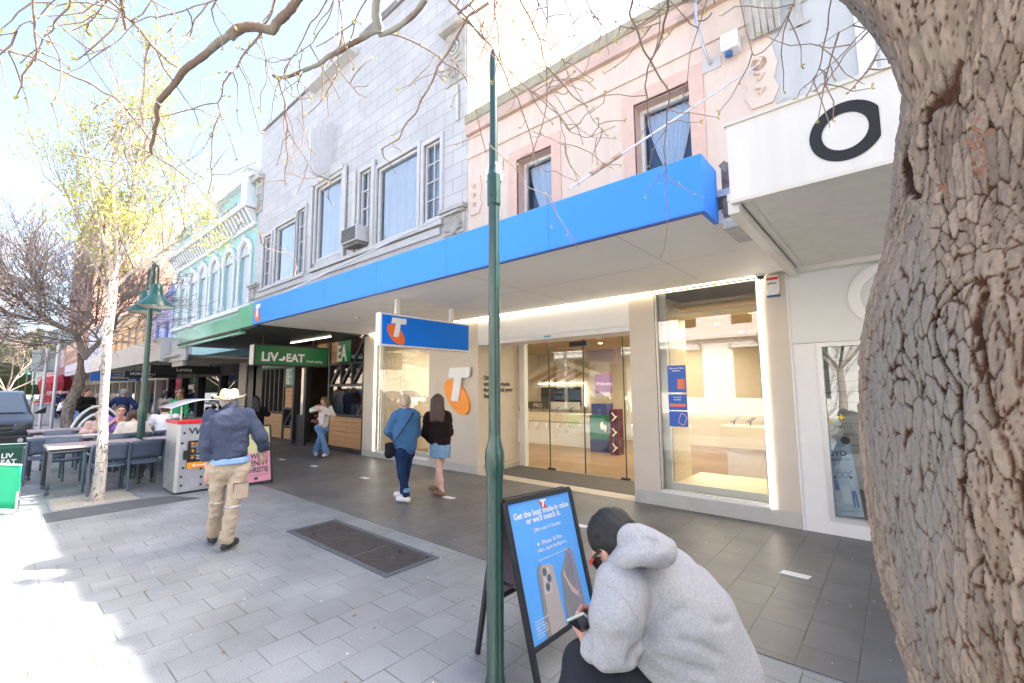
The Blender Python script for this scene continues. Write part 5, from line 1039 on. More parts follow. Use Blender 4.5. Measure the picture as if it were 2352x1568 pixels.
t=thing('paper_bag','folded cream paper held in the hat man\'s right hand','paper',tuple(q(655,660,.16))); b=MB(); o0=q(640,610,.14); b.bar(o0,q(680,705,.16),.05,.012,U(B)); b.build('sheet',mat('paper_cream',(.7,.6,.42),.7,var=.05),t)
# --- woman walking out of the cafe ---
cw=crop(1150,1500,200,1045); B=np.array((-11.1,5.58,0)); P=PL(B); q=Q(cw,P); f_=U((.55,-.83,0))
J=dict(pelvis=q(540,800),chest=q(600,520),neck=q(590,420),head=q(585,325,-.06),shR=q(470,430,0),elR=q(330,500,-.05),wrR=q(440,480,-.2),shL=q(690,440,0),elL=q(770,600,-.05),wrL=q(690,590,-.2),hipR=q(470,860),knR=q(560,1110,-.12),anR=q(630,1360,-.14),hipL=q(600,860),knL=q(480,1110,.08),anL=q(415,1345,.16))
J['anL'][2]=.11; J['anR'][2]=.11
r,L,g=figure('woman in a white sweater and flared jeans searching her bag by the cafe door',J,f_,dict(top=fabric('sweater_white',(.66,.63,.57)),bot=fabric('jeans_mid',(.13,.25,.42),var=.25,vs=5),shoe=whitesh,hair='shoulder',hairm=mat('hair_mid',(.12,.07,.04),.5,var=.3,bump=.4,bs=120),hf=(.35,-.8,-.35),loose=.02,hem=.1,s=.93,lb=.008,flare=.035,cuff=.02,hdR=((.8,.5,-.2),(0,-.6,-.8),(0,0,1),.6),hdL=((-.8,-.4,0),(0,-.6,-.8),(0,0,1),.6),toeL=(.85,-.4,0),toeR=(.5,-.8,0),seed=8))
t=thing('shoulder_bag','brown leather shoulder bag hanging at the white-sweatered woman\'s side','bag',tuple(q(400,680,.0))); s_=S(.03); s_.cap(q(360,720,-.02),q(440,740,-.02),.05,.06); s_.cap(q(400,620,-.02),q(430,620,-.02),.03,.035); s_.fold(.006,20,4); link('bag_body',*s_.mesh(.009),mat('leather_brown',(.16,.05,.03),.35,var=.2),t,True)
b=MB(); b.tube([q(395,640,-.03),q(430,470,-.05),q(480,400,-.03)],.008,6); b.build('strap',MATS['leather_brown'],t)
t=thing('plastic_bag','white plastic shopping bag with a red print held by the walking woman','bag',tuple(q(530,680,-.2))); s_=S(.03); s_.cap(q(525,520,-.22),q(525,600,-.24),.025,.05,flat=(U(B),.5)); s_.cap(q(525,620,-.24),q(525,770,-.24),.055,.048,flat=(U(B),.5)); s_.fold(.006,26,4); link('bag_body',*s_.mesh(.008),mat('plastic_white',(.72,.68,.72),.35,var=.03),t,True)
b=MB(); b.sphere(q(490,775,-.28),.018,8,6,(1,.4,1)); b.sphere(q(520,810,-.28),.018,8,6,(1.5,.4,.7)); b.build('print',mat('red_print',(.6,.04,.06),.5,var=0),t)
# --- black-haired woman before the cafe window ---
B=np.array((-12.9,5.0,0)); cv=crop(950,1250,500,1425); P=PL(B); q=Q(cv,P); f_=U((-.9,.4,0))
J=dict(pelvis=q(150,1170),chest=q(140,1020),neck=q(130,930),head=q(130,875),shL=q(60,985),elL=q(50,1090),wrL=q(90,1110,.1),shR=q(215,975),elR=q(262,1030,.0),wrR=q(200,1040,.15),hipL=q(120,1240),hipR=q(190,1240),knL=q(125,1370),knR=q(190,1370),anL=q(130,1500),anR=q(190,1500))
for k_ in ('anL','anR'): J[k_][2]=.1
figure('woman with long black hair in black clothes seen from behind at the cafe window',J,f_,dict(top=fabric('cloth_black',(.01,.01,.011)),bot=MATS['cloth_black'],shoe=MATS['shoe_black'],hair='long',hairm=hm_bk,loose=.03,s=.95,hem=.12,hdR=((-.6,.7,.3),(0,0,1),(0,0,1),.6),seed=12))
# --- generic standing / seated people ---
def stand(label,x,y,ang,ht,top,bot,hair,hairm,pose='stand',group=None,z=0,sk=SK,**kw):
    s=ht/1.72; f=np.array([math.cos(ang),math.sin(ang),0]); r=np.array([f[1],-f[0],0]); b=np.array([x,y,z])
    T=lambda a,c,d:b+s*(r*a+f*c+UPZ*d)
    if pose in('stand','walk','hips'):
        st=.0 if pose!='walk' else .22
        J=dict(pelvis=T(0,0,.95),chest=T(0,.0,1.3),neck=T(0,-.01,1.45),head=T(0,.02,1.58),shL=T(-.17,0,1.4),shR=T(.17,0,1.4),hipL=T(-.09,0,.9),hipR=T(.09,0,.9),knL=T(-.1,st*.6,.5),anL=T(-.11,st*.7,.1),knR=T(.1,-st*.2,.5),anR=T(.11,-st,.1))
        if pose=='hips': J.update(elL=T(-.36,-.06,1.17),wrL=T(-.19,.02,1.0),elR=T(.36,-.06,1.17),wrR=T(.19,.02,1.0))
        elif kw.get('phone'): J.update(elL=T(-.22,.02,1.13),wrL=T(-.08,.24,1.2),elR=T(.22,.02,1.13),wrR=T(.08,.24,1.2))
        else: J.update(elL=T(-.23,-.03-st*.3,1.12),wrL=T(-.23,.08,.88),elR=T(.23,-.03+st*.3,1.12),wrR=T(.22,.1,.88))
    else:
        ln=kw.get('lean',.08)
        J=dict(pelvis=T(0,0,.5),chest=T(0,ln,.85),neck=T(0,ln*1.4,1.02),head=T(0,ln*1.7+.02,1.15),shL=T(-.17,ln*1.3,.97),shR=T(.17,ln*1.3,.97),hipL=T(-.1,.03,.5),hipR=T(.1,.03,.5),knL=T(-.14,.44,.5),knR=T(.14,.44,.5),anL=T(-.14,.42,.1),anR=T(.14,.42,.1))
        if kw.get('eat'): J.update(elL=T(-.25,.22,.8),wrL=T(-.05,.3,1.0),elR=T(.25,.22,.8),wrR=T(.05,.3,1.0))
        else: J.update(elL=T(-.27,.15,.76),wrL=T(-.15,.38,.79),elR=T(.27,.15,.76),wrR=T(.15,.38,.79))
    o=dict(top=top,bot=bot,shoe=kw.get('shoe',MATS['shoe_black']),hair=hair,hairm=hairm,s=s,h=kw.get('h',.02),hh=kw.get('hh',.01),hha=.009,loose=kw.get('loose',.025),w=kw.get('w',1.05),seed=int(x*7)%17,skin=sk,hf=kw.get('hf',f),group=group,sleeve=kw.get('sleeve',1.),hdL=(f-UPZ*.6,-r*-1,f,.5),hdR=(f-UPZ*.6,r*-1,f,.5))
    if kw.get('bottom'): o['bottom']=kw['bottom']
    return figure(label,J,f,o)
purple=fabric('shirt_purple',(.3,.16,.5)); beigef=fabric('cloth_beige',(.6,.54,.46)); wht=fabric('cloth_white',(.72,.72,.74)); navyc=fabric('cloth_navy',(.015,.03,.09)); greenf=fabric('cloth_green',(.06,.42,.16)); tanf=fabric('cloth_taupe',(.42,.36,.32)); blk=MATS['cloth_black']
r,L,g=stand('man in a purple polo shirt and glasses eating at the outdoor tables',-13.35,1.98,-.1,1.86,purple,navyc,'short',hm_br,'sit',h=.016,hh=.007,eat=1,sleeve=.45,z=.0,lean=.16)
gt=thing('glasses','thin dark-rimmed glasses on the man in the purple shirt','glasses',tuple(L(0,.1,.01))); b=MB()
for e in (-1,1): b.tube([L(.033*e+.022*math.cos(a),.108,.006+.014*math.sin(a)) for a in np.linspace(0,6.3,14)],.0022,5); b.tube([L(.055*e,.105,.008),L(.08*e,.0,.008)],.002,5)
b.tube([L(-.012,.11,.008),L(.012,.11,.008)],.002,5); b.build('frame',dark,gt)
stand('person with dark hair in a beige top seated with their back turned at the tables',-12.25,2.08,math.pi+.05,1.72,beigef,navyc,'shoulder',hm_br,'sit',h=.016,lean=.14,w=1.15,loose=.035)
stand('man in a white shirt seated with his back turned behind the waste bin',-12.4,2.62,math.pi-.1,1.92,wht,navyc,'short',hm_br,'sit',h=.018,lean=.1,loose=.03)
stand('person in pale pink seated behind the white tree trunk',-14.4,1.75,.0,1.65,fabric('cloth_pinkish',(.6,.42,.36)),navyc,'short',hm_bl,'sit',lean=.1)
stand('woman in a bright green shirt with a dark shoulder strap standing by the noodle shop',-17.3,3.98,-.5,1.66,greenf,blk,'shoulder',mat('hair_ginger',(.35,.17,.07),.5,var=.2),h=.018)
stand('man with glasses and a green collar standing behind the green-shirted woman',-19.4,4.5,-.3,1.82,blk,navyc,'short',hm_br)
stand('dark-haired woman in a taupe checked jacket looking down near the noodle shop',-18.4,3.87,2.2,1.68,tanf,navyc,'shoulder',hm_bk,phone=1)
stand('grey-haired person in a navy jacket with hands on hips, back turned',-18.0,2.72,2.6,1.76,navyc,navyc,'short',hm_gr,'hips')
stand('bearded man in a taupe T-shirt standing right of the bare tree',-19.2,2.48,3.0,1.88,tanf,MATS['denim_pale'],'short',hm_br,'hips',sleeve=.45)
stand('person in a black top and pale jeans standing beside the striped windbreak',-18.8,1.98,.6,1.77,blk,MATS['denim_pale'],'short',hm_br,phone=1)
stand('person in a black dress walking towards the camera far down the footpath',-33,3.2,.0,1.72,blk,blk,'shoulder',hm_bl,'walk',bottom='skirt')
G1='shoppers far along the footpath'
stand('person in a white shirt seated far off by the red umbrella',-36,2.7,1.2,1.75,wht,blk,'short',hm_bk,'sit',G1)
stand('person in a navy top standing far off beside the red umbrella',-40,3.0,.3,1.75,navyc,navyc,'short',hm_bl,'stand',G1)
stand('person in dark blue seated far off behind the distant waste bin',-37,1.95,.2,1.7,navyc,blk,'short',hm_br,'sit',G1)
stand('person in a teal top far off between the bare tree and the umbrella',-46,4.2,.3,1.7,fabric('cloth_teal',(.05,.25,.3)),navyc,'shoulder',hm_bk,'walk',G1)
def wsm0(P):
    P=[np.array(x,float) for x in P]
    for _ in range(2):
        Q_=[P[0]]
        for a,c in zip(P[:-1],P[1:]): Q_+=[a*.75+c*.25,a*.25+c*.75]
        P=Q_+[P[-1]]
    return np.array(P)
# --- crouching man in grey hoodie ---
hc6=crop(2200,1950,800,1777); B=np.array((-.98,1.42,0)); P=PL(B); q=Q(hc6,P)
hood=fabric('hoodie_grey',(.35,.36,.378),var=.16,vs=130,bump=.45); rt=thing('person','crouching man in a pale grey hoodie and red-armed glasses looking at his phone','person',tuple(np.round(B,3)))
vw=U((B[0],B[1],0)); 
hd=q(375,360,.02)      # head centre
# torso from shoulders to hips, leaning towards the left in the picture
t=S(.055); neck=q(575,505,.06); shN=q(480,745,-.05); shF=q(850,640,.28); ch=q(800,800,.1); mid=q(930,1080,.08); hip=q(1150,1500,.06)
t.cap(shN,shF,.085,.08); t.cap(q(650,770,.08),ch,.115,.165,flat=(vw,.85)); t.cap(ch,mid,.17,.21,flat=(vw,.85)); t.cap(mid,hip,.215,.21,flat=(vw,.9)); t.cap(q(1080,760,.28),q(1180,900,.3),.1,.1)
t.cap(q(1190,990,.2),q(1340,1500,.15),.13,.14,k=.05); t.cap(neck,q(660,660,.07),.05,.09)
t.cap(q(560,660,.02),q(900,600,.16),.055,.07)
# near arm
elb=q(480,1240,-.1); t.cap(shN,q(440,980,-.1),.085,.082,k=.045); t.cap(q(440,980,-.1),elb,.082,.07,k=.04); t.cap(elb,q(350,1280,-.1),.066,.058,k=.025); t.cap(q(350,1280,-.1),q(265,1250,-.09),.056,.044,k=.015)
# far arm reaching forward
t.cap(shF,q(640,1000,.42),.08,.07,k=.03); t.cap(q(640,1000,.42),q(300,1100,.3),.065,.05,k=.03)
t.fold(.008,6,3,(1,1,1)); t.fold(.003,15,8,(1.6,1,.8)); 
# creases in the cloth and stitched seams, laid on the surface
cr_=[(((600,1300),(690,1205),(800,1090),(930,970),(1010,930)),.016,.012),(((600,1300),(800,1360),(1000,1420),(1250,1490)),.022,.012),(((590,1330),(720,1450),(850,1560)),.024,.011),(((690,1160),(665,1240),(600,1310),(575,1390)),.034,.014),(((230,1240),(260,1330),(360,1400)),.012,.012),(((990,1210),(1150,1235),(1320,1330)),.014,.013),(((300,1130),(360,1200),(460,1210)),.008,.02),(((640,1270),(760,1420),(900,1540)),.012,.014),(((1430,1030),(1380,1060),(1300,1060)),.014,.012)]
base_=S(t.k); base_.p=list(t.p); base_.post=list(t.post)
for pts,am,wd_ in cr_: t.groove([surf(base_,q(*p_)) for p_ in pts],am,wd_)
tv=t.mesh(.008)
link('hoodie',*tv,hood,rt,True)
b=MB()
for pts in (((350,718),(430,745),(520,840),(600,960),(650,1070),(682,1165)),((358,728),(435,756),(520,852),(592,968),(640,1075),(672,1168))): b.tube(wsm0([surf(t,q(*p_)) for p_ in pts]),.0022,5)
b.each('seam',hood,rt,smooth=True)
# hood lying behind the head
h2=S(.028); hx_=U(q(900,430,.1)-q(520,270,.1)); h2.ell(q(690,385,-.03),(.105,.066,.07),hx_,np.cross(vw,hx_)); h2.cap(q(660,300,.03),q(560,345,.02),.03,.031); h2.cap(q(560,345,.02),q(490,460,-.01),.031,.026); h2.cap(q(490,460,-.01),q(418,545,-.02),.026,.012)
for a_,b_2 in (((885,405,-.02),(830,450,-.06)),((830,450,-.06),(740,470,-.09)),((740,470,-.09),(620,475,-.1)),((620,475,-.1),(520,490,-.085)),((520,490,-.085),(430,548,-.04))): h2.cap(q(*a_),q(*b_2),.026,.025,k=.03)
for pts,am in ((((800,350),(720,385),(650,405),(580,420),(510,455),(450,520)),.009),(((640,255),(655,300),(700,335),(760,350)),.011),(((560,290),(500,350),(455,430)),.007)): h2.groove([surf(h2,q(*p_)) for p_ in pts],am,.009)
h2.fold(.004,20,4); link('hood',*h2.mesh(.006),hood,rt,True)
b=MB()
for pts in (((770,345),(765,400),(750,440)),): b.tube(wsm0([surf(h2,q(*p_)) for p_ in pts]),.0018,5)
b.build('hood_seam',hood,rt,smooth=True)
# cuff
cf=S(.01); cf.cap(q(212,1200,-.095),q(235,1275,-.095),.036,.045,k=.02); cf.clip(q(195,1165,-.09),U(q(140,1100)-q(300,1250))); cf.fold(.003,30,3); link('cuff',*cf.mesh(.007),hood,rt,True)
# head looking down to the left, mostly hidden face
hd=q(438,380,.08); v_=U(hd-CC); rr_=U(np.cross(v_,UPZ)); uu_=np.cross(rr_,v_); hf=U(-.42*rr_-.45*uu_+.78*v_); hu=-.55*rr_+.8*uu_+.05*v_; hu=U(hu-hf*(hu@hf)); V,F,mi,L=head_parts(hd,hf,hu,1.0,.005,True,False)
# hand holding the phone
wr=q(205,1222,-.055); hdv=U(q(115,1050,.0)-wr); HV,HF=hand_parts(wr,hdv,U(q(280,1090,.02)-q(130,1150,-.02)),-vw+.3*UPZ,1.0,.85,.004)
bb=S(.03); bb.cap(q(330,1265,-.075),wr,.02,.022); bb.cap(neck,hd,.05,.05); bb.cap(q(330,1275,-.09),elb,.028,.04); bb.cap(neck,mid,.05,.13); bb.cap(mid,hip,.15,.16); bb.cap(shN,elb,.05,.045)
kn=q(230,1500,-.02); bb.cap(hip,kn,.09,.06); bb.cap(kn,np.array((-1.05,1.35,.12)),.055,.04); 
bv=bb.mesh(.012); VV,FF=join((V,F),(HV,HF),bv); mm=np.zeros(len(FF),int); mm[:len(F)]=mi
link('body',VV,FF,None,rt,True,mats=[skin((.52,.27,.19)),lipm,eyem],mi=mm)
r_=np.cross(hf,hu)
hs=S(.02); hs.ell(L(0,-.02,.042),(.085*1.02,.104*1.02,.09*1.02),r_,hf); hs.ell(L(0,-.055,0),(.078*1.02,.062*1.02,.08*1.02),r_,hf); hs.clip(L(0,.085,.05),hf-hu*.75); hs.p.append(('s',L(0,.075,-.045),np.array([r_,hf,hu]),np.array((.12,.095,.085))*1.02,.012)); hs.clip(L(0,0,-.06),-hu); hs.fold(.0035,70,5); link('hair',*hs.mesh(.006),mat('hair_jet',(.004,.004,.006),.5,var=.3,bump=.6,bs=160),rt,True)
bd=S(.01); bd.ell(L(0,.03,-.05),(.058*1.02,.068*1.02,.07*1.02),r_,hf); bd.clip(L(0,.05,-.03),hu+hf*.3); bd.clip(L(0,.0,-.03),-hf-hu*.1); link('beard',*bd.mesh(.006),mat('beard_dark',(.05,.035,.03),.8,var=.3,vs=60),rt,True)
gt=thing('glasses','dark sunglasses with red arms on the crouching man','glasses',tuple(L(0,.1,.01)))
b=MB()
for e in (-1,1): b.hexa([L(.058*e,.108,-.018),L(.012*e,.118,-.016),L(.012*e,.122,-.016),L(.062*e,.112,-.018),L(.064*e,.108,.022),L(.01*e,.118,.02),L(.01*e,.122,.02),L(.068*e,.112,.022)])
b.bar(L(-.012,.12,.012),L(.012,.12,.012),.006,.006); b.build('lenses',mat('lens_black',(.01,.01,.012),.1,var=0,coat=1),gt,bevel=.002)
b=MB()
for e in (-1,1): b.bar(L(.07*e,.11,.012),L(.088*e,.045,.012),.004,.012,hu)
b.build('arm',mat('arm_red',(.6,.02,.02),.35,var=0),gt); b=MB()
for e in (-1,1): b.bar(L(.088*e,.045,.012),L(.09*e,-.02,.01),.004,.01,hu)
b.build('arm_tip',black,gt)
b=MB()
for k_ in range(5): b.sphere(L(-.084+.0035*k_-.0035*0,.05+.01*k_,.012),.0028,6,4)
b.build('studs',lwhite,gt)
tp=thing('phone','black smartphone held by the crouching man','phone',tuple(q(150,1040,-.07))); pc=q(200,1085,-.06); pd=U(q(240,1120,-.02)-q(112,1022,-.06)); pn=U(vw*.5+np.array([0,0,.3])-pd*0); pn=U(pn-pd*(pn@pd)); pw=np.cross(pd,pn)
b=MB(); b.bar(pc-pd*.078,pc+pd*.075,.072,.009,pn); b.build('case',mat('phone_case',(.35,.4,.36),.2,var=.1),tp,bevel=.003); b=MB(); b.bar(pc-pd*.072-pn*.0055,pc+pd*.07-pn*.0055,.066,.001,pn); b.bar(pc-pd*.072+pn*.0055,pc+pd*.07+pn*.0055,.066,.001,pn); b.build('screen',mat('phone_screen',(.02,.022,.03),.08,var=0,coat=.6),tp)
# trousers
tr_=S(.05); tr_.cap(q(700,1600,.05),q(215,1500,-.03),.14,.1); tr_.cap(q(215,1500,-.03),np.array((-1.12,1.28,.13)),.09,.06); tr_.cap(hip-UPZ*.12,q(620,1720,.05),.17,.13); tr_.cap(hip-UPZ*.15,q(560,1620,.28),.15,.1); tr_.cap(q(560,1620,.28),np.array((-1.15,1.75,.12)),.08,.055); tr_.fold(.01,9,4); tr_.fold(.004,24,3)
link('trousers',*tr_.mesh(.012),fabric('trouser_charcoal',(.022,.024,.032)),rt,True)
for c_,(x,y) in enumerate(((-1.15,1.24),(-1.2,1.75))):
    sh_=S(.02); sh_.cap((x,y,.05),(x-.19,y-.02+.04*c_,.045),.045,.04); sh_.cap((x,y,.1),(x-.02,y,.06),.05,.045); sh_.clip((x,y,.004),(0,0,-1)); link('shoe',*sh_.mesh(.01),MATS['shoe_black'],rt,True)
# ---------------- poles and lamps ----------------
t=thing('street_pole','tall green tapered street pole beside the blue advertising board','pole',(-1.89,2.03,0)); cx_,cy_=-1.885,2.03
PR=lambda L_:[(r*.74,z) for r,z in L_]
b=MB(); b.lathe((cx_,cy_,0),PR([(.078,0),(.078,.02),(.07,.03),(.067,1.12),(.07,1.16),(.079,1.2),(.081,1.27),(.076,1.31),(.055,1.36),(.05,1.4)]),32); b.build('base_column',pole_green,t,smooth=True)
b=MB(); b.lathe((cx_,cy_,0),PR([(.05,1.4),(.049,2.0),(.047,2.86)]),28); b.build('shaft',pole_green,t,smooth=True)
b=MB(); b.lathe((cx_,cy_,0),PR([(.047,2.84),(.058,2.85),(.058,3.05),(.048,3.06),(.045,3.1),(.036,3.13)]),28); b.build('collar',pole_green,t,smooth=True)
b=MB(); b.lathe((cx_,cy_,0),PR([(.035,3.1),(.034,3.84),(.031,3.89),(.02,3.92),(0,3.93)]),24); b.build('tip',pole_green,t,smooth=True)
b=MB()
for z in (2.9,3.01): b.sphere((cx_+.012,cy_-.042,z),.005,8,5)
b.each('bolt',dark,t)
b=MB(); rp_=random.Random(9)
for k in range(26):
    a_=rp_.uniform(3.6,5.6); z_=rp_.uniform(.1,1.1); r0_=.0505; h_=rp_.uniform(.004,.03); w_=rp_.uniform(.02,.08)
    b.add([(cx_+r0_*math.cos(a_+u*w_),cy_+r0_*math.sin(a_+u*w_),z_+v*h_) for u,v in ((0,0),(1,.2),(.8,1),(.1,.8))],[(0,1,2,3)])
b.build('paint_chips',mat('paint_chip',(.12,.2,.17),.7,var=.4,vs=60),t)
dcx,dcy=cx_-.075,cy_+.08
t=thing('dome_camera','white double dome camera on the green pole high above the pavement','camera',(dcx,dcy,3.1))
b=MB(); b.lathe((dcx,dcy,3.1),[(.0,.08),(.03,.08),(.055,.035),(.058,0),(.055,-.04),(.04,-.05)],20); b.build('housing',white,t,smooth=True)
b=MB(); b.lathe((dcx,dcy,3.055),[(.038,0),(.032,-.03),(.0,-.045)],16); b.build('dome',dark,t,smooth=True)
b=MB(); b.box(cx_-.06,cx_-.02,cy_+.02,cy_+.06,3.1,3.3); b.build('mount',dark,t)
def lamp_post(label,x,y,group,arms=(1,-1),hz=0):
    t=thing('street_lamp',label,'street lamp',(0,0,0),group)
    b=MB(); b.lathe((0,0,0),[(.075,0),(.07,.05),(.064,1.1),(.074,1.17),(.078,1.3),(.056,1.4),(.05,1.5),(.045,3.0),(.042,3.2),(.038,4.1),(.026,4.3),(0,4.32)],20); b.build('pole',pole_green,t,smooth=True,world=False)
    for s_ in arms:
        b=MB(); b.tube([(s_*.02,0,3.75)]+[(s_*(.24-.22*math.cos(a)),0,3.95+.24*math.sin(a)) for a in np.linspace(0,math.pi,10)]+[(s_*.46,0,3.75)],.018,8); b.tube([(s_*.03,0,3.5),(s_*.2,0,3.9)],.01,6); ar=b.build('arm',pole_green,t,smooth=True,world=False)
        c=s_*.46
        b=MB(); b.lathe((c,0,0),[(0,3.78),(.05,3.77),(.085,3.72),(.095,3.64),(.1,3.56),(.13,3.52),(.2,3.44),(.29,3.33),(.295,3.31)],28); b.build('lamp_shade',teal_paint,t,smooth=True,world=False)
        b=MB(); b.lathe((c,0,0),[(.288,3.318),(.19,3.43),(.1,3.5),(.0,3.52)],28); b.build('shade_lining',cream,t,smooth=True,world=False)
        b=MB(); b.sphere((c,0,3.38),.07,14,10); b.build('bulb',mat('lamp_globe',(.7,.7,.65),.3,var=0),t,smooth=True,world=False)
    t.location=(x,y,0); return t
lg='green twin street lamps along the kerb'
l1=lamp_post('green street lamp with two bell shades beside the outdoor tables',-11.35,2.02,lg)
for x,lab in ((-44,'distant green street lamp left of the bare tree'),(-62,'far green street lamp behind the parked car'),(-78,'farthest green street lamp down the road')):
    c=copy_tree(l1); c.location=(x,1.98 if x>-50 else 2.3,0); c['label']=lab
for i,(x,y,h_,sg,lab) in enumerate(((-25.2,1.72,4.9,(3.55,4.15),'taller grey sign pole seen from the back of its plate, nearer the bare tree'),(-27.2,1.52,3.5,(2.5,3.4),'shorter grey sign pole seen from the back, just right of the car'))):
    t=thing('sign_pole',lab,'sign',(x,y,0),'grey sign poles at the kerb'); b=MB(); b.tube([(x,y,0),(x,y,h_)],.055,12); b.build('pole',galv,t,smooth=True); b=MB(); b.box(x-.09,x-.06,y-.42,y+.42,*sg); b.build('plate',mat('sign_back',(.28,.32,.33),.5,var=.08),t,bevel=.01)
    b=MB(); 
    for z in (sg[0]+.1,sg[1]-.1): b.box(x-.06,x-.02,y-.38,y+.38,z,z+.03)
    b.build('bracket',galv,t)
# ---------------- waste bins ----------------
red=mat('bin_red',(.6,.01,.015),.3,var=.03); bsteel=mat('bin_steel',(.5,.51,.53),.42,metal=.85,var=.12,vs=5,bump=.05)
def waste_bin(label,front=True):
    t=thing('waste_bin',label,'waste bin',(0,0,0),'perforated steel waste bins')
    w=dict(world=False); b=MB(); b.box(-.74,0,0,.78,.03,1.13); b.build('body',bsteel,t,bevel=.006,**w); b=MB(); b.box(-.72,-.02,.02,.76,.0,.03); b.build('base',black,t,**w)
    b=MB(); b.box(-.76,.02,-.02,.8,1.13,1.19); b.build('rim',red,t,bevel=.006,**w); b=MB(); b.box(-.7,-.05,.04,.74,1.19,1.2); b.build('top_plate',mat('bin_top',(.25,.1,.1),.5,var=.1),t,**w)
    b=MB(); b.box(.0,.012,.0,.03,.04,1.13); b.box(-.03,.0,-.012,.0,.04,1.13); b.build('corner_strip',mat('bin_strip',(.62,.6,.57),.4,metal=.4,var=.05),t,**w)
    for x_ in (-.06,-.68):
        b=MB()
        for y_ in (.04,.74): b.tube([(x_,y_,1.19),(x_,y_,1.42)],.014,8)
        b.build('canopy_post',steel,t,**w)
    n=14; G=[[(x_,-.12+1.04*k/n,1.36+.17*math.sin(math.pi*(k+1.2)/(n+2.4))) for k in range(n+1)] for x_ in (.06,-.8)]
    o=MB().grid(G).build('canopy',mat('canopy_steel',(.6,.62,.64),.35,metal=.7,var=.05),t,smooth=True,**w); s_=o.modifiers.new('solid','SOLIDIFY'); s_.thickness=.012
    b=MB(); r=random.Random(4); holes=[(.07,.98),(.05,.82),(.08,.42),(.06,.28),(.07,.14),(.33,.38),(.34,.24),(.34,.12),(.62,.95),(.66,.82),(.66,.4),(.64,.28),(.67,.14),(.25,.97),(.45,.1)]
    for y_,z_ in holes: b.prism([(0,-.026),(.042,0),(0,.026)],(.0125,y_,z_),(0,1,0),(0,0,1),.002)
    for i in range(26): x_,z_=-.7+.13*(i%6)+.03*(i//6%2),.12+.2*(i//6)+.05*(i%3); b.prism([(-.011,-.012),(.011,0),(-.011,.012)],(x_,-.0125,z_),(1,0,0),(0,0,1),.002)
    b.each('punched_hole',black,t,**w)
    q=TX('lettering','WASTE',.15,(.013,.14,.96),(0,1,0),(0,0,1),ink,t,.002,bold=.004,sx=1.15); 
    return t
wb=waste_bin('steel waste bin with red rim and curved canopy at the end of the outdoor tables')
s_=MB(); 
wb.location=(-8.98,2.08,0)
b2=copy_tree(wb); b2.location=(-32.4,1.5,0); b2.rotation_euler=(0,0,-.0); b2['label']='distant steel waste bin standing behind the grey sign poles'
t=thing('direction_sign','black and orange street direction panel fixed to the near waste bin','sign',(-8.96,2.1,.4)); X_=-8.955
b=MB(); b.box(X_,X_+.008,2.22,2.8,.5,.85); b.build('panel',mat('sign_black',(.012,.013,.015),.4,var=0),t); om=mat('sign_orange',(.85,.3,.01),.45,var=0); b=MB(); b.box(X_,X_+.009,2.22,2.8,.4,.498); b.build('band',om,t); b=MB(); b.box(X_-.001,X_+.007,2.165,2.215,.55,.7); b.build('side_tab',MATS['sign_black'],t)
X2_=X_+.009; tq=dict(ex=(0,1,0),ey=(0,0,1),parent=t,depth=.001)
TX('lettering','Brisbane St',.062,(X2_,2.26,.785),m=om,bold=.02,**tq); TX('lettering','THE AVENUE',.024,(X2_,2.26,.752),m=lwhite,bold=.01,**tq)
for k,s_ in enumerate(('Queen Victoria','Cataract Gorge')): TX('lettering',s_,.034,(X2_,2.34,.695-.042*k),m=lwhite,bold=.02,**tq)
for k,s_ in enumerate(('Quadrant Mall',"Prince's Square")): TX('lettering',s_,.034,(X2_,2.34,.585-.042*k),m=lwhite,bold=.02,**tq)
b=MB(); b.prism([(-.006,-.025),(.006,-.025),(.006,.005),(.022,-.008),(.022,.006),(0,.026),(-.022,.006),(-.022,-.008),(-.006,.005)],(X2_,2.29,.685),(0,1,0),(0,0,1),.001); b.prism([(.025,-.006),(.025,.006),(-.005,.006),(.008,.022),(-.006,.022),(-.026,0),(-.006,-.022),(.008,-.022),(-.005,-.006)],(X2_,2.29,.575),(0,1,0),(0,0,1),.001); b.build('arrow',om,t)
b=MB(); b.box(X2_,X2_+.001,2.3,2.33,.43,.465); b.box(X2_,X2_+.001,2.34,2.46,.438,.45); b.box(X2_,X2_+.001,2.26,2.78,.612,.614); b.box(X2_,X2_+.001,2.26,2.78,.735,.737); b.build('mark',lwhite,t)
# ---------------- sandwich boards ----------------
t=thing('advertising_board','black framed sandwich board with a blue phone trade-in poster beside the green pole','sandwich board',(-1.9,2.4,0))
FB0=np.array((-1.62,2.13,0)); FB1=np.array((-1.615,2.80,0)); FT0=np.array((-1.835,2.06,1.04)); FT1=np.array((-1.75,2.595,1.035))
FB0=atZ(*crop(1850,1850,1150,2237)(473,1600),0.); 
c2=crop(1850,1850,1150,2237); FT0=atX(*c2(213,205),-1.83); FT1=atX(*c2(702,100),-1.83); RL=atX(*c2(425,1335),-1.70); RR=atX(*c2(893,1010),-1.69)
def lp(a,b,s): return a+(b-a)*s
FB0=RL+(RL-FT0)*(RL[2]/(FT0[2]-RL[2])); FB1=RR+(RR-FT1)*(RR[2]/(FT1[2]-RR[2]))
nf=U(np.cross(FB1-FB0,FT0-FB0)); nf=nf*(1 if nf[0]>0 else -1)
b=MB(); b.bar(FB0,FT0,.034,.03,nf); b.bar(FB1,FT1,.034,.03,nf); b.bar(FT0,FT1,.034,.032,nf); b.bar(RL,RR,.03,.028,nf); b.build('front_frame',mat('frame_black',(.02,.021,.024),.4,var=.1),t,bevel=.004)
BB0=np.array((-2.16,2.16,0)); BB1=np.array((-2.2,2.72,0)); bt0=FT0-nf*.05; bt1=FT1-nf*.05
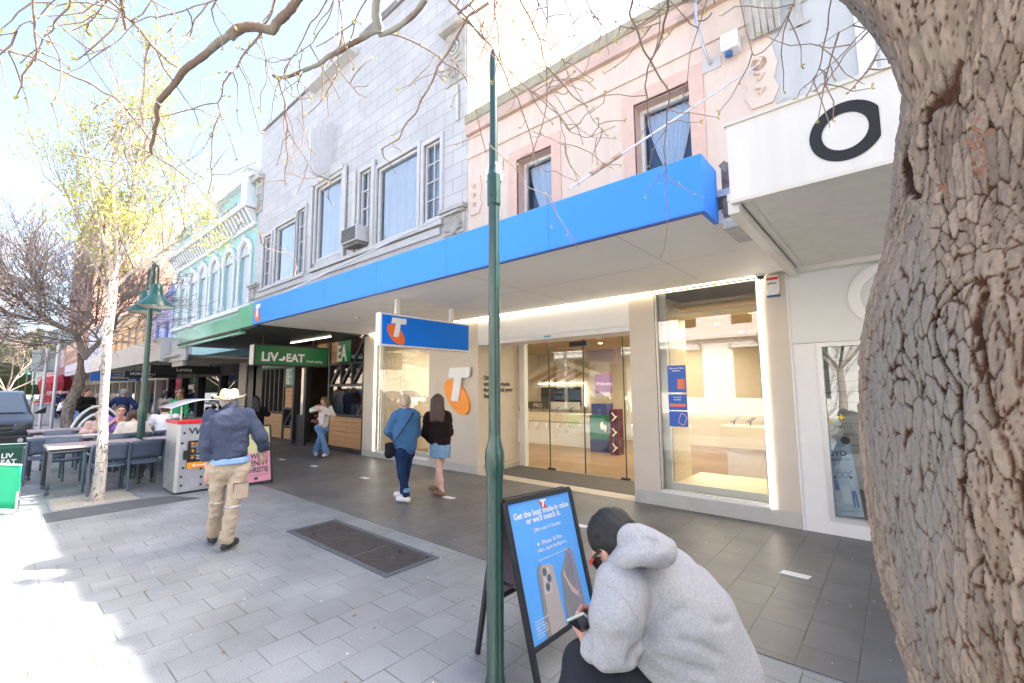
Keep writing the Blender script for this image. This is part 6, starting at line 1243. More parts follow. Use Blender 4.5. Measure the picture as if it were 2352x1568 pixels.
b=MB(); b.bar(BB0,bt0,.03,.028,nf); b.bar(BB1,bt1,.03,.028,nf); b.bar(bt0,bt1,.04,.03,nf); b.bar(lp(BB0,bt0,.33),lp(BB1,bt1,.33),.03,.028,nf); b.build('back_frame',MATS['frame_black'],t,bevel=.004)
pA,pB,pC,pD=lp(FB0,FT0,RL[2]/FT0[2]),lp(FB1,FT1,RR[2]/FT1[2]),FT1,FT0
pk=mat('back_sheet',(.55,.42,.55),.5,var=.03); q0,q1,q2,q3=lp(BB0,bt0,.34),lp(BB1,bt1,.34),bt1,bt0; b=MB(); b.add([q0,q1,q2,q3],[(0,1,2,3)]); b.build('back_sheet',pk,t)
b=MB(); b.bar(lp(FB0,FT0,.52),lp(BB0,bt0,.52),.015,.01); b.build('stay',steel,t)
# poster plane, bilinear mapping u(0..1) right, v(0..1) up
sky_b=mat('poster_sky',(.09,.36,.82),.3,col2=(.12,.42,.85),vs=1.5,coat=.3)
exB=U(pB-pA); pw_=np.linalg.norm(pB-pA); ph_=np.linalg.norm(pD-pA)
def PP(u,v,d=.0): return (pA*(1-u)+pB*u)*(1-v)+(pD*(1-u)+pC*u)*v+nf*d
b=MB(); G=[[PP(.03+.94*u,.015+.965*v,.004+.0015*math.sin(9*u+5*v)) for u in np.linspace(0,1,9)] for v in np.linspace(0,1,13)]; b.grid(G); b.build('poster',sky_b,t,smooth=True)
b=MB(); b.add([PP(.03,.015,-.006),PP(.97,.015,-.006),PP(.97,.98,-.006),PP(.03,.98,-.006)],[(3,2,1,0)]); b.build('backing',black,t)
pb_=PP(.5,.5,0)
def warp(o,aspect=.62):
    me=o.data; off=ORG[t.name][0]
    for v in me.vertices:
        x,y,z=v.co; p=PP(x,y,.0065+z)-off; v.co=p
    me.update()
def PT(txt,size,u,v,al='CENTER',bold=.0,m=lwhite):
    o=TX('lettering',txt,size,(u,v,0),(1,0,0),(0,1,0),m,t,.0004,bold=bold,align=al,sx=1.26,)
    off=ORG[t.name][0]
    for vv in o.data.vertices: vv.co=Vector(np.array(vv.co)+off)
    warp(o)
PT('Get the best trade-in value',.062,.5,.865,bold=.025); PT("or we'll match it.",.062,.5,.815,bold=.025); PT('Offer ends 11 October.',.036,.53,.745,bold=.01); PT('iPhone 16 Pro',.044,.55,.64,bold=.015); PT('Hello, Apple Intelligence.',.036,.54,.595,bold=.008); PT('Apple Intelligence coming December 2024.',.021,.53,.535)
for k,s_ in enumerate(('Trade-in powered','by Assurant.','Eligible device,','Telstra service','& better quote','required.')): PT(s_,.021,.1,.155-.021*k,'LEFT')
def PPoly(name,pts,m,d=.006,th=.001):
    n=len(pts); V=[PP(x,y,d) for x,y in pts]+[PP(x,y,d+th) for x,y in pts]; return link(name,V,[tuple(range(n,2*n))]+[(i,(i+1)%n,n+(i+1)%n,n+i) for i in range(n)],m,t)
PPoly('logo_ellipse',[(.52+.045*math.cos(a)-.018*math.sin(a),.925+.012*math.cos(a)*-1+.032*math.sin(a)) for a in np.linspace(0,6.1,20)],mat('logo_red',(.75,.05,.03),.4,var=0)); PPoly('logo_letter',[(.485,.965),(.575,.965),(.575,.95),(.54,.95),(.53,.91),(.505,.91),(.515,.95),(.485,.95)],lwhite,.0075)
PPoly('fruit_emblem',[(.345+.016*math.cos(a),.652+.011*math.sin(a)) for a in np.linspace(.3,6.0,16)],lwhite)
tit=mat('printed_titanium',(.45,.39,.36),.35,var=.05); titd=mat('printed_edge',(.28,.25,.22),.35,var=.05); scr=mat('printed_screen',(.2,.22,.24),.25,var=.1,col2=(.32,.27,.25),vs=3)
PPoly('printed_phone',[(.22,.02),(.3,.02),(.3,.3),(.3,.47),(.33,.5),(.45,.49),(.49,.46),(.52,.02)],tit,.0062); PPoly('printed_phone_edge',[(.22,.02),(.285,.02),(.295,.46),(.33,.505),(.3,.515),(.26,.48)],titd,.0066)
PPoly('printed_phone_screen',[(.55,.02),(.8,.02),(.79,.3),(.77,.5),(.73,.53),(.68,.47),(.58,.38)],scr,.0062); PPoly('printed_phone_edge',[(.8,.02),(.88,.02),(.83,.5),(.79,.545),(.73,.55),(.7,.53),(.76,.53),(.785,.48)],titd,.0066)
PPoly('printed_rim',[(.8,.02),(.808,.02),(.79,.5),(.76,.535),(.75,.53),(.78,.49)],mat('printed_violet',(.4,.25,.75),.4,var=0),.0072)
PPoly('printed_orb',[(.62,.36),(.7,.22),(.79,.16),(.79,.2),(.72,.26),(.66,.34),(.63,.42)],mat('printed_peach',(.6,.4,.35),.4,var=0),.0072)
PPoly('camera_plate',[(.3,.3),(.41,.29),(.43,.47),(.33,.48)],mat('printed_plate',(.56,.5,.48),.35,var=0),.0068)
for cx_2,cz_2 in ((.35,.45),(.4,.395),(.36,.34)):
    PPoly('printed_lens_ring',[(cx_2+.034*math.cos(a),cz_2+.034*math.sin(a)) for a in np.linspace(0,6.0,18)],titd,.0075); PPoly('printed_lens',[(cx_2+.026*math.cos(a),cz_2+.027*math.sin(a)) for a in np.linspace(0,6.0,18)],mat('lens_print',(.1,.14,.18),.2,var=.2),.0085)
# pink board
t=thing('advertising_board','black framed sandwich board with a yellow and pink poster behind the walking man','sandwich board',(-8.95,3.15,0))
o=np.array((-8.77,2.83,.04)); ex=np.array((0,1.,0)); ey=U((-.2,0,1)); nn=np.cross(ex,ey)
b=MB(); b.bar(o-ey*.04,o+ey*1.0,.03,.025,nn); b.bar(o+ex*.66-ey*.04,o+ex*.66+ey*1.0,.03,.025,nn); b.bar(o+ey*1.0,o+ex*.66+ey*1.0,.03,.025,nn); b.bar(o,o+ex*.66,.03,.025,nn); b.bar((-9.15,2.83,0),o+ey*1.0-nn*.03,.03,.025,nn); b.bar((-9.15,3.49,0),o+ex*.66+ey*1.0-nn*.03,.03,.025,nn); b.build('frame',MATS['frame_black'],t)
b=MB(); b.prism([(.02,.02),(.64,.02),(.64,.52),(.3,.52),(.02,.7)],o,ex,ey,.006); b.build('pink_sheet',mat('poster_pink',(.78,.32,.4),.5,var=.03),t); b=MB(); b.prism([(.02,.7),(.3,.52),(.64,.52),(.64,.99),(.02,.99)],o,ex,ey,.006); b.build('yellow_sheet',mat('poster_yellow',(.68,.64,.3),.5,var=.03),t)
gm=mat('poster_green_ink',(.02,.1,.07),.5,var=0); o2=o+nn*.007
for s_,v in (('OVER',.76),('WITH',.42),('PENNY',.3),('CHRISTIE',.18)): TX('lettering',s_,.13,o2+ex*.6+ey*v,ex,ey,gm,t,.001,bold=.025,align='RIGHT',sx=.85 if len(s_)<6 else .7)
TX('lettering','one night only at the town hall theatre',.022,o2+ex*.6+ey*.13,ex,ey,gm,t,.001,align='RIGHT')
b=MB(); b.prism([(.42,.68),(.62,.7),(.62,.73),(.46,.73),(.45,.62),(.42,.62)],o2,ex,ey,.001); b.prism([(.36,.05),(.42,.05),(.42,.1),(.36,.1)],o2,ex,ey,.001); b.build('mark',gm,t)
# ---------------- cafe barriers ----------------
bg_=mat('banner_green',(.0,.44,.2),.5,var=.03,vs=2); bgd=mat('banner_dark_green',(.0,.07,.035),.5,var=.05)
def banner(label,p0,p1,z0,z1,m,post=True,txt=None):
    t=thing('cafe_barrier',label,'barrier',tuple((p0+p1)/2),'green fabric cafe barriers'); d=U(p1-p0); L_=np.linalg.norm(p1-p0); nn=np.cross(d,UPZ)
    G=[[p0+d*L_*u+nn*.012*math.sin(6*u)*math.sin(3*v)+UPZ*(z0+(z1-z0)*v) for u in np.linspace(0,1,12)] for v in np.linspace(0,1,6)]
    o=MB().grid(G).build('banner',m,t,smooth=True); s_=o.modifiers.new('solid','SOLIDIFY'); s_.thickness=.006
    b=MB(); b.tube([p0+UPZ*z1,p1+UPZ*z1],.012,6); b.build('top_edge',mat('banner_hem',(.6,.75,.65),.6,var=0),t)
    b=MB()
    for p in (p0,p1): b.bar(p+UPZ*.03,p+UPZ*(.3 if post else .75),.05,.02,nn); b.bar(p-nn*.16+UPZ*.012,p+nn*.16+UPZ*.012,.05,.02); b.bar(p+UPZ*.2-d*.0,p+d*.25+UPZ*.17,.03,.012)
    b.each('post',steel,t)
    if txt:
        for k,s_ in enumerate(txt[0]): TX('lettering',s_,txt[1],p0+d*txt[2]+UPZ*(txt[3]-k*txt[1]*.95)+nn*.014,d,UPZ,lwhite,t,.002,bold=.03)
    return t
banner('bright green sunlit cafe barrier at the left edge, nearest the camera',np.array((-10.9,-.55,0)),np.array((-9.4,.385,0)),.06,.66,bg_)
cT=crop(0,1500,800,2091); pA_=atZ(*cT(75,805)); pB_=atZ(*cT(330,845))
banner('dark green cafe barrier with white letters beyond the tables, in front of the car',np.array((-14.35,-.4,0)),np.array((-14.0,.68,0)),.08,.6,bgd,txt=(('LIV','EAT'),.13,.72,.32))
banner('plain green cafe barrier behind the bare tree trunk',np.array((-16.5,1.12,0)),np.array((-16.4,2.3,0)),.08,.7,bg_)
# ---------------- tables and chairs ----------------
ttop=mat('table_top_mauve',(.33,.27,.27),.5,var=.1,vs=3,stretch=(1,8,1)); tleg=mat('table_steel',(.035,.037,.045),.5,var=.15); chm=mat('chair_plastic',(.075,.1,.14),.5,var=.05)
def table0():
    t=thing('outdoor_table','x','table',(0,0,0),'slim outdoor tables on castors'); w=dict(world=False)
    b=MB(); b.box(-.42,.42,-.62,.62,.735,.77); b.build('table_top',ttop,t,bevel=.004,**w); b=MB(); b.box(-.4,.4,-.6,-.56,.68,.734); b.box(-.4,.4,.56,.6,.68,.734); b.box(-.4,-.36,-.56,.56,.68,.734); b.box(.36,.4,-.56,.56,.68,.734); b.build('frame',tleg,t,**w)
    for x in (-.38,.38):
        for y in (-.58,.58):
            b=MB(); b.box(x-.025,x+.025,y-.025,y+.025,.09,.68); l=b.build('leg',tleg,t,**w); b=MB(); b.lathe((x-.012,y,.04),[(.0,-.01),(.03,-.01),(.034,0),(.03,.01),(.0,.01)],14,'x'); b.box(x-.02,x+.02,y-.015,y+.015,.06,.09); b.build('castor',mat('castor_grey',(.12,.12,.13),.4,metal=.5,var=.1),l,**w)
    return t
def chair0():
    t=thing('outdoor_chair','x','chair',(0,0,0),'dark blue-grey plastic outdoor chairs'); w=dict(world=False)   # faces -X, back at +X
    G=[[(-.23+.46*u,-.22+.44*v,.45-.012*math.sin(math.pi*v)-.01*u) for v in np.linspace(0,1,7)] for u in np.linspace(0,1,6)]; o=MB().grid(G).build('seat',chm,t,smooth=True,**w); s_=o.modifiers.new('solid','SOLIDIFY'); s_.thickness=.022
    G=[[(.2+.03*v+.035*v*v,(-.235+.47*u),.52+.3*v+.012*math.sin(math.pi*u)) for u in np.linspace(0,1,7)] for v in np.linspace(0,1,6)]; o=MB().grid(G).build('backrest',chm,t,smooth=True,**w); s_=o.modifiers.new('solid','SOLIDIFY'); s_.thickness=.02
    for s_ in (-1,1):
        b=MB(); b.tube([(.29,.25*s_,.0),(.24,.245*s_,.3),(.215,.24*s_,.55),(.27,.235*s_,.8)],[.018,.02,.02,.014],8); b.build('rear_leg',chm,t,smooth=True,**w)
        b=MB(); b.tube([(-.27,.25*s_,0),(-.24,.25*s_,.45),(-.22,.25*s_,.62),(-.17,.25*s_,.655)],[.016,.019,.019,.02],8); b.build('front_leg',chm,t,smooth=True,**w)
        b=MB(); b.tube([(-.19,.25*s_,.655),(.05,.25*s_,.66),(.24,.24*s_,.65)],.02,8,flat=.6); b.build('armrest',chm,t,smooth=True,**w)
    return t
T0=table0(); tl=[(-10.9,1.32,'outdoor table nearest the white tree trunk, its long side to the footpath'),(-10.92,2.66,'outdoor table between the street lamp and the steel bin'),(-12.95,1.2,'outdoor table behind the nearest one with a dark chair at its left end'),(-12.98,2.62,'outdoor table where the man in the white shirt sits'),(-14.9,3.0,'outdoor table behind the white-shirted man'),(-13.1,3.95,'outdoor table nearest the shops beyond the steel bin'),(-15.5,1.3,'farthest outdoor table, beyond the man in purple')]
for i,(x,y,lab) in enumerate(tl):
    o=T0 if i==0 else copy_tree(T0); o.location=(x,y,0); o['label']=lab
C0=chair0(); cl=[(-10.18,1.4,0,'outdoor chair directly behind the white tree trunk, its back to the camera'),(-10.2,1.88,.05,'outdoor chair just right of the white tree trunk, its back to the camera'),(-11.55,1.0,math.pi,'outdoor chair across the nearest table at its left end, facing the camera'),(-11.6,1.65,math.pi,'outdoor chair across the nearest table at its right end, facing the camera'),
 (-10.25,2.95,0,'outdoor chair beside the steel bin with its back to the camera'),(-11.6,2.75,math.pi,'outdoor chair across the table beside the bin, facing the camera'),(-12.25,.78,0,'outdoor chair at the left end of the second table, its back to the camera'),(-12.2,2.08,0,'outdoor chair under the person in the beige top'),(-12.35,2.62,0,'outdoor chair under the man in the white shirt'),
 (-13.75,1.1,math.pi,'outdoor chair beyond the second table, its seat towards the camera'),(-13.4,2.0,math.pi,'outdoor chair under the man in purple'),(-14.4,1.75,math.pi,'outdoor chair under the person in pale pink'),(-12.4,4.0,0,'outdoor chair at the table nearest the shops'),(-15.6,3.0,math.pi,'outdoor chair at the far side of the table behind the white-shirted man')]
for i,(x,y,a,lab) in enumerate(cl):
    o=C0 if i==0 else copy_tree(C0); o.location=(x,y,0); o.rotation_euler=(0,0,a); o['label']=lab
t=thing('menu_sheet','white folded paper lying on the outdoor table by the purple-shirted man','paper',(-12.9,1.6,.78)); b=MB(); b.prism([(0,0),(.28,0),(.3,.4),(0,.42)],(-13.1,1.35,.772),(1,0,0),(0,1,0),.004); b.build('sheet',white,t)
# striped windbreak
t=thing('striped_windbreak','black and white striped curved windbreak shell by the seated people','windbreak',(-17.3,2.1,0)); 
for k in range(11):
    b=MB(); r_=1-.085*k; b.tube([(-17.3+.05*k,2.1+r_*.62*math.cos(a),.05+r_*1.2*math.sin(a)) for a in np.linspace(0,math.pi,16)],.035,6); b.build('hoop',black if k%2 else white,t,smooth=True)
t=thing('blue_aboard','blue and white advertising board beside the striped windbreak','sandwich board',(-22.6,2.3,0)); b=MB(); b.box(-22.62,-22.58,2.0,2.5,.1,1.25); b.build('panel',mat('board_blue',(.05,.25,.6),.5,col2=(.5,.6,.75),vs=3),t); b=MB(); framebox_=b.bar((-22.6,1.99,0),(-22.6,1.99,1.28),.04,.04); b.bar((-22.6,2.51,0),(-22.6,2.51,1.28),.04,.04); b.build('frame',dark,t)
# red umbrella
t=thing('closed_umbrella','dark red folded cafe umbrella far along the footpath','umbrella',(-46,3.2,0)); b=MB(); b.tube([(-46,3.2,0),(-46,3.2,3)],.04,8); b.build('pole',dark,t)
n=18; V=[];prof=[(0,3.0),(.55,2.75),(.75,2.3),(.62,1.6),(.66,1.0),(.5,.95)]
for r_,z in prof:
    for j in range(n): a=2*math.pi*j/n; k_=1+.16*(j%2)*(1 if r_>.1 else 0); V.append((-46+r_*k_*math.cos(a),3.2+r_*k_*math.sin(a)*1.1,z))
link('canopy',V,[(i*n+j,i*n+(j+1)%n,(i+1)*n+(j+1)%n,(i+1)*n+j) for i in range(len(prof)-1) for j in range(n)],mat('umbrella_red',(.3,.015,.035),.7,var=.12),t); TX('lettering','carmilani',.3,(-45.2,2.7,1.55),(0,1,0),(0,0,1),lwhite,t,.004,bold=.02)
# ---------------- parked car ----------------
def car(label,x,y,body,loc_grp='cars parked along the kerb',face=1):
    """nose towards +X, local origin centre on ground"""
    t=thing('parked_car',label,'car',(0,0,0),loc_grp); w=dict(world=False)
    pr=[(-2.3,.45),(-2.35,.75),(-2.25,1.0),(-2.1,1.55),(-1.9,1.72),(-.2,1.76),(.35,1.66),(1.15,1.1),(2.05,.98),(2.28,.86),(2.34,.55),(2.3,.3),(1.9,.28),(-2.2,.3)]
    def yw(z,x): s_=.93 if z<.95 else .93-(z-.95)*.28; return s_*(1-.09*max(0,(abs(x)-1.7))**1.5*1.2)
    n=len(pr); V=[];
    for s_ in (-1,-.8,.8,1):
        for (px,pz) in pr: V.append((px*(1 if abs(s_)<1 else .985),yw(pz,px)*s_,pz if abs(s_)<1 else pz-.02*(pz>1)))
    F=[(k*n+i,k*n+(i+1)%n,(k+1)*n+(i+1)%n,(k+1)*n+i) for k in range(3) for i in range(n)]+[tuple(range(n)),tuple(range(3*n,4*n))[::-1]]
    link('body',V,F,body,t,True,False,bevel=.03,auto=30)
    cg=mat('car_glass',(.05,.08,.1),.04,var=0,coat=1,spec=.9); b=MB()
    b.add([(.4,-.66,1.645),(.4,.66,1.645),(1.13,.78,1.13),(1.13,-.78,1.13)],[(3,2,1,0)]); 
    V_=np.array(b.V); V_[:,0]+=.02; V_[:,2]+=.018; b.V=[tuple(v) for v in V_]; b.build('windscreen',cg,t,**w)
    for s_ in (-1,1):
        b=MB(); P_=[(-1.75,1.05),(.95,1.05),(.35,1.58),(-.2,1.66),(-1.65,1.6)]; b.prism([(px,pz) for px,pz in P_],(0,.0,0),(1,0,0),(0,0,1),.001)
        V_=[(v[0],s_*(yw(v[2],v[0])+.012),v[2]) for v in b.V[:5]]; link('side_window',V_,[(0,1,2,3,4)],cg,t,world=False)
    ch=mat('chrome',(.6,.6,.62),.15,metal=1,var=0)
    b=MB(); b.box(2.28,2.36,-.5,.5,.62,.84); g_=b.build('grille',black,t,**w); b=MB(); b.box(2.355,2.375,-.5,.5,.76,.785); b.box(2.355,2.375,-.5,.5,.66,.675); b.build('grille_bar',ch,g_,**w)
    b=MB(); b.box(2.22,2.4,-.86,.86,.3,.56); b.build('bumper',mat('bumper_black',(.02,.02,.022),.5,var=.1),t,bevel=.04,**w)
    for s_ in (-1,1):
        b=MB(); b.hexa([(2.24,.55*s_,.64),(2.1,.88*s_,.66),(1.95,.86*s_,.66),(2.1,.55*s_,.64),(2.3,.53*s_,.86),(2.05,.9*s_,.9),(1.9,.88*s_,.9),(2.1,.53*s_,.86)]); h_=b.build('headlight',mat('headlamp_glass',(.5,.52,.55),.08,var=.2,vs=12,coat=1),t,bevel=.02,**w)
        b=MB(); b.sphere((2.2,.68*s_,.75),.075,12,8,(.8,1,1)); b.build('reflector',ch,h_,**w); b=MB(); b.lathe((2.4,.66*s_,.43),[(.06,0),(.05,.012),(0,.012)],14,'x'); b.build('fog_lamp',MATS['headlamp_glass'],t,**w)
        b=MB(); b.hexa([(.95,.93*s_,1.08),(1.08,.93*s_,1.08),(1.05,1.18*s_,1.08),(.93,1.18*s_,1.08),(.97,.95*s_,1.12),(1.06,.95*s_,1.12),(1.05,1.2*s_,1.28),(.93,1.18*s_,1.28)]); b.build('wing_mirror',MATS['bumper_black'],t,bevel=.02,**w)
        for x_ in (-1.5,1.5):
            b=MB(); b.lathe((x_,.82*s_,.36),[(.2,-.11),(.34,-.12),(.36,-.08),(.36,.08),(.34,.11),(.2,.1)],28,'y'); wh=b.build('wheel',mat('tyre',(.015,.015,.015),.8,var=.1),t,smooth=True,**w); b=MB(); b.lathe((x_,.82*s_,.36),[(.21,.1*s_),(.2,.07*s_),(.05,.09*s_),(0,.1*s_)],20,'y'); b.build('rim',steel,wh,**w)
    b=MB(); b.box(2.41,2.42,-.19,.19,.36,.47); b.build('number_plate',white,t,**w)
    b=MB(); b.box(2.376,2.38,-.1,.1,.58,.6); b.build('badge',mat('badge_gold',(.6,.45,.1),.3,var=0),t,**w)
    t.location=(x,y,0); return t
cb=mat('car_paint_dark',(.008,.014,.022),.3,var=.05,coat=.5); cwp=mat('car_paint_white',(.6,.62,.63),.25,var=.03,coat=1)
c_=car('dark blue four-wheel drive parked at the left edge, facing the camera',-20.95,.03,cb); c_.location.z=-.1; c_.scale=(1,1.0,1.03)
for x_,y_,lab,m_ in ((-30,-9,'white car parked across the road, seen in the shop glass',cwp),(-15,-9.2,'dark car parked across the road, seen in the cafe glass',cb)):
    k=car(lab,x_,y_,m_); k.location.z=-.12
# ---------------- trees ----------------
def vor(P,seed=0):
    """F1, F2 distances of a jittered cell field"""
    i=np.floor(P).astype(np.int64); f1=np.full(len(P),9.);f2=np.full(len(P),9.);idd=np.zeros(len(P))
    for dx in (-1,0,1):
        for dy in (-1,0,1):
            for dz in (-1,0,1):
                c=i+np.array([dx,dy,dz]); h=(c[:,0]*73856093^c[:,1]*19349663^c[:,2]*83492791^seed*2654435)&0xffffffff
                h=((h^(h>>13))*1274126177)&0xffffffff; j=np.stack([(h&1023),((h>>10)&1023),((h>>20)&1023)],1)/1023.
                d=np.linalg.norm(c+j-P,axis=1); m=d<f1; idd=np.where(m,((h>>4)&4095)/4095.,idd); f2=np.where(m,f1,np.minimum(f2,d)); f1=np.where(m,d,f1)
    return f1,f2,idd
def bark_mat(name,c_hi,c_lo,c_crack,c_grey,sc=1.):
    m=bpy.data.materials.new(name); m.use_nodes=True; nt=m.node_tree; b=nt.nodes['Principled BSDF']; b.inputs['Roughness'].default_value=.9; b.inputs['Specular IOR Level'].default_value=.2
    g=_n(nt,'ShaderNodeNewGeometry'); mp=_n(nt,'ShaderNodeMapping'); mp.inputs['Scale'].default_value=(sc,sc,sc*.25); nt.links.new(g.outputs['Position'],mp.inputs[0])
    n1=_n(nt,'ShaderNodeTexNoise'); n1.inputs['Scale'].default_value=9; n1.inputs['Detail'].default_value=8; nt.links.new(mp.outputs[0],n1.inputs[0])
    n2=_n(nt,'ShaderNodeTexNoise'); n2.inputs['Scale'].default_value=3.2; n2.inputs['Detail'].default_value=6; nt.links.new(mp.outputs[0],n2.inputs[0])
    at=_n(nt,'ShaderNodeAttribute',attribute_name='crack'); 
    def mr(src,a,bb): r=_n(nt,'ShaderNodeMapRange'); r.inputs[1].default_value=a; r.inputs[2].default_value=bb; nt.links.new(src,r.inputs[0]); return r.outputs[0]
    def mx(f,a,bb):
        x=_n(nt,'ShaderNodeMix',data_type='RGBA'); nt.links.new(f,x.inputs['Factor'])
        for k,q in (('A',a),('B',bb)):
            if isinstance(q,tuple): x.inputs[k].default_value=q+(1,)
            else: nt.links.new(q,x.inputs[k])
        return x.outputs['Result']
    pa=_n(nt,'ShaderNodeAttribute',attribute_name='plate'); am=_n(nt,'ShaderNodeMath',operation='MULTIPLY_ADD'); nt.links.new(pa.outputs['Fac'],am.inputs[0]); am.inputs[1].default_value=.7; nt.links.new(n1.outputs[0],am.inputs[2])
    c=mx(mr(am.outputs[0],.55,1.15),c_lo,c_hi); c=mx(mr(n2.outputs[0],.5,.62),c,c_grey); n5=_n(nt,'ShaderNodeTexNoise'); n5.inputs['Scale'].default_value=5; nt.links.new(mp.outputs[0],n5.inputs[0])
    cr=mx(mr(n5.outputs[0],.45,.6),c_crack,tuple(x*.4 for x in c_crack)); c=mx(mr(at.outputs['Fac'],.28,.8),c,cr); nt.links.new(c,b.inputs['Base Color'])
    n6=_n(nt,'ShaderNodeTexNoise'); n6.inputs['Scale'].default_value=60; n6.inputs['Detail'].default_value=6; nt.links.new(mp.outputs[0],n6.inputs[0])
    bp=_n(nt,'ShaderNodeBump'); bp.inputs['Strength'].default_value=.7; bp.inputs['Distance'].default_value=.006/sc; nt.links.new(n6.outputs[0],bp.inputs['Height']); nt.links.new(bp.outputs[0],b.inputs['Normal'])
    MATS[name]=m; return m
bk=bark_mat('rough_bark',(.33,.26,.2),(.165,.125,.095),(.08,.038,.022),(.21,.19,.17))
def bark_tube(name,P,R,n,rows,par,m,seed=0,amp=.03,ks=1.,rid=False,face=None,zr=None):
    P=np.array(P,float); R=np.array(R,float); L=np.r_[0,np.cumsum(np.linalg.norm(np.diff(P,axis=0),axis=1))]; u0=np.linspace(0,L[-1],400)
    Q=np.stack([np.interp(u0,L,P[:,k]) for k in range(3)],1); RR=np.interp(u0,L,R); kk=15; ker=np.hanning(2*kk+3)[1:-1]; ker/=ker.sum()
    Q=np.stack([np.convolve(np.pad(Q[:,k],kk,'reflect',reflect_type='odd'),ker,'valid') for k in range(3)],1); RR=np.convolve(np.pad(RR,kk,'edge'),ker,'valid')
    if zr:
        wgt=np.where((Q[:,2]>zr[0])&(Q[:,2]<zr[1]),1.,.15); cu_=np.cumsum(wgt); cu_/=cu_[-1]; u=np.interp(np.linspace(cu_[0],1,rows),cu_,u0)
    else: u=np.linspace(0,L[-1],rows)
    Q=np.stack([np.interp(u,u0,Q[:,k]) for k in range(3)],1); RR=np.interp(u,u0,RR)
    T,N,B=_frames(Q,(1,0,0)); a=np.arange(n)*2*math.pi/n
    if face is not None:
        c0=math.atan2(np.array(face)@B[len(B)//2],np.array(face)@N[len(N)//2]); a=a-.72*np.sin(a); a=a+c0
    D=N[:,None,:]*np.cos(a)[None,:,None]+B[:,None,:]*np.sin(a)[None,:,None]
    base=Q[:,None,:]+D*RR[:,None,None]; X=base.reshape(-1,3); wv=np.stack([vnoise(X*9+5,seed),vnoise(X*9+31,seed+1),vnoise(X*5,seed+2)],1)*.35
    lo=vnoise(X*np.array([3,3,1.2]),seed+9); lo2=vnoise(X*1.6,seed+4)
    if rid:
        f1,f2,i1=vor(X*np.array([50,50,10.])*ks+wv*2.2,seed); e1=f2-f1; f1,f2,i2=vor(X*np.array([115,115,40.])*ks+wv*3,seed+3); e2=f2-f1
        w1=.06+.1*(vnoise(X*6,seed+8)*.5+.5); s1=np.clip(e1/w1,0,1); s2=np.clip(e2/.16,0,1)
        g1=vnoise(X*np.array([1,1,.15])*ks*11+wv*1.3,seed+21); c1=np.exp(-(g1/.05)**2)*np.clip(vnoise(X*2.3,seed+30)*1.6+.5,0,1)
        dp=amp*(1.0*lo2+.6*lo-1.15*c1-.5*(1-s1)-.2*(1-s2)+.42*(i1-.5)+.16*(i2-.5)+.14*vnoise(X*90,seed+7)+.35*vnoise(X*np.array([14,14,4]),seed+17)); cr_=np.clip(.9*c1+(1-s1)*.85+(1-s2)*.3,0,1); pl=i1*.6+i2*.4
    else:
        f1,f2,i1=vor((X*np.array([30,30,10.]))*ks+wv*2.6,seed); s1=np.clip((f2-f1)/.16,0,1); dp=amp*(.7*s1+.9*lo+1.6*lo2+.15*vnoise(X*60,seed+7))-amp*.6; cr_=1-s1; pl=i1
    V=X+(D.reshape(-1,3))*dp[:,None]; F=np.array([(i*n+j,i*n+(j+1)%n,(i+1)*n+(j+1)%n,(i+1)*n+j) for i in range(rows-1) for j in range(n)])
    o=link(name,V,F,m,par,True)
    for nm_,va in (('crack',cr_),('plate',pl)):
        at=o.data.attributes.new(nm_,'FLOAT','POINT'); at.data.foreach_set('value',va.astype(np.float32))
    return o
# big rough trunk at the right, close to the camera
tb=thing('tree','massive rough-barked tree at the right edge with bare budding branches overhead','tree',(.42,1.32,0))
DT=1.32; sil=[(2085,1568),(2060,1480),(2030,1350),(2008,1250),(1990,1100),(1978,1000),(1975,860),(1990,745),(2020,640),(2045,560),(2050,470),(2055,400),(2062,330),(2075,250),(2070,170),(2020,70),(1960,-60)]
P_=[];R_=[]
for (x,y),r_ in zip(sil[:-3],(.42,.40,.38,.365,.36,.36,.365,.36,.345,.33,.33,.33,.33,.335)):
    e=atY(x,y,DT); P_.append((e[0]+r_*.985,DT+.05,e[2])); R_.append(r_-.0)
P_=[(P_[0][0]+.02,DT+.05,-.1)]+[(P_[0][0]+.01,DT+.05,max(.1,P_[0][2]-.25))]+P_; R_=[.52,.45]+R_
P_.append((.5,DT+.08,3.2)); R_.append(.33); P_.append((.62,DT+.1,4.2)); R_.append(.28)
bark_tube('trunk',P_,R_,400,1000,tb,bk,3,.0135,1.35,True,(-.75,-.66,0),(.35,3.0))
le=[atY(x,y,DT-.1) for x,y in ((2105,290),(2068,160),(2000,55),(1925,-25),(1800,-130))]; lr=(.17,.165,.155,.145,.13)
bark_tube('limb',[(.5,DT+.08,le[0][2]-.35),(.42,DT+.05,le[0][2]-.15)]+[(p_[0]+r_*.78+.03,DT-.02,p_[2]+r_*.68) for p_,r_ in zip(le,lr)]+[(-.9,DT+.1,3.9)],[.1,.16]+list(lr)+[.1],200,330,tb,bk,8,.01,1.3,True)
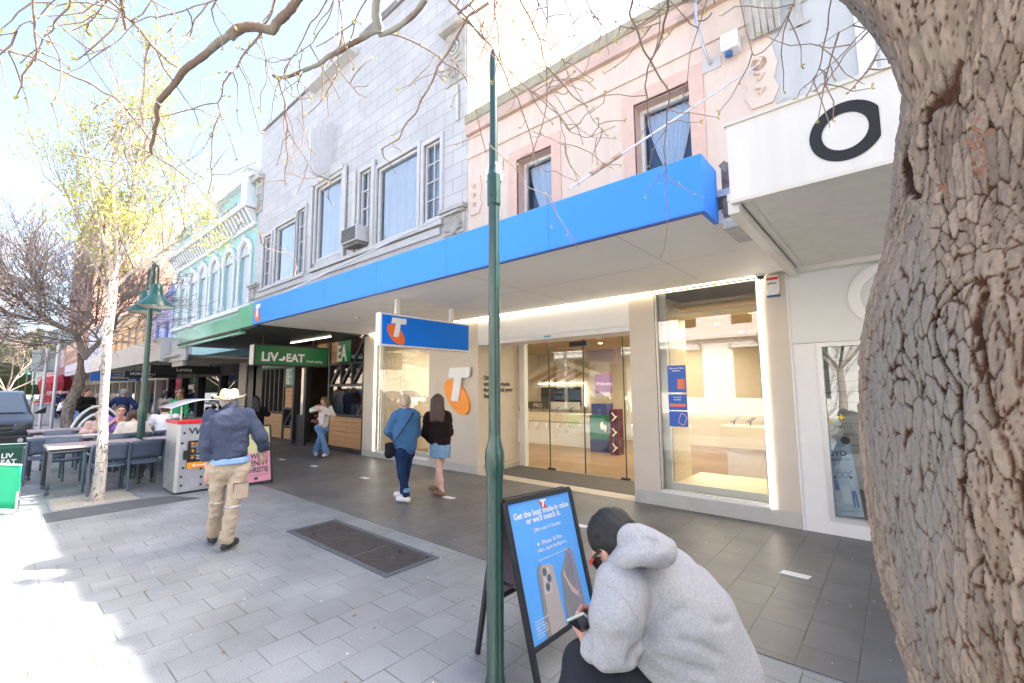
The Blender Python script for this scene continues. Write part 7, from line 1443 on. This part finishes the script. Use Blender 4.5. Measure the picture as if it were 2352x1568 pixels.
# flakes of loose bark and dead leaves caught in it
lf=mat('dead_leaf',(.17,.08,.05),.7,var=.3,vs=40); b=MB(); rr=random.Random(5)
for (px,py) in ((2235,300),(2245,318),(2228,330),(2250,335),(2262,312),(2240,385),(2250,395),(2232,400),(2258,372),(2246,350),(2160,440),(2175,445)):
    p=atY(px,py,DT-.335-.0*0); 
    for k in range(3):
        d=U((rr.uniform(-1,1),rr.uniform(-.6,0),rr.uniform(-1,1))); s_=U(np.cross(d,(0,1,.2))); w=.0035; L_=rr.uniform(.009,.015); q_=p+np.array([rr.uniform(-.005,.005),-.01,rr.uniform(-.006,.006)])
        b.add([q_,q_+d*L_*.5+s_*w,q_+d*L_,q_+d*L_*.5-s_*w],[(0,1,2,3)])
b.build('dead_leaves',lf,tb)
# overhead branches: traced limbs
twm=bark_mat('branch_bark',(.3,.22,.17),(.2,.145,.11),(.12,.06,.04),(.3,.3,.26),1.6); tw2=mat('twig_bark',(.21,.14,.115),.7,col2=(.34,.26,.2),vs=18); budm=mat('bud_green',(.5,.46,.09),.5,col2=(.6,.55,.2),vs=30)
z3=crop(0,0,1000,2352); z4=crop(900,0,1000,2352); z5=crop(1800,0,1000,2352); zb=crop(2700,0,900,1568)
def trace(c,pts,t0,t1): 
    n=len(pts); return [atT(*c(x,y),t0+(t1-t0)*i/(n-1)) for i,(x,y) in enumerate(pts)]
def wsm(P,rep=1,jit=.0,r=None):
    P=[np.array(p,float) for p in P]
    for _ in range(rep):
        Q=[P[0]]
        for a,c in zip(P[:-1],P[1:]): Q+=[a*.75+c*.25,a*.25+c*.75]
        Q.append(P[-1]); P=Q
    return np.array(P)
tube_items=[]
def pr_(px,t): return px*.251/FPX*t   # radius from photo crop px half-width
big=[ # crop fn, pts, half width start/end (crop px), distances
 (z4,[(640,-60),(590,20),(540,90),(470,160),(420,200),(380,280),(350,270),(200,235),(60,260),(-20,340)],34,40,2.5,2.55),
 (z3,[(2352,250),(2230,240),(2120,310),(1980,400),(1880,500),(1780,570),(1680,640),(1620,740),(1540,830),(1450,930)],34,22,2.55,2.7),
 (z3,[(1450,950),(1430,1010),(1450,1090),(1410,1180),(1410,1270),(1380,1330),(1385,1400)],22,13,2.7,2.75),
 (z4,[(1340,-80),(1330,40),(1320,140),(1350,240),(1355,300)],42,40,2.6,2.6),
 (z4,[(1350,270),(1290,290),(1200,350),(1060,420),(980,480),(890,510),(820,580),(720,620),(620,660),(530,700),(430,715),(380,685)],26,14,2.6,2.75),
 (z4,[(1350,320),(1450,290),(1540,240),(1650,150),(1720,80),(1780,-20)],22,26,2.6,2.5),
]
med=[
 (z4,[(430,720),(450,800),(490,920),(490,1010),(520,1150),(500,1290),(520,1420),(490,1560),(500,1700)],12,6,2.75,2.9),
 (z3,[(1380,1280),(1300,1170),(1200,1050),(1140,970),(1060,890),(940,840),(830,760),(700,710),(600,660),(490,620),(370,545),(200,500),(0,450),(-60,440)],12,9,2.75,2.9),
 (z3,[(1620,610),(1540,560),(1450,470),(1380,400),(1310,310),(1230,220),(1140,140),(1090,70),(1000,0),(960,-60)],13,14,2.68,2.4),
 (z3,[(2400,300),(2280,430),(2210,520),(2180,610),(2100,670),(2040,760),(2030,870),(1990,940),(2020,1040),(1950,1190),(1940,1400),(1925,1500),(1940,1640),(1900,1800)],10,5,2.6,2.9),
 (z3,[(1990,940),(1850,960),(1700,1010),(1560,1050),(1400,1080),(1250,1090),(1100,1150),(930,1180)],7,4,2.8,2.9),
 (z3,[(1385,1400),(1290,1370),(1180,1310),(1080,1200),(970,1130),(860,1010),(810,930)],7,4,2.75,2.85),
 (z3,[(1385,1400),(1500,1480),(1620,1550),(1800,1690),(1940,1850),(2250,2050),(2450,2200),(2700,2330)],8,3,2.75,3.0),
 (z3,[(300,-60),(315,180),(340,440),(320,560)],10,8,2.2,2.25),
 (z3,[(640,-40),(640,60),(500,190),(490,270),(400,330),(370,430),(250,510),(180,580)],9,4,2.2,2.4),
 (z3,[(520,-20),(440,50),(350,170),(200,215),(130,300),(0,320),(-40,330)],6,4,2.3,2.4),
 (z3,[(1000,-10),(950,40),(870,150),(770,230),(660,280)],7,4,2.3,2.4),
 (z3,[(2000,-20),(1890,30),(1690,95),(1500,140),(1440,155),(1340,155),(1230,210),(1100,360),(830,490),(650,550)],8,3,2.3,2.5),
 (z3,[(1110,-30),(1115,100),(1150,270)],16,13,2.0,2.05),
 (z3,[(1380,-20),(1450,110),(1640,220)],6,3,2.3,2.4),
 (z4,[(410,-40),(370,120),(300,230),(230,370),(120,480),(60,600),(-20,690)],13,8,2.5,2.6),
 (z4,[(890,-30),(800,130),(720,210),(650,370),(600,470),(530,560),(480,640),(490,830),(440,870)],9,4,2.5,2.7),
 (z4,[(940,-20),(890,170),(800,290),(740,400),(570,520),(380,580),(200,520),(0,380)],7,3,2.5,2.7),
 (z4,[(980,-20),(1000,100),(1010,290),(980,450),(980,620),(930,750),(880,830),(780,970),(660,1070),(590,1090)],9,3,2.5,2.8),
 (z4,[(1240,-10),(1120,210),(1000,290),(850,390),(770,430)],9,5,2.5,2.6),
 (z4,[(900,520),(970,610),(1060,740),(1120,800),(1150,850),(1240,890)],8,5,2.7,2.8),
 (z4,[(640,650),(620,740),(600,790),(640,900),(650,1060),(670,1210),(725,1390),(720,1480)],7,3,2.7,2.9),
 (z4,[(520,1190),(570,1290),(650,1400),(740,1550),(860,1780),(950,1900)],7,4,2.8,3.0),
 (z4,[(1450,310),(1600,350),(1760,430),(1880,500),(1960,580),(2050,620),(2130,690),(2180,790),(2230,950),(2280,1200),(2330,1400)],10,6,2.6,2.9),
 (z4,[(2360,20),(2260,90),(2160,150),(2100,270),(2020,420),(1890,600),(1850,720),(1730,920),(1700,1020),(1610,1110),(1540,1270),(1430,1330),(1370,1370)],18,8,2.4,2.7),
 (z4,[(2230,-10),(2140,70),(2070,130)],12,14,2.4,2.4),
 (z4,[(1990,0),(2160,170),(2280,330),(2360,400)],14,12,2.4,2.5),
 (z5,[(0,160),(120,270),(250,400),(310,520),(400,700),(430,800),(510,900),(550,1040),(610,1200),(650,1370),(700,1560)],11,6,2.5,2.8),
 (z5,[(520,-10),(600,130),(660,260),(720,400),(740,530),(770,640),(770,950),(720,1180),(650,1370),(580,1560)],10,5,2.4,2.8),
 (z5,[(770,-20),(775,180),(735,380)],9,5,2.4,2.5),
 (z5,[(290,-20),(290,120),(330,320),(340,520),(370,600),(480,700),(560,780),(690,890),(800,990),(880,1050),(940,1150),(990,1210),(1130,1260),(1200,1240),(1400,1150)],9,4,2.5,2.9),
 (z5,[(770,610),(840,680),(940,790),(1020,890),(1150,980)],10,6,2.6,2.8),
 (z5,[(640,1200),(820,1270),(920,1310),(1020,1330),(1180,1400),(1290,1500),(1380,1540)],7,4,2.8,3.0),
 (z5,[(1560,-30),(1520,130),(1610,310),(1660,470),(1740,590),(1810,720),(1900,860),(1870,1010),(1860,1200),(1840,1370),(1860,1500),(1860,1620),(1880,2000),(1850,2260),(1810,2360)],13,5,2.3,2.9),
 (z5,[(1880,-20),(1880,80),(1840,210),(1830,300),(1780,450),(1690,620),(1665,790),(1690,880),(1700,1030),(1720,1160),(1740,1260)],14,5,2.3,2.7),
 (z5,[(1385,180),(1450,240),(1600,270),(1820,200)],5,6,2.4,2.4),
 (z5,[(1130,-10),(1180,130),(1250,270),(1270,370)],6,3,2.4,2.6),
 (z5,[(930,-10),(1000,170),(1030,300),(1020,470)],5,3,2.4,2.6),
 (z5,[(680,0),(760,150),(850,350),(930,590),(1040,830),(1150,1020),(1250,1160),(1330,1250)],6,3,2.5,2.8),
 (z5,[(300,0),(420,110),(480,240),(560,380),(620,510),(690,660),(780,780),(880,910),(960,1050),(1080,1190),(1200,1260),(1420,1270)],6,3,2.5,2.9),
 (z5,[(2240,-20),(2200,120),(2150,270),(2080,480),(2060,700),(2030,950)],6,3,2.4,2.7),
 (zb,[(310,-10),(350,200),(400,380),(470,350),(560,250),(640,90),(690,-10)],5,5,2.4,2.4),
 (zb,[(930,0),(910,180),(870,350),(840,480),(760,660)],7,5,2.3,2.6),
 (zb,[(1200,170),(1050,320),(900,460),(770,570)],6,4,2.2,2.5),(zb,[(1190,200),(1030,350),(920,520),(850,640)],6,5,2.2,2.5),(zb,[(1290,280),(1200,430),(1130,540)],5,4,2.2,2.4),(zb,[(1140,130),(960,230),(830,310)],5,3,2.3,2.4),
 (z5,[(250,1330),(400,1470),(500,1560),(560,1700),(800,1790),(860,1960),(950,2100),(1000,2230)],6,4,2.9,3.1),
]
b=MB(); 
for c,pts,w0,w1,t0,t1 in big:
    P2=wsm(trace(c,pts,t0,t1),2); n_=len(P2); R2=[pr_(w0+(w1-w0)*i/(n_-1),t0)*.8*(1+.12*vnoise(np.array([[i*.9,w0,0]]))[0]) for i in range(n_)]; b.tube(P2,R2,12)
b.build('branch',twm,tb,smooth=True)
tw=MB(); bd_=MB(); rr=random.Random(21)
def buds(p,d,s=1.):
    for k in range(rr.choice((1,2,2,3))):
        v=U(np.array(d)+np.array([rr.uniform(-.9,.9) for _ in range(3)])); L_=rr.uniform(.01,.024)*s; x=U(np.cross(v,(.3,.2,.9)))*L_*.22; bd_.add([p,p+v*L_*.55+x,p+v*L_,p+v*L_*.55-x],[(0,1,2,3)]); y=np.cross(v,x); bd_.add([p,p+v*L_*.5+y,p+v*L_*.9,p+v*L_*.5-y],[(0,1,2,3)])
def knots(P,R):
    for i in range(1,len(P)-1):
        if rr.random()<.5: d=U(np.array([rr.uniform(-1,1) for _ in range(3)])); tw.tube([P[i],P[i]+d*(R*1.2+.008)],[R*.8,R*.25],4)
for c,pts,w0,w1,t0,t1 in med:
    P2=np.array(trace(c,pts,t0,t1)); Q2=[P2[0]]
    for a,c_ in zip(P2[:-1],P2[1:]):
        L_=np.linalg.norm(c_-a); m_=(a+c_)/2+np.array([rr.uniform(-1,1) for _ in range(3)])*L_*.045; Q2+=[m_,c_]
    Q2=wsm(Q2,1); n_=len(Q2); R2=[pr_(max(2.2,(w0+(w1-w0)*i/(n_-1))*.66),t0) for i in range(n_)]; tw.tube(Q2,R2,6); knots(Q2,R2[n_//2])
    # side twigs
    for k in range(max(3,int(len(pts)*.6))):
        i=rr.randrange(1,n_-1); p=np.array(Q2[i]); v=U(np.array([rr.uniform(-1,1),rr.uniform(-.5,.5),rr.uniform(-1.1,.4)])); L_=rr.uniform(.06,.22); T_=[p]
        for s_ in range(rr.choice((3,4,5))): v=U(v+np.array([rr.uniform(-.45,.45) for _ in range(3)])+np.array([0,0,-.06])); T_.append(T_[-1]+v*L_*.35)
        tw.tube(T_,np.linspace(.0032,.0017,len(T_)),4); 
        for q_ in T_[2:]:
            if rr.random()<.4: buds(q_,v,.75)
        buds(T_[-1],v)
    for q_ in Q2[2::3]:
        if rr.random()<.28: buds(q_,(0,0,1))
tw.build('twigs',tw2,tb,smooth=True); bd_.build('buds',budm,tb)
# ---------------- recursive trees ----------------
def grow(tree,p,d,L,r,depth,rnd,par,leafpts,spread=.5,up=.25,kids=(2,3),minr=.004,segs=3,wander=.18,shrink=.72,sides=5,rs=.62):
    P=[p];v=U(d)
    for k in range(segs): v=U(v+np.array([rnd.uniform(-1,1) for _ in range(3)])*wander+UPZ*up*.18); P.append(P[-1]+v*L/segs)
    tree.tube(P,np.linspace(r,max(minr,r*rs*1.1),len(P)),sides if r>.02 else 3,cap=False)
    if depth<=1: leafpts+= [(q,v) for q in P[1:]]
    if depth<=0: return
    for k in range(rnd.choice(kids)):
        i=rnd.randrange(max(1,segs-1),segs+1) if k else segs; a=np.array([rnd.uniform(-1,1) for _ in range(3)]); nd=U(v+a*spread*1.2+UPZ*up)
        grow(tree,P[i],nd,L*shrink*rnd.uniform(.8,1.15),max(minr,r*rs*rnd.uniform(.8,1.05)),depth-1,rnd,par,leafpts,spread,up,kids,minr,segs,wander,shrink,sides,rs)
def leaves(pts,n,size,rnd,spread=.12):
    V=[];F=[]
    for k in range(n):
        q,v=rnd.choice(pts); p=q+np.array([rnd.gauss(0,spread) for _ in range(3)]); d=U([rnd.uniform(-1,1),rnd.uniform(-1,1),rnd.uniform(-1,.6)]); s=size*rnd.uniform(.6,1.35); x=U(np.cross(d,(rnd.uniform(-1,1),rnd.uniform(-1,1),.7)))*s*.36; i=len(V); V+=[p,p+d*s*.5+x,p+d*s,p+d*s*.5-x]; F.append((i,i+1,i+2,i+3))
    return V,F
leafm=mat('spring_leaf',(.36,.38,.09),.5,col2=(.52,.5,.2),vs=1.3,detail=3); nt=leafm.node_tree; bb_=nt.nodes['Principled BSDF']
tr_n=nt.nodes.new('ShaderNodeBsdfTranslucent'); tr_n.inputs[0].default_value=(.5,.55,.06,1); mxs=nt.nodes.new('ShaderNodeMixShader'); mxs.inputs[0].default_value=.4; out_=[n for n in nt.nodes if n.type=='OUTPUT_MATERIAL'][0]; nt.links.new(bb_.outputs[0],mxs.inputs[1]); nt.links.new(tr_n.outputs[0],mxs.inputs[2]); nt.links.new(mxs.outputs[0],out_.inputs[0])
# white-barked tree by the tables
wt=thing('tree','slender white-barked tree in a gravel bed with yellow-green new leaves','tree',(-9.47,1.24,0)); wbark=bark_mat('white_bark',(.62,.58,.51),(.45,.41,.36),(.2,.15,.12),(.3,.27,.25),1.3)
XT=-9.47; tp_=[(222,1152),(232,1080),(236,1000),(238,930),(243,850),(245,780),(255,700),(262,640),(268,600)]; P_=[atX(x,y,XT) for x,y in tp_]; P_[0][2]=-.02
bark_tube('trunk',P_,[.095,.07,.063,.06,.056,.054,.048,.044,.04],40,170,wt,wbark,21,.008)
rnd=random.Random(12); tm=MB(); lp_=[]; top=P_[-1]
stems=[([(268,600),(285,560),(300,480),(312,400),(330,300),(335,180),(325,60)],.042,-9.6),([(262,640),(240,560),(215,470),(205,380),(190,300)],.03,-9.2),([(265,620),(300,560),(350,500),(385,440),(400,370)],.028,-9.9),([(268,600),(262,500),(258,400),(270,280),(275,150)],.034,-9.3),([(258,690),(215,600),(185,520),(150,430)],.025,-9.9),([(262,660),(330,600),(390,570),(430,520)],.03,-9.2)]
for px,r0,xx in stems:
    n_=len(px); P=[atX(x,y,XT+(xx-XT)*min(1,i/(n_-1)*1.2)) for i,(x,y) in enumerate(px)]; R=np.linspace(r0,r0*.3,n_); tm.tube(wsm(P,1),np.linspace(r0,r0*.3,2*n_),7)
    for i in range(1,n_):
        for k in range(4):
            d=U(U(P[i]-P[i-1])*.6+np.array([rnd.uniform(-1,1),rnd.uniform(-1,1),rnd.uniform(0,.7)])); s_=lp(P[i-1],P[i],rnd.random()); grow(tm,s_,d,rnd.uniform(.35,.7),.012,3,rnd,None,lp_,.42,.35,(2,3),.0028,2,.15,.74)
tm.build('branches',mat('pale_twig',(.42,.38,.33),.8,col2=(.25,.2,.17),vs=8),wt)
V,F=leaves(lp_,9500,.042,rnd,.07); lo_=[(q,v) for q,v in lp_ if q[2]<4.4]; V2,F2=leaves(lo_,1300,.045,rnd,.16); k0=len(V); link('crown',V+V2,F+[tuple(i+k0 for i in f) for f in F2],leafm,wt)
# bare tree with the bent grey trunk
bt=thing('tree','leafless tree with a bent grey-brown trunk standing beyond the tables','tree',(-17.6,1.75,0)); XB=-17.5; cZ=crop(0,900,450,1176)
bbk=bark_mat('grey_bark',(.22,.18,.15),(.15,.12,.1),(.08,.05,.04),(.2,.19,.18),.8); tp2=[(158,1040),(152,1000),(152,960),(160,925),(178,890),(185,850),(186,810)]
P_=[atX(x,y,XB) for x,y in tp2]; P_[0][2]=-.05; bark_tube('trunk',P_,[.15,.135,.125,.12,.115,.105,.095],32,110,bt,bbk,31,.02)
tm=MB(); lp2=[]; rnd=random.Random(4); e=P_[-1]
mains=[([(860,1290),(830,1200),(790,1060),(700,1000),(560,950),(440,870),(330,790),(230,700),(110,630)],.12,.05,-17),([(850,1290),(920,1210),(1010,1130),(1060,1060),(1110,1050),(1170,980),(1190,850)],.11,.04,-18.2),([(800,1060),(880,980),(960,900),(900,800),(940,650)],.07,.03,-18),([(1010,1120),(960,1030),(870,960)],.05,.03,-17.4),([(560,940),(430,900),(300,890),(140,860),(0,850)],.04,.015,-17),([(440,870),(480,700),(400,600),(330,560),(150,640)],.035,.012,-17.2),([(1040,1110),(900,1120),(700,1100),(480,1150),(340,1160),(0,1150)],.03,.012,-17),([(960,900),(820,830),(700,780),(560,700),(360,600)],.035,.012,-18)]
for px,r0,r1,xx in mains:
    n_=len(px); P=wsm([atX(*cZ(x,y),XB+(xx-XB)*i/(n_-1)) for i,(x,y) in enumerate(px)],1); tm.tube(P,np.linspace(r0*.72,r1*.8,len(P)),8)
    for i in range(2,len(P)):
        for k in range(2 if r0<.06 else 2):
            d=U(U(P[i]-P[i-1])*.5+np.array([rnd.uniform(-.3,1.0),rnd.uniform(-1,.8),rnd.uniform(-.25,.55)])); grow(tm,P[i],d,rnd.uniform(.6,1.0),.016,4,rnd,None,lp2,.42,.04,(2,3),.0055,3,.14,.78,4)
tm.build('branches',mat('bare_twig',(.19,.155,.135),.8,col2=(.32,.27,.24),vs=5),bt)
# more leafless trees along the kerb and beyond the road
pinkt=mat('pinkish_twig',(.42,.3,.27),.8,col2=(.55,.45,.38),vs=4); G2='leafless street trees down the road'
def bare(label,x,y,h_,seed,m,dep=6,sp=.45,up=.28,r=.16,kids=(2,3)):
    t=thing('tree',label,'tree',(x,y,0),G2); rnd=random.Random(seed); tk=MB(); P=[np.array((x,y,-.12)),np.array((x+rnd.uniform(-.1,.1),y+rnd.uniform(-.1,.1),h_*.14)),np.array((x+rnd.uniform(-.2,.2),y+rnd.uniform(-.2,.2),h_*.27))]; tk.tube(P,[r*1.2,r,r*.85],10); tk.build('trunk',m,t,smooth=True)
    c=MB(); lp_=[]
    for k in range(5): a=k*1.256+rnd.uniform(-.3,.3); grow(c,P[-1],U((math.cos(a)*.8,math.sin(a)*.8,rnd.uniform(.5,1.1))),h_*.26,r*.5,dep,rnd,None,lp_,sp,up,kids,.006,3,.13,.76,4)
    c.build('crown',m,t); return t
bare('pinkish leafless tree over the parked car at the left edge',-27,-2.5,8.5,1,pinkt,6,r=.17)
bare('pale leafless tree with arching twigs behind the distant bin',-40,.9,6.0,2,mat('buff_twig',(.3,.24,.19),.8,col2=(.42,.34,.27),vs=4),6,.5,.1,r=.09)
bare('tall pinkish leafless tree far down the road on the left',-55,-3.5,12,3,pinkt,6,r=.25)
bare('distant leafless tree closing the road at the left edge',-85,-2,12,5,pinkt,5,r=.3)
bare('leafless tree across the road, seen reflected in the shop window',-2,-12.8,9,6,MATS['bare_twig'],5); bare('leafless blossom tree across the road at the right, seen in the glass',8,-13,7,7,pinkt,5)
# distant wooded rise
h_=MB(); G=[]
for i in range(3):
    r=[]
    for j in range(60): r.append((-420+i*30,-260+j*12,(0,16,24)[i]*(1+.35*math.sin(j*.6)+.2*math.sin(j*1.7)) if i else -1))
    G.append(r)
h_.grid(G); struct(h_.build('hills',mat('hill_green',(.12,.16,.08),.9,var=.3,vs=.05),smooth=True))
